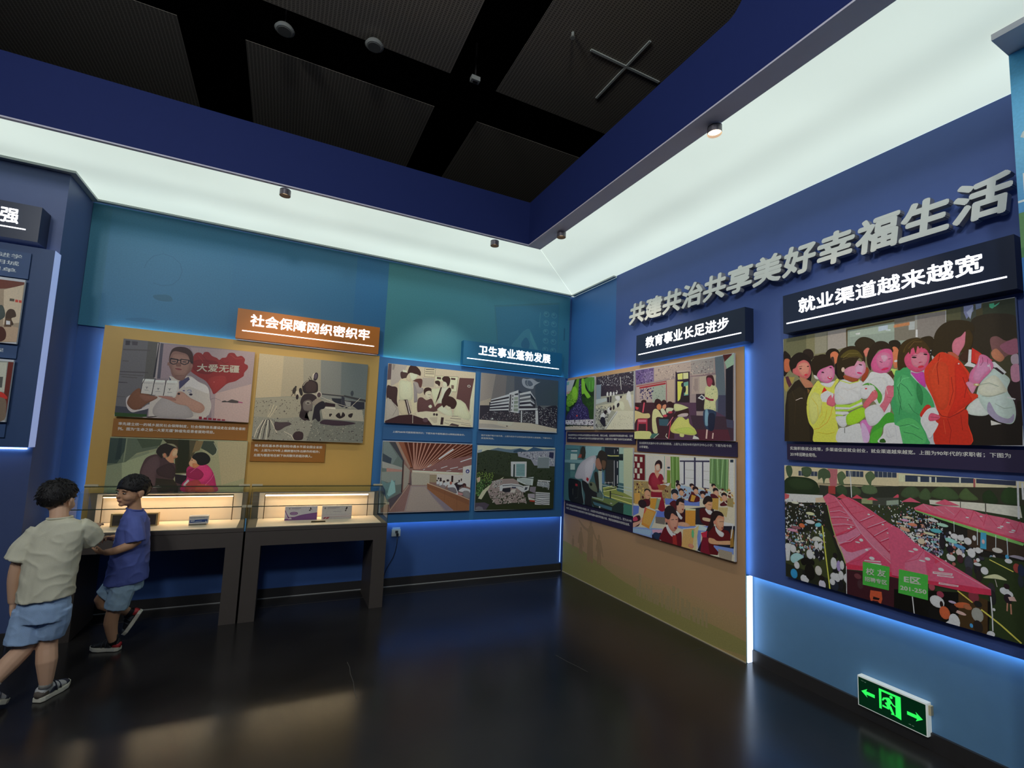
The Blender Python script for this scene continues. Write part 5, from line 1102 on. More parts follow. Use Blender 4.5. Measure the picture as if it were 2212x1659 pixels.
ART['machinist'] = '''#3c5c60 -9 663 1233 664 1243 1 -2 -18;#8ca498 1022 662 1094 660 1104 303 1032 305;#a4ac90 1094 660 1233 664 1239 138 1107 211;#4c7478 -9 657 317 655 297 499 1 483;#7c9ca0 428 659 728 662 715 582 548 539 434 517;#6c8c90 -9 482 426 501 354 460 -8 449;#a4b4ac 129 561 265 562 268 497 123 489;#a4b4ac 125 440 223 446 226 376 129 369;#c8d0cc 137 600 263 605 264 592 137 587;#2c3c40 35 613 291 622 291 614 36 605;#3c6064 -11 325 111 335 128 10 -4 4;#4c7070 129 358 237 356 240 291 133 282;@2c2a24 381 583 54.9 74.0;#8c4438 277 519 312 564 359 561 352 523;#20242c 785 659 1022 662 1020 248 806 273;#2c2c2c 829 528 937 530 944 287 806 293;#141c20 828 558 1090 566 1091 533 837 529;#202c28 1024 596 1089 599 1090 566 1025 563;|c8b868 8.8 835 573 890 570 1024 577;|d4d8c8 4.8 948 640 950 597;|e0e4d4 9.5 1000 642 1001 623;|e0e4d4 7.6 948 525 956 260;|e8ecdc 11.3 1000 519 1002 453;|e8ecdc 11.3 1005 378 1007 293;#9ca498 680 400 746 405 754 170 704 213;#4c6c8c 746 395 778 388 790 272 751 268;~a4a0a8 231 291 256 357 300 424 372 482 478 530 573 558 633 548 621 426 589 383 541 298 491 236 410 254 381 283 288 274;~b0acb4 427 464 548 533 600 516 588 403 506 294 435 298 413 369;|6c90a8 12.2 602 475 588 393 541 298;#981c28 470 312 510 297 494 262 458 280;~2a2420 634 518 658 564 689 611 738 623 803 601 828 553 823 460 770 407 719 463 684 535 651 529;~886050 634 518 684 535 718 492 744 444 729 414 688 406 646 428 628 467;~5c4434 742 514 806 507 800 439 769 422 743 464;@241c18 713 407 32.6 7.9;~282420 606 364 665 379 694 262 697 173 673 165 636 256;~5c6450 516 259 610 264 663 209 664 169 597 172 527 204;@1c2018 552 238 24.1 17.2;~1c1c20 382 267 490 242 527 199 597 172 673 156 699 114 617 94 567 67 588 -20 448 -10 443 108 394 190;~16181c 96 224 114 264 232 269 327 257 365 229 379 126 412 6 148 2 102 115;|3c4440 4.2 317 256 311 192 299 64 243 46;|8c9898 7.3 364 250 408 78 429 13;#8c2430 244 217 291 216 292 190 245 190;|8c8c84 2.7 194 153 197 83;~4c5c58 673 156 730 172 763 142 764 108 700 95 666 120;#242c24 566 88 965 101 1110 107 1098 0 621 -5 560 46;#5c6c40 617 109 889 124 1038 115 937 55 766 74 566 88;#3c5c68 593 56 930 40 923 6 620 25;|98a8a0 7.0 574 104 773 94 779 149 762 171;#7c8444 768 230 990 263 1006 218 1107 211 1238 182 1240 107 1038 115 779 153;|c8c478 7.8 768 221 930 262;|d0cc84 7.8 777 187 991 235;|c8c070 8.7 795 146 1037 134 1240 116;|ccc898 6.6 910 179 1108 166 1238 169;|dce0c4 4.9 751 253 869 251 998 245 1237 236;|a8c4bc 4.7 1004 274 1236 267;|88a8a4 3.7 1005 246 1237 245;|2c3428 7.7 809 205 990 249;|2c3428 6.7 887 181 1101 174;#14181c 886 205 905 207 908 126 889 129;|c8ccc0 5.8 806 293 803 263;|c8ccc0 5.8 864 298 867 270;|c8ccc0 5.7 929 304 930 276;|c8ccc0 2.9 798 282 929 295;|a8b4b0 3.9 714 284 713 185;|a8b4b0 3.9 742 286 746 179;#3c6c5c 1110 98 1240 102 1243 1 1105 1;#202c28 937 50 1038 111 1111 66 1106 -8 931 2;@b8c4a8 719 14 12.9 10.7;@c8d0b8 913 80 19.6 3.8'''
ART['man'] = '''#8f7e80 -60 648 983 659 983 -4 3 -1;#6a6666 -7 655 244 655 258 95 -5 82;#5c5852 168 654 235 651 243 151 173 203;#44444c -6 85 222 81 219 6 2 5;#2e4a22 -1 32 217 29 215 3 3 -1;#a89a96 235 645 256 648 259 338 240 342;#55505a 256 648 278 646 282 340 259 338;#2c2a30 244 652 250 652 244 348 230 347;#a89290 470 639 983 659 983 -4 687 10 646 362;#9c8688 278 645 470 639 358 347 282 346;#c0a49a 697 246 975 356 977 2 707 11;|3a3438 3.4 14 629 100 634;#3c363a 15 640 45 641 46 604 17 601;#4a4448 59 640 97 641 98 609 62 607;#56504f 6 567 189 581 190 571 5 556;#5c5654 11 471 52 471 52 462 11 462;#504a4a -3 378 193 389 192 379 -2 369;#5a5452 -5 355 163 358 160 349 -4 347;#5a5452 15 337 124 336 120 328 16 329;#4a4446 -3 289 60 289 60 282 -3 280;#5c5654 -5 169 58 168 57 163 -4 162;~8c2a28 506 571 529 598 559 596 570 585 583 608 614 611 642 581 680 567 702 551 721 572 752 581 770 621 812 626 838 598 872 608 902 580 900 542 928 526 931 495 907 455 904 424 874 396 839 368 783 344 735 291 687 239 663 279 616 348 547 389 493 432 492 504;~9c3430 631 361 684 402 756 409 772 350 734 297 689 245 663 279;~7c2424 510 518 590 539 694 526 651 424 570 415 512 446;|6c1c1c 3.6 571 579 611 529 653 521;|6c1c1c 3.7 702 551 747 519 776 541;|a84038 3.7 781 610 827 578 880 584;|a84038 3.0 536 575 581 519;@b85850 678 347 6.1 6.0;~c8bcae 229 7 225 93 234 151 275 212 340 334 347 370 386 362 492 384 556 342 620 312 650 254 660 194 676 135 667 63 653 44 585 10 210 6;~b0a49c 351 218 404 163 507 112 535 19 294 11 258 95;~d8cec4 493 372 572 331 631 301 646 242 584 260 501 289 462 286;#4a4460 418 329 483 377 495 354 425 259;#3c3c58 342 363 359 341 351 323;~c8bcb4 68 161 92 185 106 186 118 108 159 65 219 115 226 81 160 54 115 40 81 71 66 121;~7c5038 104 209 141 246 166 226 240 186 278 177 253 152 209 120 163 71 118 63 77 105 78 150;~8c5c48 151 190 212 189 278 183 243 151 188 141;~bc8e78 346 171 402 187 417 235 456 238 509 195 561 169 609 143 628 102 601 65 540 73 496 117 427 130 366 160;~a87464 277 189 373 190 414 164 375 161;~8a6458 333 463 346 428 366 372 408 340 447 344 472 394 498 432 504 481 491 515 481 568 414 591 346 588 331 545;~9c7464 354 554 437 563 480 526 473 430 443 379 394 386 361 430;~3c2420 329 497 330 557 345 606 381 631 440 633 483 605 502 559 506 487 487 503 461 566 415 585 361 590 339 558;@8a6458 327 474 6.7 16.3;@96685a 497 474 9.9 20.2;#1c1a22 337 529 391 523 397 512 338 517;|1c1a22 7.6 339 522 338 487 361 474 387 483 394 520 339 522;|1c1a22 7.7 413 525 416 489 444 480 470 495 473 522 413 525;|1c1a22 7.1 394 514 414 516;|1c1a22 7.1 473 519 502 505;@5c4a48 366 499 16.4 7.0;@5c4a48 442 504 16.6 7.1;~7c5448 387 486 408 494 421 466 402 458 384 462;@7c3c3c 404 436 25.2 7.1 -6;|5c3c34 2.9 380 373 448 385;#ccc4b8 162 323 241 330 234 200 157 205;#ccc4b8 244 325 319 329 317 195 239 197;#d4ccbe 324 329 404 331 416 300 401 198 322 198;#e0d8cc 166 329 241 330 240 313 161 308;#e0d8cc 248 326 319 329 318 311 245 309;#e0d8cc 329 330 403 333 410 314 326 310;#a49c94 171 296 232 299 230 295 171 291;#a49c94 249 296 310 298 310 294 248 292;#a49c94 336 303 391 304 391 301 335 299;|3a3230 5.1 177 332 161 283 157 202;|3a3230 5.2 246 325 241 278 235 200;|3a3230 5.2 326 330 322 279 317 195;|5a5450 4.0 187 262 196 256 203 263;|5a5450 4.0 196 256 196 245;|5a5450 4.0 268 258 276 252 283 260;|5a5450 4.0 276 252 276 241;|5a5450 4.1 349 261 357 254 364 262;|5a5450 4.1 357 254 357 244;#8a8480 182 236 210 236 209 233 182 232;#8a8480 257 230 292 231 292 228 257 227;#8a8480 343 229 376 230 376 226 343 225;|4a5a90 3.5 485 249 493 262 511 260 515 243 495 238;@2c2438 514 222 12.8 9.4;@5a4a78 460 251 8.8 4.7;@2a1c20 426 221 9.7 9.4;~4c4440 755 180 775 188 796 183 826 201 853 197 881 190 882 174 829 171 797 174 755 171;#a84a70 881 187 916 183 917 174 882 177;|6a5c60 2.4 661 188 691 203 712 198 744 186;#8c2430 591 33 614 32 615 7 592 8;#8c2430 627 26 652 25 653 7 627 8;#8c2430 662 25 688 25 689 6 663 7;#8c2430 697 23 723 23 723 6 697 6;#8c2430 731 20 757 20 757 6 731 6;#8c2430 766 18 792 18 792 6 766 6'''
ART['newclass'] = '''#b8b09c -30 764 1147 771 1136 -14 -11 -9;#5c1820 -19 757 153 758 158 515 -13 506;#c8bca8 8 734 46 734 47 687 9 687;#c8bca8 84 733 119 733 120 687 85 686;#c8bca8 -17 673 8 673 9 626 -16 626;#c8bca8 47 673 83 674 84 630 48 629;#c8bca8 10 619 46 620 47 575 11 574;#c8bca8 84 623 118 624 119 578 85 577;#c8bca8 49 570 85 571 86 526 50 524;#c8bca8 -14 565 10 566 11 526 -13 526;#b4b0a8 158 755 412 757 415 514 167 516;|3c8080 5.4 158 758 167 516;|3c8080 5.1 410 757 406 545;#c4a8a0 430 751 481 751 484 521 424 515;#24384c 444 664 475 665 476 649 444 648;#6c8030 440 634 483 634 484 508 441 510;#5c7c3c 481 757 581 758 591 556 542 533 543 477 493 478;|88a468 7.6 507 755 514 493;|88a468 7.5 557 757 559 553;|40582c 5.0 532 755 539 489;#d0ccc0 589 756 907 764 907 518 592 519;#2c2c44 590 728 907 745 907 732 590 716;#2c2c44 747 764 765 763 766 514 748 524;#2c2c44 634 719 648 720 649 525 636 527;#2c2c44 832 730 844 730 845 516 833 521;|8a8880 2.4 654 653 747 654;|8a8880 2.4 655 583 747 586;|8a8880 2.3 843 655 907 657;|8a8880 2.3 843 586 907 586;#2c2c44 608 530 647 531 647 525 608 523;#2c2c44 844 522 904 523 904 517 844 515;#5c7c4c 911 761 1089 765 1082 504 1017 530 997 522 949 556 907 563;|88a878 8.0 935 759 928 571;|88a878 7.9 983 762 990 560;|88a878 7.8 1037 762 1017 541;|88a878 6.6 1076 762 1069 514;|38543c 5.7 959 761 963 563;|38543c 5.6 1010 762 1010 540;|38543c 5.6 1057 763 1049 522;#b4b4b0 1096 763 1134 765 1133 521 1095 516;#24303c 1102 763 1131 765 1131 743 1102 742;#8ca0b4 592 519 921 496 921 440 408 374;#8c7850 -13 499 492 522 494 348 -7 279;GR 101 60 8 494 441 517 460 380 12 323 23.4 c89c58;GR 102 36 8 494 458 518 460 380 12 323 23.4 4c2020;GR 103 40 493 472 1133 542 1132 435 494 348 22.4 b0843c;GR 104 50 493 472 1133 542 1132 424 494 348 22.4 502024;#5c70b0 417 381 808 402 808 367 426 326;#586cb0 -7 258 84 265 76 196 -5 156;#5468b0 303 257 427 263 428 213 304 199;#788cc8 -12 52 394 107 387 -7 234 -26 -1 -7;#88a0d8 -2 41 260 69 234 13 -1 7;#e08ca0 260 76 395 101 386 68 270 45;#6c80b8 570 164 894 221 887 175 779 155 579 147;#a8b8d0 779 218 894 205 887 181 794 169;#687cc0 779 161 823 169 816 8 794 9;#c0ccd8 1003 279 1132 280 1131 248 1003 241;#686058 304 199 428 213 420 149 305 142;#24242c 427 269 949 387 949 231 794 215 429 151;#1c1c28 894 221 1144 266 1131 95 780 -6;#24182c 261 31 377 72 387 -7 262 -8;@202c44 325 31 50.1 31.6;~7c1c2c 219 561 261 597 316 589 370 593 397 563 406 520 389 499 382 409 409 349 418 274 348 264 246 366 244 458 206 493;~8c2838 243 550 298 581 335 545 362 509 336 468 253 472;#c48870 283 626 334 603 352 592 321 547 289 587;~c08068 287 665 315 687 360 683 369 645 343 610 316 602 293 626;~28181c 287 665 301 699 341 718 377 697 378 645 356 644 351 676 315 687;@e8a090 326 647 27.2 28.7;|a02c38 3.3 320 618 338 618;~28181c 289 659 301 699 341 716 376 697 376 645 359 647 346 682 310 677;~c88c74 201 480 235 470 263 440 372 452 381 434 337 426 245 425;#8c5c34 318 491 441 504 407 450 345 446;~e0d4b8 362 499 424 509 475 523 459 493 407 501 367 493;@c88c74 397 532 10.5 12.8;#c88c48 11 377 91 390 103 287 23 276;@241c1c 193 419 41.9 22.5;@c4886c 194 386 41.9 43.6;|3c241c 3.3 199 380 227 380;~4c1820 103 314 171 343 228 337 219 284 114 269;#b88434 237 358 320 369 294 262 229 272;#c8c0a0 237 368 373 382 365 355 320 369 237 358;#7c8c70 320 362 364 368 339 282 294 262;@281c20 128 291 58.5 40.0;~381c20 -4 136 86 177 107 134 78 75 -2 61;~a83850 -4 136 46 158 67 127 7 110;~c88c78 -3 88 87 124 126 164 145 147 78 89 -2 48;#b87c34 162 262 312 246 242 72 117 96;#c88c44 172 251 285 235 232 103 136 119;#c05040 162 266 191 260 164 210 149 207;#88a0b0 312 246 330 267 287 151 242 72 223 82;@241c24 567 542 21.2 14.8;@28181c 575 512 27.7 18.4;@c08c74 580 494 19.5 20.8;@20242c 535 446 43.0 30.8;@28181c 608 469 30.4 20.7;@c48c70 612 449 27.2 24.3;~4c1820 477 345 527 377 561 357 553 294 495 323;@c48c74 539 412 33.0 29.5;@28181c 725 527 25.9 16.6;@c48c74 733 510 18.2 16.6;@28181c 763 502 31.4 21.2;@c88c74 770 479 25.3 23.5;~4c1820 695 423 733 475 763 455 807 437 793 400 695 387;#b08434 725 450 770 444 748 394 710 395;@28181c 840 476 31.7 19.6;@c48c74 840 452 21.6 19.6;@20181c 946 549 22.0 15.8;@c48c74 952 534 16.4 15.8;@20181c 966 513 27.2 20.2;@c88c74 973 491 24.4 22.4;~4c1820 914 473 949 483 996 455 935 447;@20181c 1046 486 27.5 18.7;@c88c74 1049 462 24.8 24.1;~4c1820 1010 413 1043 428 1075 411 1016 397;#a88440 935 447 996 455 990 360 935 363;#8c7c50 1075 465 1129 472 1129 402 1075 405;#a89868 990 382 1081 395 1068 318 1003 340;~381418 549 282 577 298 649 285 657 209 578 195;~d8d0c0 553 288 577 286 610 255 626 245 610 225 578 244;~c88c74 561 344 577 377 641 368 641 308 618 280 577 280 561 308;~20181c 548 343 560 387 609 409 640 392 641 368 593 373 577 341;|5c2820 3.0 605 351 641 354;@8c3c30 627 312 9.5 7.2;#c08034 657 316 767 332 764 198 712 189 657 209;#c8c090 657 325 767 338 767 324 657 310;~c88c74 578 195 657 209 712 189 658 173 578 171;~441418 808 333 851 356 935 352 915 270 894 221 823 243;~d8d0c0 865 347 880 360 935 341 921 316 894 317;~c88868 858 380 872 411 928 418 935 385 921 355 887 350;~241a18 840 406 858 443 893 462 928 452 935 419 894 414 872 394 851 385;~d0a080 844 281 915 281 915 259 844 258;|4c2018 2.8 894 391 925 392;~5c141c 386 74 429 132 497 107 563 96 611 123 620 41 612 -2 564 -12 361 -13;~e0d8d0 437 140 463 151 514 98 547 93 539 67 497 65 455 100;~b07460 445 203 470 257 561 259 578 213 571 152 530 108 488 118 454 161;~c08470 487 229 562 247 570 188 530 132 488 149;@b07460 437 190 15.4 21.2;~241c20 415 223 418 281 461 321 520 320 561 271 570 242 504 262 479 209 445 203;|2c1818 4.3 496 203 529 211;|2c1818 4.3 546 214 570 218;@7c3030 546 142 14.7 8.5;#8c2824 514 74 555 82 572 -11 519 -10;#e0dcd8 361 6 413 -8 361 -13;#d09058 634 145 757 180 735 -10 616 -7;#c8a878 757 185 801 211 765 2 743 -8;@54a070 738 130 13.5 34.8;@d07860 720 27 30.2 17.4;|e0d4b8 6.0 630 150 757 180 790 206;#a8243c 823 152 887 181 880 118 837 120;#6c1828 837 120 915 136 915 -3 816 2;#b8c0d8 787 7 880 -11 794 -14;~541418 901 195 949 231 989 211 1081 217 1100 152 996 119 989 20 915 3 894 121;~dcd4c8 963 234 989 211 1042 194 1035 165 1003 164 969 196;~c08c68 901 128 949 132 989 123 1106 148 1112 122 989 96 908 90;~b87c60 956 288 976 314 1042 319 1042 270 1036 225 1009 204 983 221 963 250;~c88c70 983 293 1036 301 1036 258 1009 226 983 248;~241818 915 270 928 328 969 354 1023 348 1042 319 996 322 969 290 949 254 949 231 901 178 887 186;@b07460 956 260 10.9 14.4;|301818 3.3 1003 274 1042 281;@7c3c34 1032 230 10.5 6.5;#88642c 1106 233 1131 237 1131 110 1099 98;#e0e0d8 1119 262 1128 263 1112 170 1103 163;#6c80b8 949 82 1131 95 1130 52 989 42 949 71;#8c8070 989 63 1118 65 1111 -15 1002 1;#c8b8a0 915 3 989 14 976 -11 915 -14'''
ART['oldclass'] = '''#8a7a78 -9 685 1142 679 1134 2 -9 2;#5c4a78 0 684 257 682 259 549 12 538;#6c5c84 124 653 257 654 259 549 134 550;#9c8c84 265 681 953 673 953 550 709 552 532 565 267 549;#8c8480 708 687 948 679 948 560 715 566;GR 91 130 272 675 942 665 942 551 282 558 11.0 6c5c60;GR 92 70 272 675 942 665 942 551 282 558 9.9 b4a498;GR 93 100 9 677 249 672 252 539 20 549 12.8 34284c;GR 94 60 9 677 249 672 252 539 20 549 9.3 9484a4;#566068 959 682 1042 684 1062 363 1056 90 964 90 975 369;#3c3c50 992 368 1062 363 1061 45 975 17;#8ca48c 1052 636 1142 688 1142 601 1074 573;#4c1c1c 1036 690 1127 688 1052 631;#9c8c88 20 520 421 534 423 364 24 354;#8c9488 229 508 414 513 417 333 248 336;|8c1c24 6.9 20 520 421 534;|8c1c24 5.3 423 528 422 354;#8c2830 62 511 414 524 415 508 62 494;GR 95 60 71 493 260 500 254 385 65 386 17.1 2c2458;GR 96 50 245 496 408 498 409 365 247 342 8.8 5c6c60;#a49080 428 544 519 545 521 333 438 337;#2c1c2c 532 612 696 598 698 323 535 332;#a49890 545 616 702 607 699 595 546 601;#d8d46c 556 588 616 590 616 533 560 536;#ccd888 622 590 680 587 681 534 623 535;#d8d050 556 521 626 514 588 354 561 341;#5c8c80 629 504 681 509 682 389 633 387;#c8d878 652 472 678 474 678 399 646 396;~241c20 581 340 614 378 678 384 682 334;|2c1c2c 5.1 623 515 617 373;@24202c 613 485 13.1 20.4;@1c1c20 640 442 15.5 30.4;@1c1c20 610 409 9.2 10.2;#988880 728 545 970 534 964 370 832 388 716 396;#a49888 802 537 970 534 964 426 802 390;|5c3c4c 4.0 703 552 832 546 964 548;|4c3848 3.0 753 527 753 423;|4c3848 3.0 765 526 766 413;|4c3848 3.0 777 525 778 421;|4c3848 2.5 741 464 741 434;#2c2028 766 393 856 387 856 243 766 246;#4c3448 521 333 766 319 773 188 862 185 862 238 975 234 1083 180 1135 157 1134 2 -1 -21 481 195;#382834 705 214 1130 188 1129 6 773 -1;#4c2430 773 91 1083 90 1108 6 803 0;#1c1a24 1063 570 1132 598 1129 161 1062 176;#3c3c50 1067 171 1129 161 1129 99 1072 108;#382028 -9 361 521 333 524 10 -1 2;~b8c088 873 448 942 451 981 424 989 349 964 313 970 253 947 239 856 252 856 329 861 415;GR 97 40 867 434 975 425 964 253 862 257 6.7 6c8454;~3c1c20 873 529 908 540 942 527 959 454 931 457 919 496 896 450 879 471;~8c3848 882 519 919 515 936 485 919 448 896 446 882 476;|7c2438 16.3 861 357 908 335 947 331;#c8d0b8 784 357 826 384 867 352 838 335;#2c3848 802 366 826 374 850 353 832 345;~2a3850 850 253 964 239 964 183 931 90 885 91 850 138;~6c8c9c 862 247 891 246 902 137 862 129;~1c2034 896 213 959 211 947 90 897 91;|c89c94 16.0 882 91 874 15;|c89c94 12.1 942 63 936 16;~b8c464 563 198 615 201 654 176 686 185 699 140 755 96 773 57 730 42 617 51 510 61 476 91 496 133;~a8b458 524 91 680 111 755 81 767 52 617 56;~301c1c 515 220 569 264 666 285 692 239 680 200 615 227 563 208 522 194;~a89898 563 218 615 232 679 230 667 205 576 203;~b4c884 521 317 588 314 673 285 673 275 535 255;~b4b874 590 56 636 51 630 26 591 31;~d0b484 249 255 279 286 323 273 368 224 383 202 295 199 319 60 260 70 243 157;~2c1618 270 330 285 373 322 378 359 357 359 325 323 333 301 307;~d8744c 301 312 330 332 360 315 353 278 316 279;~2c1618 359 347 395 366 424 348 424 322 381 314;~d87c60 381 314 417 322 424 301 403 276 374 282;~b4d09c 353 272 382 287 425 243 411 217 382 223;~2c1618 438 337 473 346 507 328 515 292 473 288;~b4d09c 424 285 480 288 515 276 481 252 432 243;@a83848 411 217 28.4 12.6;@a83c48 474 247 27.7 10.4;~2c1618 90 367 122 382 162 369 154 336 106 344;|c04858 19.0 134 354 123 293 116 259;~d0a878 -7 269 43 273 124 248 203 245 204 201 44 200 -5 149;@c04048 33 313 24.9 26.2;~2c1618 -1 344 57 346 66 312 17 320;#9c3444 44 200 181 196 183 81 163 81 162 147 62 149 55 81 34 81;#c06878 53 188 165 186 166 164 53 166;#34505c 332 193 454 190 448 123 340 129;#241c24 325 204 468 200 468 185 325 190;|a83848 10.3 482 174 456 9;|b86c78 7.2 509 204 441 128;~c8cc78 -3 70 191 76 237 54 223 5 -1 2;#3c6058 245 54 334 55 276 11 215 11;|d8d4a8 7.3 434 55 421 29 449 11;|d8d4a8 5.3 334 52 268 9;#d0c4b0 743 42 791 24 803 9 731 11'''
ART['porter'] = '''#988f7a -7 804 992 807 984 414 -3 342;#b8a684 -7 804 207 807 210 385 -1 375;#a89a7e 207 807 377 804 408 394 210 379;#7c7c74 537 798 740 800 756 426 560 412;#6a706c 729 802 992 807 989 414 745 420;#8c8878 -6 380 278 418 989 414 995 -2 -2 -15;#9a927c -1 375 288 413 408 394 395 229 194 201 3 212;#747468 545 324 989 342 995 4 464 2;#a49c88 572 326 960 334 986 217 596 224;GR 31 130 -5 363 382 404 393 257 1 233 8.7 5a5048;GR 32 260 -6 206 986 205 988 15 7 -4 9.7 4c4644;GR 33 200 -6 206 986 205 988 15 7 -4 7.6 b4ac98;GR 34 120 567 326 978 329 984 234 574 223 6.9 b0a890;#3c3a3a 572 476 781 469 988 438 989 414 776 451 568 458;#2a2a30 662 431 755 432 761 350 738 361 669 408;#32323a 754 456 782 446 794 353 762 345;#2c2c34 784 417 978 413 983 342 920 332 861 369 801 336;#8a8880 785 411 847 404 845 356 805 359;|c0b8a4 4.0 482 463 580 430 692 386 851 345;|c0b8a4 4.1 856 363 935 452;|b0a898 2.9 572 473 775 466;@3c4044 852 493 14.7 27.2;|3c4044 3.5 854 469 855 457;@2c2420 332 513 8.2 10.1;~3a3028 317 506 338 502 336 462 317 444 305 465;|3a3028 4.5 319 484 294 476;|3a3028 5.1 316 455 298 420;|3a3028 5.1 326 456 333 428;~2c2422 364 499 384 503 399 450 385 432 366 465;~b8ac94 335 468 355 481 373 448 370 425 343 429;@2a1c1e 352 418 12.3 25.9;~302422 392 541 420 578 461 593 516 575 530 525 523 478 461 461 408 463 389 507;~40302c 421 567 473 583 512 552 507 482 428 476;|a89c88 5.7 395 530 416 566 441 586;@2a2028 501 629 21.2 41.4 -8;~c8bca8 476 606 473 646 493 666 484 642 482 607;@544850 501 632 13.8 28.7 -8;|302420 5.7 448 627 467 594;|302420 4.6 434 608 451 592;~342828 383 381 410 446 482 457 527 421 488 377 494 298 464 284 449 204 429 197 384 234 394 314;~6c625a 410 372 455 398 488 377 493 309 453 289 415 304;@989080 452 368 25.1 17.0;@4c4440 452 366 14.6 9.1;#2c2020 386 280 443 283 428 203 481 197 474 211 384 234;@c8bcac 544 456 24.5 28.7;@4c3c3c 544 453 18.1 25.2;~8c8070 494 378 523 414 571 407 579 373 533 346 495 355;~241e24 517 345 578 395 612 363 599 322 563 302 575 211 555 193 527 220 502 201 506 276;#2c1c20 605 386 699 375 701 346 608 346;#c8c0ac 609 337 701 340 708 323 609 328;~3c2c34 572 183 607 213 716 213 827 208 907 195 830 173 720 161 600 170;~2a2020 712 260 743 291 762 257 776 299 801 265 753 233;~2a2020 833 279 872 293 863 251 835 255;~302826 651 273 679 275 659 245;|c4b898 5.5 159 331 140 264 119 213;|c4b898 5.0 185 322 155 254 130 208;|b0a488 4.9 135 330 120 262 114 213;|a89c84 4.4 201 301 166 249 135 203;|d0c4ac 6.5 102 185 74 107 63 3;|d0c4ac 6.5 122 186 119 98 117 0;|c8bca4 6.5 83 183 37 94 19 18;|c8bca4 6.0 141 187 176 123 205 69;|3c3230 6.5 92 184 65 101 44 8;|3c3230 6.5 112 185 99 97 92 4;|3c3230 7.6 131 186 143 99 135 22;|d0c4ac 4.4 264 83 327 52 355 9;~4a3c3c 177 167 227 169 297 173 319 152 270 127 223 92 187 101;~3c2c2c 342 53 370 88 422 84 435 46 422 11 361 9'''
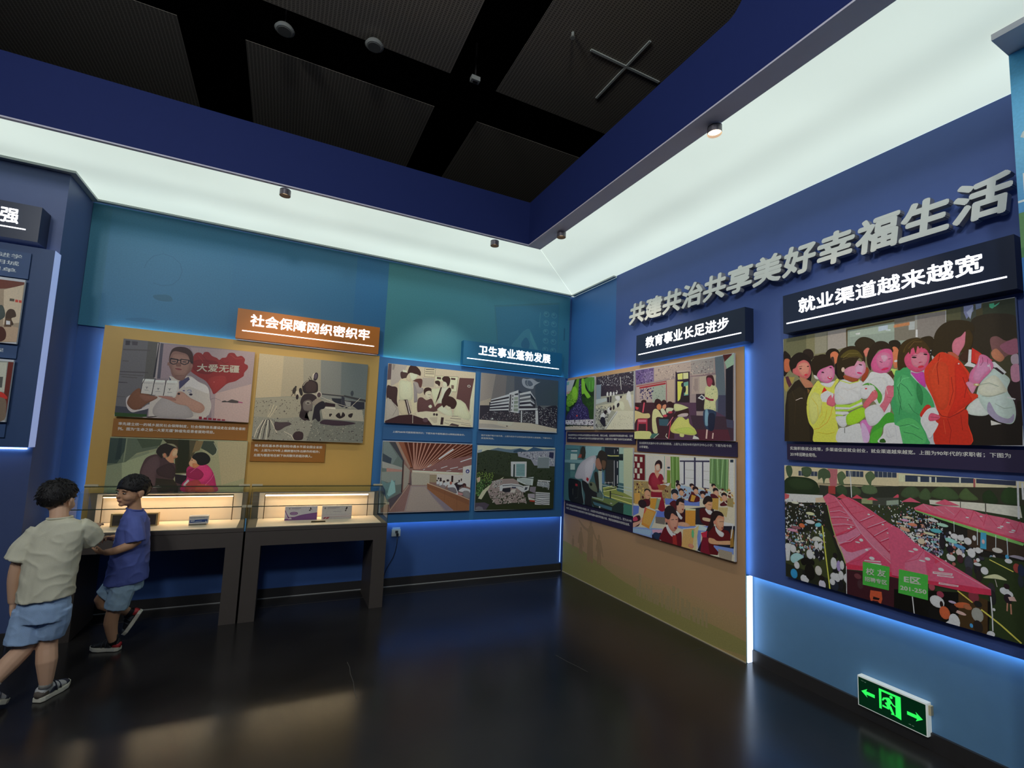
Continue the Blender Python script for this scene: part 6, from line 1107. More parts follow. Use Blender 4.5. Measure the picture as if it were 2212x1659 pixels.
ART['tents'] = '''#2e3420 -1 751 721 799 693 -45 -16 -292;#b4a484 -1 751 737 756 734 682 -2 642;#8e8268 -2 648 402 658 734 682 733 662 -3 604;#98585c 289 752 350 752 342 646 303 642;#303848 100 723 225 727 224 697 99 690;#303848 398 746 496 749 495 715 398 710;#303848 555 756 667 758 666 727 554 720;|b8b0a0 1.9 118 725 118 691;|b8b0a0 1.8 140 726 140 692;|b8b0a0 1.8 162 726 161 693;|b8b0a0 1.8 183 726 182 694;|b8b0a0 1.8 204 727 203 695;|b8b0a0 1.7 414 747 413 710;|b8b0a0 1.7 433 748 432 712;|b8b0a0 1.7 456 749 455 714;|b8b0a0 1.7 476 750 475 715;|b8b0a0 1.6 575 756 574 721;|b8b0a0 1.6 598 757 597 722;|b8b0a0 1.6 621 759 620 724;|b8b0a0 1.6 644 759 643 725;#2a2c24 235 641 348 641 734 687 731 601 526 573 233 570;~3c4a34 125 747 177 750 189 721 164 688 133 692 122 722;~3c4a34 231 730 266 751 300 735 305 695 276 686 264 650 253 690 230 676;~48583c 349 722 377 741 398 709 381 685 386 657 359 660 349 693;~48583c 506 729 536 754 559 723 539 694 534 666 515 692;~48583c 484 656 519 670 558 663 566 632 532 617 493 624;~3c4830 433 656 478 638 472 605 421 604;~30402a 342 641 375 655 401 630 395 595 347 601;~3a4a34 12 745 46 754 58 711 38 671 18 695;~1e2a18 -2 642 38 677 102 683 170 680 217 657 234 617 228 587 137 567 -4 559;~26341e 24 645 83 675 152 669 199 643 175 605 62 598;#8a3430 292 641 334 645 333 593 291 594;#d8b4ac -4 559 257 578 255 525 -4 502;#a84c50 -4 561 33 554 29 532 -4 515;#b49c84 209 555 279 569 278 528 209 525;|e0dcc8 5.1 421 748 425 663 427 585;#7e8460 482 589 579 591 578 564 481 556;#3a3c34 541 597 732 626 731 575 540 554;#7c8878 612 590 684 605 683 579 611 564;#c44454 644 611 667 634 698 619;#c05058 688 595 732 621 731 586 692 580;#b8404c 428 580 457 606 492 585;#b8404c 507 582 537 602 570 585;#b84450 340 574 376 601 405 581 373 570;#202218 -5 496 278 534 299 439 339 276 384 175 385 -11 -12 -10;#33381f -1 277 108 310 269 376 295 266 316 237 344 54 -11 89;#2a3018 269 376 297 352 333 246 356 112 289 -7;CR 11 380 -3 140 248 164 275 528 2 516 11.8 3.2;CR 12 110 536 425 726 439 731 591 530 552 7.5 2.7;|c8b048 7.6 250 384 259 287 273 147 282 64 288 -2;@c4d4cc 171 394 33.1 13.2;@5ca0a8 224 384 22.2 13.0 20;@b85c38 118 361 19.8 14.6;@7c4c54 77 341 34.9 11.0;@b87c90 51 319 38.6 9.9;~c4b4a4 180 283 199 304 228 307 253 286 221 280 192 276;~8cbcb0 38 113 39 144 68 169 99 173 127 158 99 134 61 103;~14120e 105 129 130 153 166 159 195 145 189 120 159 125 123 104;@c8c08c 175 448 28.9 10.8;@c8b89c 74 505 25.5 7.4;@b8c0c8 118 497 17.4 7.3;@1c1a22 185 498 24.0 8.4;@2c7ca8 59 33 24.1 31.5;@c8b8b0 130 17 28.0 27.3;@1a1a18 134 56 19.5 16.6;@a8a49c 220 94 22.0 30.2;@14120e 164 73 32.9 53.0;@c0bcb8 167 185 22.8 30.8;@d0ccc8 21 201 23.5 26.0;@181614 19 235 11.7 11.2;#cfc8bc 1 178 36 186 29 111 6 105;@ccc8c4 55 196 21.7 26.9;@c8c4c0 79 93 18.9 24.2;@c8c0b8 210 254 14.1 25.8;@1c1c20 211 199 15.2 29.3;@c8c0bc 235 248 12.7 23.3;@18181c 240 196 12.6 27.9;@a8a4b8 242 13 21.7 28.7;@1c1410 241 53 14.9 16.1;@d4ccc8 315 163 18.7 37.4;@1c1818 324 213 14.2 17.0;@8a78a0 344 154 12.9 33.7;@d4ccc8 363 164 12.8 27.9;@ccc4cc 324 81 31.6 28.1;@20242c 317 29 24.0 33.7;@d8d0cc 304 48 16.5 20.3;@181818 322 117 16.4 12.4;@d4ccc8 356 101 15.0 27.9;@1c1a1c 355 40 13.9 33.3;@d0c8c4 398 91 28.6 33.0;#181614 371 50 418 64 411 19 385 -11 374 -14;@141414 395 125 12.5 12.1;#34161c 389 143 480 151 700 164 693 -45 485 -12 421 0 385 -6;@5c3034 450 121 20.2 16.2;@3a2428 463 77 17.0 26.9;#a8482c 516 60 573 67 576 27 566 -7 553 9 527 6 517 -7 511 22;#1c1010 530 28 563 28 558 16 527 11;#c85064 259 567 291 594 330 582 357 562 410 586 451 569 530 525 613 470 674 439 725 409 717 164 661 168 475 160 389 146 384 180 360 247 339 287 324 335 304 417 284 512;#d46478 291 591 307 579 345 549 387 498 447 414 476 376 538 308 676 222 718 209 720 259 626 296 526 391 438 473 345 549;#b83c54 394 584 410 585 451 563 548 507 639 454 725 414 725 394 678 420 630 457;#cc5a6c 384 180 533 304 475 160 389 146;#b02c44 387 178 476 192 662 194 718 189 717 164 661 166 476 163 389 146;#c8405c 390 179 533 303 667 200 662 191 476 187;#d8748a 339 287 476 381 533 304 390 184 360 241;#c04058 350 284 476 378 533 304 514 303 423 255 392 254 361 280;#d06880 318 334 447 408 471 380 350 287;#b83850 321 340 447 411 436 395 340 338;|a83048 2.8 390 181 472 224 533 304;|9c2c44 2.3 312 389 395 410 442 413;|9c2c44 2.3 304 440 386 453 428 446;|9c2c44 2.3 300 474 366 489 397 477;|9c2c44 2.3 297 499 356 522 377 519;|9c2c44 2.3 290 530 345 549;|b03850 2.3 346 561 398 511 443 463 521 390 594 320 668 246;|a83048 2.3 398 517 455 536;|a83048 2.2 429 488 500 515;|a83048 2.2 468 445 548 491;|a83048 2.2 507 414 608 469;|a83048 2.1 540 372 639 448;|a83048 2.1 572 347 678 415;|a83048 2.1 612 304 724 379;|e890a0 2.3 335 571 428 460 476 378;|e890a0 2.2 476 378 543 309 671 201;|9c2c44 4.0 312 389 395 410 442 413;|9c2c44 4.0 318 328 394 365 447 408;|9c2c44 4.5 350 281 424 319 476 376;|e898a8 2.8 339 293 414 319 471 372;|9c2c44 3.5 304 440 386 453 428 446;|9c2c44 3.5 300 474 366 489 397 477;|9c2c44 3.5 297 499 356 522 377 519;|e898a8 2.9 309 400 385 419 437 418;|e898a8 2.9 304 446 365 458 418 458;|e898a8 2.3 300 479 355 496 392 485;|9c2c44 4.4 468 442 548 491;|9c2c44 4.3 507 411 608 466;|9c2c44 4.3 540 369 639 443;|9c2c44 4.2 572 344 678 410;|9c2c44 4.2 612 301 724 374;|e898a8 2.7 473 451 548 498;|e898a8 2.7 512 420 608 475;|e898a8 2.7 545 378 639 453;|e898a8 2.6 577 353 678 420;|e898a8 2.6 617 311 724 384;|8c2038 3.4 367 563 428 482 483 426 544 373 625 294 677 243;|8a9c58 4.7 284 518 304 417 329 330 360 252 384 180;@e8b0b8 475 339 11.0 8.7;@e8b0b8 455 322 14.2 4.4;@e8b0b8 421 406 6.2 5.0;@e8b0b8 407 394 8.4 3.3;@e8b0b8 403 446 4.7 3.9;@e8b0b8 634 421 8.1 6.2;@e8b0b8 620 407 11.9 3.6;@e8b0b8 591 451 6.1 4.7;@e8b0b8 519 497 6.8 4.9;@e8b0b8 698 369 7.8 4.6;@f0d0c8 529 245 14.5 9.6;@e8b0b8 503 288 8.8 6.5;#f0d0c8 490 227 573 239 574 232 489 220;#f0d0c8 506 216 578 226 576 218 506 209;#c8606c 494 227 569 236 569 235 494 225;#3e9638 480 215 618 218 610 86 476 80;#3e9638 662 219 706 218 702 91 657 92;|d8d4d0 3.9 388 165 387 66 386 -11;#26301c 674 615 1181 670 1151 -22 649 -167;#b8a888 679 755 1185 753 1184 725 676 679;#2c3444 709 745 1001 754 1001 729 708 709;#2c3040 1010 752 1153 755 1152 732 1009 730;#c0b090 678 749 709 748 708 709 677 706;|c8bca0 11.8 773 742 772 713;|c8bca0 9.3 823 745 822 715;|c8bca0 5.7 847 746 846 717;|c8bca0 6.6 947 752 946 724;|884848 7.6 1003 751 1001 700;#2c2c20 676 681 1184 725 1180 644 955 624 674 609;~38462e 685 629 707 673 752 684 775 646 735 617;~3c4c30 770 645 800 683 823 651 812 621 774 622;~38482c 818 645 847 688 888 699 923 680 938 643 877 630;~40502f 939 660 966 701 986 682 1014 648 955 640;~22301a 1031 676 1056 701 1078 677 1084 641 1037 635;~283a1e 1097 679 1118 718 1148 719 1164 688 1155 646 1107 644;#b4aea0 814 622 997 632 1162 637 1167 583 937 599 816 599;|403c34 3.3 944 628 943 595;|403c34 4.2 1040 633 1039 577;|d8d0bc 7.1 1159 753 1155 576;|d8d0bc 7.1 1174 749 1174 669;#1e1c18 752 538 1016 510 1172 459 1169 380 986 367 749 462;CR 21 480 667 399 856 314 872 506 674 603 10.2 3.0;CR 22 60 864 294 1064 344 1062 488 870 461 11.1 8.4;#34281e 967 501 1172 450 1169 390 963 409;#263018 924 255 1050 377 1169 380 1151 -22 1050 7 919 148;#c84c60 684 593 730 624 778 600 734 599;#c84c60 839 608 881 633 941 608 876 602;#cc5468 743 568 788 598 834 590 875 599 937 599 995 592 1027 581 1112 573 1177 559 1173 474 1108 484 992 511 864 538 752 555;#b83c54 758 568 864 544 992 516 1108 491 1173 479 1173 469 1100 480 983 504 855 531 748 557;|e07c8c 2.9 788 595 819 565;|e07c8c 2.9 834 587 874 557;|e07c8c 2.8 880 591 918 558;|a83850 2.8 917 541 945 590 977 551;|a83850 2.7 976 530 995 592 1029 539;|a83850 2.6 1029 523 1043 583 1083 522;|a83850 2.6 1083 512 1112 573 1146 514;|a83850 2.5 1142 508 1159 566 1174 509;#6c9c54 748 559 864 533 1000 505 1108 481 1169 466 1165 453 1100 467 991 492 864 523 752 552;@e8b8bc 969 553 6.7 3.3;@e8b8bc 1022 567 5.6 3.2;@e8b8bc 1095 531 6.9 3.6;@e8b8bc 1087 523 8.4 2.6;@e8b8bc 1135 519 7.4 4.1;@e8b8bc 1128 510 9.6 2.5;@e8b8bc 1118 553 7.5 3.1;#3c84a0 1017 489 1038 488 1035 409 1012 409;@c89090 1025 444 5.6 11.6;|a8b0b0 2.7 1005 503 1003 423;|a8b0b0 2.6 1072 484 1069 412;|a8b0b0 2.6 1111 477 1111 391;|a8b0b0 2.2 915 525 914 470;@c8bcb0 827 515 23.2 8.0 -8;@8cb49c 867 497 24.8 9.0 -6;@4a9098 839 462 25.3 11.3;@c4b490 810 441 27.2 6.8 -6;@b86c54 735 476 22.2 9.4;@c8846c 699 444 25.3 10.7 -15;@b87c94 701 494 20.3 7.1;@b0a088 716 511 25.1 5.9;@7cb4a4 900 423 26.4 11.0 -15;@4c80a4 933 400 24.8 9.8 -15;@cfcac4 914 448 15.7 14.3;@cfcac4 939 445 14.5 15.2;@cfcac4 966 434 15.1 18.3;@cfcac4 978 378 15.7 23.5;@cfcac4 1004 397 12.2 14.8;@cfcac4 897 335 17.5 16.5;@d8a088 772 394 16.3 16.1;@201c20 862 404 12.6 33.5;@34343c 966 325 17.5 37.4;@2c282c 964 282 14.2 26.7;@201c20 998 301 13.8 31.7;@c8c4c0 999 328 14.6 8.5;@c8c4c0 1024 303 14.3 18.8;@201820 894 378 15.0 16.5;@c0a4a0 930 370 12.9 16.3;@3a2024 933 338 12.8 21.7;@c0c4bc 998 265 2.4 31.6;@24201c 1002 271 12.9 26.3;|b8a850 4.7 1044 362 1127 325;~b8c088 1018 268 1039 286 1070 297 1103 279 1061 275;|b0a8a0 2.1 1061 272 1067 238;@2c2a2c 1046 222 14.1 30.9;@20201f 1048 182 13.2 35.9;@b8b0ac 1032 136 4.7 10.3;@b8b0ac 1051 127 5.4 7.2;@c8ccc8 1093 226 18.1 17.2;@c8ccc8 1107 215 14.9 17.1;@241418 1100 250 10.5 13.1;@20161c 1103 194 14.9 22.1;#b89088 1103 202 1124 210 1132 191 1108 186;|9c6c58 5.0 1100 173 1097 135;|9c6c58 5.0 1111 172 1111 125;~88808c 1115 394 1134 404 1164 401 1163 388 1141 390;@8c3c34 1139 345 12.4 22.0;@20283c 1153 337 11.5 29.9;@282c30 1150 287 10.1 29.8;@3c80a4 1108 390 6.7 10.2;@c0c0bc 1112 371 13.4 11.2;@a8a49c 1075 413 19.2 12.4;@c0bcb8 992 455 7.4 13.9;#0e0c08 637 102 920 169 978 166 1041 160 1020 -75 632 -58;#3a2a16 920 174 1030 166 1023 -4 913 -13;@7c3040 845 136 15.4 16.6;@6c2c34 978 166 20.5 31.6;@8c3c48 810 164 13.9 19.1;|b8a048 6.5 916 176 973 135;|c0a848 7.3 1004 112 1071 64 1140 4;#12100e 792 58 856 57 845 -1 790 -3;@d4d0cc 830 95 31.0 30.5 -20;@201410 848 87 7.2 16.5;@a85030 860 48 22.3 32.8;@a05030 931 109 33.9 13.9 20;@c89088 923 69 23.8 8.6 -8;@9c8ca0 893 112 15.7 6.5;@1a1210 896 81 14.8 19.5;@d0ccc4 898 18 22.5 37.7;#d0ccc4 862 0 889 31 914 -8;@1c1a18 993 134 15.4 15.7;@84847c 989 81 22.7 34.4;@221c18 989 24 18.6 31.2;@8c5438 953 106 16.7 12.7;@3c80b0 964 21 6.6 10.5;@ccc8c0 1035 6 13.3 17.3 -40;#c84a64 617 449 669 447 732 389 784 351 865 317 982 255 1044 221 1044 191 979 181 792 175 629 176;#b83850 784 351 865 317 982 255 1044 221 980 213 897 227 833 286;#d05c74 693 263 784 351 792 192 692 228;#c84460 784 351 829 308 797 193;#cc4c66 833 292 865 317 982 255 1042 218 792 192;#a82c44 792 192 896 205 1042 218 1044 191 979 181 792 175;|e08c98 2.3 784 351 869 295 981 245 1040 220;|a83048 2.4 693 263 753 295 784 351;@f0d0c8 853 265 12.6 8.9;@f0c4c0 797 306 12.2 8.5;@f0c4c0 772 290 14.4 4.0;@e8b0b8 745 344 11.7 7.0;@e8b0b8 725 329 13.9 3.5;#f0d0c8 817 246 900 257 898 246 817 235;#f0d0c8 835 234 904 242 902 235 835 227;#c85a6c 822 244 896 253 896 250 822 240;#c85a6c 840 233 899 239 899 237 840 231;#f0d0c8 841 197 922 203 920 195 840 187;#c85a6c 845 195 917 200 917 197 845 191;#3e9638 664 218 796 221 791 89 657 87;|d8d4d0 4.6 722 87 728 -5;|c0bcb8 4.6 1042 185 1044 100 1043 24'''
ART['women'] = '''#6f6c50 2 737 417 730 758 739 734 2 -9 -16;#5a5a42 2 737 164 731 162 609 0 593;#7d7a6a 221 730 301 728 298 589 219 588;#8c8680 304 727 417 727 422 606 301 588;#6b6a58 298 725 305 726 302 601 295 598;#7e8a80 425 710 757 711 752 563 422 600;#8a988c 438 701 748 702 746 653 437 665;#4a3e26 416 718 425 717 422 600 416 601;#4a3e26 416 718 749 724 748 718 416 711;#b4bcc4 470 683 497 683 494 672 473 675;#9caab8 596 700 645 701 644 673 595 671;#a8b4c0 634 675 658 673 658 663 634 668;#a88068 673 690 729 692 729 683 673 680;#6c675c 679 740 915 729 910 578 675 599;#77716c 789 732 915 729 910 584 784 601;#c4c4c0 779 646 788 645 787 601 777 603;#8a8a84 778 729 789 728 786 645 777 647;#8e8a50 679 740 924 733 923 724 679 731;#9aa0a0 748 697 777 696 775 647 746 650;#a8724c 678 695 752 696 751 678 677 677;#3e3a26 918 732 1189 726 1177 8 891 1;#4a4a34 919 728 986 728 976 658 917 671;#3c4038 979 730 1039 725 1035 631 975 643;#6a7090 990 732 1028 729 1028 697 999 659 989 697;#8890a8 1000 694 1029 723 1014 655;#5c6880 1037 733 1061 734 1058 705 1038 700;#2e3426 1065 729 1186 727 1184 613 1060 625;#3a8a68 1089 718 1107 718 1108 698 1099 691 1089 701;#4a9878 1106 704 1128 718 1124 709 1110 698;@c8c4b0 1041 608 6.5 12.9;~2c2418 1013 635 1051 667 1122 661 1185 627 1183 519 1149 497 1099 524 1083 469 1070 412 1008 500;~6e4a48 1085 537 1110 547 1143 517 1180 524 1180 454 1147 445 1129 433 1106 441 1090 477;~8a5264 1122 501 1180 520 1182 454 1154 446 1128 472;~a86c50 1086 468 1104 485 1121 463 1133 433 1115 416 1092 438;#1c1610 1031 153 1191 332 1177 4 981 -2 987 160;~2a1c1c 1133 277 1155 321 1181 319 1181 140 1137 206;~9c8a94 1157 439 1180 445 1181 398 1158 401;~a87488 1154 387 1181 393 1183 319 1155 317;~b0c0b0 985 199 1027 241 1074 181 1052 150 1001 154 983 170;~a8bcae 1025 275 1045 327 1097 390 1126 357 1148 322 1136 272 1157 214 1161 150 1146 108 1106 118 1053 177 1027 246;~b8c8a4 1029 285 1048 322 1095 351 1130 286 1132 263 1070 243 1035 260;~8c8498 1069 219 1094 156 1133 132 1154 154 1146 113 1099 118 1060 167;#d8d8d4 1084 420 1098 418 1137 361 1129 352 1090 395;#2a2024 1090 390 1104 389 1130 355 1123 351;#d0d4c8 1135 241 1164 228 1160 223 1134 234;#c8b4ac 1070 126 1109 107 1071 100;~1e140c 1166 209 1186 204 1183 103 1172 113;~1c1410 2 634 35 622 55 585 47 518 26 480 -1 469;~a0583c 7 578 38 581 55 544 46 498 19 488 4 510;#8c7c40 -2 449 32 452 80 447 66 409 38 384 17 345 -3 388;#4a2430 12 454 33 459 59 396 38 377 22 413;~241a14 139 613 162 632 194 623 212 589 199 552 161 570;@30241a 228 567 19.8 11.6;#18120e 351 581 402 573 397 396 364 405 342 445;~20180e 289 584 313 608 351 605 374 577 367 541 344 550 320 522 297 563;~b86848 318 573 345 588 368 566 362 523 343 504 326 522;~3a2a24 321 547 338 551 343 507 348 481 331 496;~2c2416 463 612 491 649 528 649 568 623 577 592 541 552 510 556;~c46a5c 512 562 536 582 549 562 535 541 524 524;~8a3a20 495 392 523 460 538 441 526 401 507 376;~221a10 646 592 671 605 698 592 707 554 698 427 668 532;~b86a48 662 556 683 561 696 528 692 456 675 436 664 465;@e8e0dc 679 479 9.3 6.7;#a0dc5c 654 438 684 429 679 407 669 394 651 419;#4a2c1c 626 407 656 427 669 392 659 376;~1c140e 41 546 62 591 110 617 162 596 193 552 198 480 183 398 126 423 87 473 60 483;~b05a5a 88 513 105 544 142 559 173 542 189 507 191 462 171 431 142 428 107 451 70 475 67 502;~c87868 101 518 135 541 173 529 179 483 159 452 127 456;~a06a50 113 444 158 426 196 396 202 364 157 364 132 396;@c83040 158 454 11.6 7.2;@3a1c18 121 501 8.5 4.0;@3a1c18 172 511 7.0 3.9;|3a2018 3.3 109 514 133 517;#241c12 24 345 79 414 110 428 151 365 202 364 221 401 238 304 200 -11 -2 -16 9 252;#2c2416 31 331 112 378 163 335 176 1 32 -2;|b8a8a0 4.0 84 284 120 297 132 296;#6c5028 164 360 182 346 169 321;~241a0e 192 526 212 563 256 581 298 570 332 521 337 483 308 493 266 485 235 457 222 433 204 460;~c8608c 231 444 247 475 284 489 325 497 342 463 338 420 317 391 293 384 258 400 240 418;~d87890 253 448 296 488 331 465 330 421 294 394 258 410;~f0b4b0 210 447 228 438 240 415 218 423;@c02848 311 418 15.3 8.7 -30;@f4dcd8 311 421 9.4 3.7 -30;@301420 268 459 9.6 4.4 -20;@301420 318 485 8.2 3.7 -20;~f0e4d8 252 391 299 384 341 395 351 370 305 355 263 371;~e8d84c 162 276 182 333 234 406 263 374 316 357 352 407 366 393 340 352 347 296 337 236 346 150 351 -1 204 -5 202 77 172 128 158 206;~f0e468 175 276 207 331 250 303 260 239 241 177 203 115 179 154;~dcc848 214 71 287 102 336 199 340 113 331 -2 213 -4;|b88c28 3.2 202 82 239 90 288 126 312 175 326 236;|c0962c 2.5 254 240 259 183 241 159;#b8281c 256 318 275 361 292 337 268 327;#d8b8b8 253 315 292 337 339 309 332 285 302 256 261 264 250 297;~c05868 294 281 315 305 347 309 349 266 331 230 302 237 288 250;#e8e0dc 316 317 333 307 323 282;@e07c90 465 455 57.8 54.9;~2a2010 355 505 374 577 414 605 468 602 510 562 521 507 513 485 488 524 454 474 421 472 398 439 386 403 364 418;~4a4018 378 545 424 582 478 573 509 521 477 537 423 539;|6a5c30 3.1 395 537 429 562 483 554;|5a4c28 2.5 389 525 434 537 488 530 508 509;~e87890 399 457 433 477 487 482 508 503 521 478 519 437 501 415 479 397 447 403 409 425;~ec8ca4 465 467 497 487 512 461 496 422 469 419;@f0a090 393 462 10.1 15.9;@301018 493 481 10.5 3.6 -25;@c83060 486 430 14.8 5.9 -20;~8a4428 406 425 447 406 479 394 468 377 419 388 392 415;~d8d0c0 369 387 397 399 452 373 489 384 509 350 491 269 427 255 348 241 339 334;~e8e8d0 350 321 396 348 477 311 491 269 427 243 349 247;|a8e040 5.5 372 395 430 370 479 379 485 390;#94c83c 343 241 426 237 497 269 496 251 426 219 342 226;#d8e8d8 342 226 426 219 496 251 498 234 426 207 342 211;#94c83c 342 211 415 205 496 234 501 228 420 196 342 197;#d8e8d8 342 197 414 193 425 178 386 173 341 180;#94c83c 342 180 386 173 386 167 342 167;~d8ccd8 342 162 392 167 414 172 407 113 384 95 357 113;~8cd028 414 178 463 206 500 216 525 180 499 146 461 118 412 110 402 149;~c8e8b8 356 83 401 95 477 118 496 65 520 2 351 -1;|303020 3.0 393 92 392 59;~c868a0 482 123 514 140 543 100 538 77 521 31 496 54;~d898c0 487 112 508 111 532 43 520 2 495 13;~281e12 529 518 546 574 583 609 627 604 660 567 664 533 601 560 565 513 551 480 548 439 533 470;~d0507c 551 480 570 524 611 558 655 551 665 504 659 454 636 418 597 416 563 432 553 456;~dc6888 580 511 616 540 654 517 652 467 627 441 593 451;~e48ca0 605 519 630 521 639 502 619 482;|4a1c28 2.9 597 488 611 479;|4a1c28 2.8 641 495 655 497;@c02850 623 439 19.4 7.4 12;~e4ead4 494 345 531 400 553 430 597 416 631 413 659 376 667 342 643 327 632 266 645 221 639 176 609 166 577 224 558 254 513 285;~f0f4e0 531 377 587 395 630 379 628 311 588 269 554 294;~4c8a34 499 351 530 365 565 345 599 297 603 262 587 235 573 275 555 323 530 351;~ecece0 488 328 555 349 569 293 502 268;@c03040 520 330 6.2 4.7;~c85860 501 233 528 273 560 317 579 304 578 269 547 243 516 207;~d86070 586 212 612 256 624 323 639 339 671 325 675 285 645 243 605 172;|a03848 2.2 627 272 651 265;~e8ecdc 510 169 516 210 577 230 614 172 599 133 548 102 524 117;~3c8c2c 624 177 657 170 665 110 597 88 575 4 530 3 548 88 579 122;~4a9a30 542 54 598 94 591 43 570 4 536 3;~d4d4d8 575 4 601 54 607 99 632 118 679 109 694 6;~e0e0e0 617 93 664 99 672 55 625 32;~285018 586 21 605 27 614 5 585 4;~3c8a58 673 386 717 436 747 400 734 7 694 6 679 109 649 209 655 265 680 296;~2a200e 797 588 828 599 853 589 868 544 862 502 842 516 809 554;~34260e 685 462 697 550 726 590 776 600 810 581 838 533 845 494 847 441 830 422 779 439 725 435 697 405;~4a3a14 715 525 734 566 780 591 818 563 829 524 779 559 738 533;~c04868 720 480 732 511 774 549 817 531 837 496 833 454 817 418 782 401 752 415 730 440;~e07080 754 492 790 513 824 498 823 455 796 426 761 442;~d05060 778 537 791 540 795 513 777 505;~3a2a10 722 502 729 550 757 579 793 586 822 562 836 528 833 502 823 535 808 532 805 549 795 534 785 552 775 510 767 544 756 541 748 509 738 533 730 512;|6a5028 2.2 742 543 770 577 805 571;@201010 767 488 11.5 4.9 -12;@201010 819 498 9.3 4.3 -18;|5c2438 2.2 755 501 781 495;|5c2438 2.1 810 510 829 508;@a83050 793 456 6.9 3.2 15;@c02838 796 431 13.8 7.0 8;|903848 2.1 789 454 806 456;~a83c8c 749 405 778 396 808 398 814 318 793 330 764 376;@1c1a18 850 504 14.1 17.9;@b8b4b0 844 516 2.5 3.2;@b8b4b0 855 498 2.1 2.6;@a8a4a0 841 498 1.7 2.1;~3c8c54 669 397 697 422 721 436 738 406 776 348 813 307 841 248 847 195 814 207 783 166 794 108 812 35 815 -1 698 -4 687 88 660 121;~4a9c60 682 368 724 391 758 334 768 257 752 173 708 190 673 247;~2c7040 776 343 800 287 793 213 773 268;~4a9c58 669 110 734 146 785 98 803 9 702 1;|286440 2.8 703 388 695 350 726 320 751 269;|286440 2.7 678 98 728 109 776 82;~2c2210 855 546 866 608 896 649 937 664 983 657 1020 634 1026 587 996 598 973 572 949 561 939 501 930 482 903 496 869 470 849 494;~3a2a0e 972 567 1004 602 1021 558 1008 500 977 485 966 497;~b86878 949 561 973 572 992 594 991 564 986 524 969 491 957 468 938 491 936 532;~a05038 915 494 938 491 961 462 952 448 930 472;~c8341c 813 414 840 453 883 499 922 483 960 447 982 409 1002 361 986 323 999 272 1024 261 1027 246 1004 223 973 185 985 106 992 3 844 0 865 117 850 164 859 184 841 258 818 323 811 371;~b42818 944 429 981 394 994 342 988 278 1004 228 958 186 902 147 937 257;~d43c20 829 396 873 448 912 422 916 309 904 208 871 189 842 274;~a82818 853 138 902 142 980 185 984 96 988 3 848 0;|7c1c18 3.6 855 190 878 153 910 144 949 166 973 185;@e8d8c8 959 427 3.1 4.0;~3c2418 965 467 1000 502 1007 480 994 432 968 446;#e0e0d0 980 414 996 432 1002 496 1013 494 1008 425 1026 413 1020 399;#b82c24 1015 504 1043 475 1064 447 1091 429 1070 412 1034 412 1009 430;#c83c2c 1025 478 1043 470 1053 434 1027 428;~b86488 997 327 1003 376 1030 417 1043 460 1064 457 1084 430 1092 395 1075 363 1052 336 1033 309 1018 296;~c87898 1013 350 1033 407 1063 423 1083 396 1053 356 1030 324;|88405c 2.4 1053 449 1054 424 1044 406;|88405c 2.4 1072 436 1071 412;@f4e8c0 1073 401 3.5 4.3;~c07890 984 323 1001 327 1022 305 1017 281 1006 265 992 298;@a8905c 1025 309 12.4 7.3 -8;@e0d0a0 1025 310 5.8 4.4 -8;~b02c20 783 166 806 208 823 217 833 201 809 181 791 150;~dcc0c8 791 150 818 191 851 198 866 158 830 170 853 123 862 107 838 56 821 33 805 66 785 119;~b84c64 820 144 834 170 870 153 861 133 828 126;|702030 2.1 829 149 866 143;#d0d0c8 660 110 683 98 698 1 656 -5;|8c1c14 3.1 882 489 867 418 872 323;|8c1c14 2.5 926 359 931 283 912 208;|8c1c14 2.5 972 355 985 303 975 244;|e04c30 2.6 846 394 864 439 890 467;|8c1c14 2.5 902 137 915 76 905 6;|8c1c14 2.5 957 156 961 76;|e04c30 2.0 885 132 891 56;|2c6840 2.8 695 350 684 274 699 191;|2c6840 2.7 732 227 753 183 778 161;|64b078 2.8 681 329 710 371 742 378;|2c6840 2.7 704 66 749 55 791 24;|64b078 2.2 714 98 750 109 776 87;|8a9488 1.9 1037 309 1073 315 1107 293;|8a9488 1.9 1042 250 1084 247 1126 263;|8a9488 1.9 1089 209 1122 183 1149 187;|f0a8b0 2.0 1042 445 1033 397;|e8dcd4 1.9 1077 411 1082 377;|c8a430 2.6 194 294 230 241 235 165;|c8a430 2.5 290 213 277 151 239 102;|c8a430 2.5 227 65 286 52 333 65;|f4ec90 2.6 175 308 220 369;|b8b0a8 2.4 374 356 418 328 472 347;|b8b0a8 2.4 361 308 394 269;|b8bcb0 2.3 536 365 564 305;|b8bcb0 2.3 606 393 624 334 632 288;|2c6840 2.8 681 329 697 251 685 164;|a8a8ac 2.2 626 88 644 33;|a8a8ac 2.2 664 99 671 22;|3c3020 2.7 58 356 84 274 75 117;|3c3020 2.6 144 336 161 244'''
# ================================================================ mounted photographs and captions
RECT.update(women=(2.14, 1.625, 1.182, 0.73), tents=(2.145, 0.703, 1.19, 0.755), family=(-2.9, 2.07, 1.198, 0.456), banquet=(-2.9, 1.53, 1.198, 0.428))
GAIN = {'women': 2.0, 'tents': 2.2, 'man': 1.35, 'grandma': 1.6, 'porter': 1.55, 'clinic': 1.7}
DEFAULT_GAIN = 2.0
PZ = {}
def photo(key, label, side, plane, t=0.018, stand=0.02):
    u, z, w, h = RECT[key]
    pr = Print(w * 1000, h * 1000, GAIN.get(key, DEFAULT_GAIN)); pr.data(ART[key])
    PZ[key] = pr.z
    return picture(label, side, u, plane, z, w, h, pr, t, None, stand)
BY, BB, RT, RI, LP = 4.9435, 4.9465, 3.1945, 3.237, 4.3975      # front faces of the boards the photos hang on
photo('man', 'colour photo of a man in glasses holding white boxes beside a red heart', BACK, BY)
photo('grandma', 'colour photo of an old woman facing a child in pink, above the left case', BACK, BY)
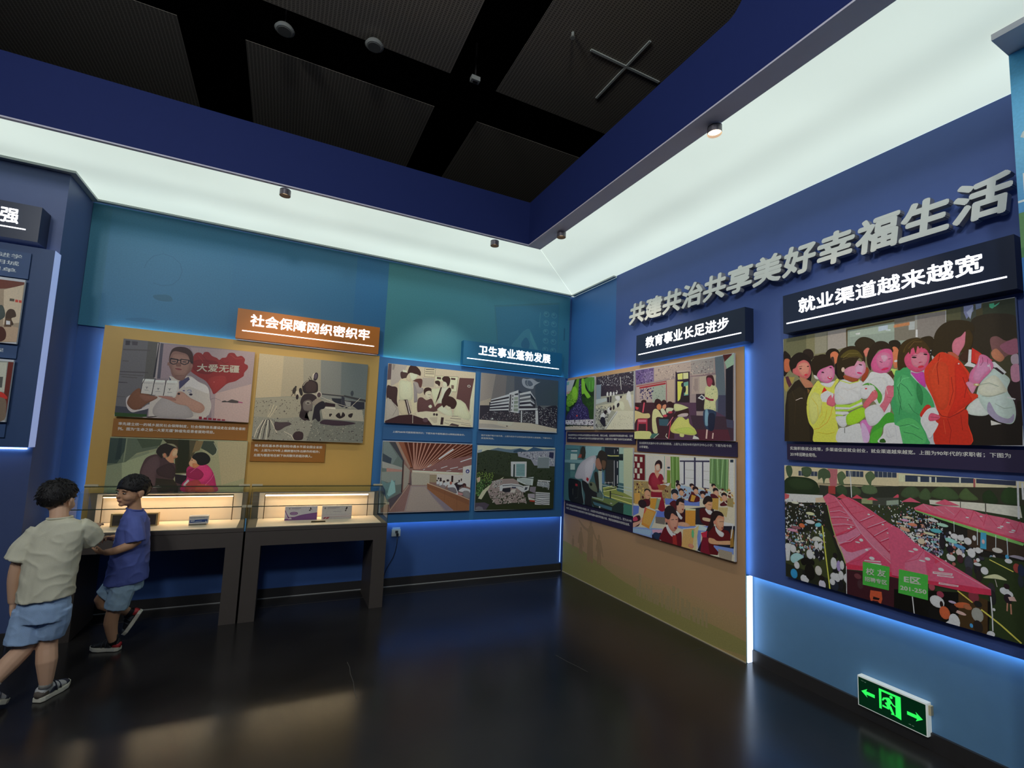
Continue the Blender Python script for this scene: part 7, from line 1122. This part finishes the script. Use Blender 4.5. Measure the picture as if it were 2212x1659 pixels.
photo('porter', 'black and white photo of a hooded figure carrying loads over a straw field', BACK, BY)
photo('clinic', 'sepia photo of young people crowded round a desk, on the blue board', BACK, BB)
photo('building', 'black and white photo of a long five-storey hospital building', BACK, BB)
photo('corridor', 'colour photo of a slatted-ceiling hall with a wooden counter', BACK, BB)
photo('aerial', 'colour aerial photo of a white tower among green hills', BACK, BB)
photo('avenue', 'small colour photo of a crowd on a tree-lined avenue, next to the corner', RIGHT, RT)
photo('labour', 'small black and white photo of students digging, on the tan board', RIGHT, RT)
photo('oldclass', 'colour photo of an old classroom with a barefoot teacher by the window', RIGHT, RT)
photo('machinist', 'colour photo of a man in white shirt bending over a workbench', RIGHT, RT)
photo('newclass', 'colour photo of pupils in maroon reading with a teacher in red', RIGHT, RT)
photo('women', 'large colour photo of women queueing in a packed line, on the indigo wall', RIGHT, RI, 0.018, 0.0235)
T = photo('tents', 'large colour photo of pink tents and a crowd at a fair, on the indigo wall', RIGHT, RI, 0.018, 0.0235)
photo('family', 'upper photo of a tea room cut off at the left edge, on the pier board', BACK, LP)
photo('banquet', 'lower photo with a red object cut off at the left edge, on the pier board', BACK, LP)

# lettering inside the photographs
ink_w = mat('printed_white_ink', 'e8e8dc', 0.5); ink_g = mat('printed_grey_ink', '8a8480', 0.5); ink_r = mat('printed_red_ink', '9c2030', 0.5)
def find(label_start):
    return next(o for o in bpy.data.objects if o.get('label', '').startswith(label_start))
def plane_letters(parent, body, m, x0, x1, z0, z1, shear=0.0, bold=0.02, y=-0.029, drop=0.0):
    o = lettering(body, m, parent, x0, x1, z0, z1, y, bold=bold)
    if shear or drop:
        for v in o.data.vertices:
            f = (v.co.x - x0) / (x1 - x0)
            v.co.z += drop * f
    return o
tp = find('large colour photo of pink tents')
TY = -0.018 - 0.0235 - 0.0005 - PZ['tents']
plane_letters(tp, '校 友', ink_w, 0.497, 0.599, 0.144, 0.184, y=TY, drop=0.012)
plane_letters(tp, '招聘专区', ink_w, 0.489, 0.604, 0.105, 0.132, y=TY, drop=0.008)
plane_letters(tp, 'E区', ink_w, 0.686, 0.763, 0.153, 0.189, y=TY, drop=0.008, bold=0.03)
plane_letters(tp, '201-250', ink_w, 0.667, 0.786, 0.108, 0.131, y=TY, drop=0.01, bold=0.03)
mp = find('colour photo of a man in glasses')
plane_letters(mp, '大爱无疆', mat('cream_printed_ink', 'd8ccb4', 0.5), 0.538, 0.866, 0.43, 0.5, drop=0.018, bold=0.02, y=-0.039 - PZ['man'])

# ---- caption plates ---------------------------------------------
cap_or = mat('orange_brown_caption', 'a46a24', 0.5, var=0.03); cap_bl = mat('blue_caption', '3a6ca0', 0.5, var=0.03); cap_dk = mat('dark_violet_caption', '32284c', 0.5, var=0.03)
caption('orange caption plate under the photo of the man with glasses', BACK, -1.266, BY, 1.446, 0.985, 0.148, cap_or,
        ['率先建立统一的城乡居民社会保障制度，社会保障体系建设走在全国全省前', '列。图为“生命之钥—大爱无疆”肿瘤免疫患者援助项目。'], 0.027, 0.035, 0.028, cap_ink, [0.93, 0.69])
caption('small orange caption plate under the black and white photo', BACK, -0.244, BY, 1.26, 0.644, 0.178, cap_or,
        ['城乡居民基本养老保险待遇水平居全国全省前', '列。上图为1979年上横耕营村外出耕作的祖孙；', '左图为惬意地在树下休闲聊天的祖孙俩人。'], 0.026, 0.03, 0.02, cap_ink, [0.585, 0.565, 0.5], gap=1.7)
caption('blue caption plate under the sepia clinic photo', BACK, 0.945, BB, 1.506, 0.985, 0.138, cap_bl,
        ['上图为80年代医院现场问诊；下图为如今医院通过5G网络远程会诊。'], 0.022, 0.1, 0.045, cap_ink, [0.8])
caption('blue caption plate under the black and white hospital photo', BACK, 1.996, BB, 1.497, 1.012, 0.138, cap_bl,
        ['医疗设施不断升级完善。上图为初办于20世纪80年代的市人民医院；下图为市人', '民医院现貌。'], 0.021, 0.05, 0.03, cap_ink, [0.93, 0.16])
caption('dark violet caption plate under the two small photos', RIGHT, 4.915, RT, 1.562, 1.245, 0.12, cap_dk,
        ['我省高等学校从1979年的24所发展到2019年的594所，增长23.8倍。在校高等学校增加数70倍，在校', '大学生13.8万人。右图为80年代高中学生在校园内进行劳作；左图为学生“喊楼”为高考生加油助威。'], 0.024, 0.03, 0.025, cap_ink, [1.18, 1.17])
caption('dark violet caption plate under the old classroom photo', RIGHT, 3.641, RT, 1.495, 1.13, 0.115, cap_dk,
        ['在全国率先实施中小学12年免费教育。上图为上世纪90年代的平沙中心小学；下图为现今的', '小学课堂。'], 0.024, 0.03, 0.02, cap_ink, [1.05, 0.13])
caption('dark violet caption plate under the workbench photo', RIGHT, 4.912, RT, 0.7, 1.242, 0.155, cap_dk,
        ['着力培养高素质劳动者和技术技能人才，全面提升职业教育服务经济社会发展的能力。图为2019年', '市第二职业技术学校与国家和学代表中国参加第45届世界技能大赛，荣获信息网络布线项目金牌。'], 0.026, 0.03, 0.035, cap_ink, [1.18, 1.15])
caption('dark violet caption plate between the two large photos', RIGHT, 2.131, RI, 1.497, 1.17, 0.11, cap_dk,
        ['实施积极就业政策，多渠道促进就业创业，就业渠道越来越宽。上图为90年代的求职者；下图为', '2019年招聘会现场。'], 0.026, 0.022, 0.017, cap_ink, [1.1, 0.178], t=0.01, stand=0.02)
caption('small slate caption plate between the two photos on the pier board', BACK, -2.9, LP, 1.97, 1.197, 0.095, mat('slate_caption', '3a5886', 0.5), ['文明家庭创建活动、民生微实事工程'], 0.026, 0.3, 0.03, cap_ink_dim, [0.83])
caption('lowest slate caption plate on the pier board', BACK, -2.9, LP, 1.425, 1.194, 0.09, mat('slate_caption', '3a5886', 0.5), ['志愿者服务活动'], 0.026, 0.1, 0.03, cap_ink_dim, [0.4])
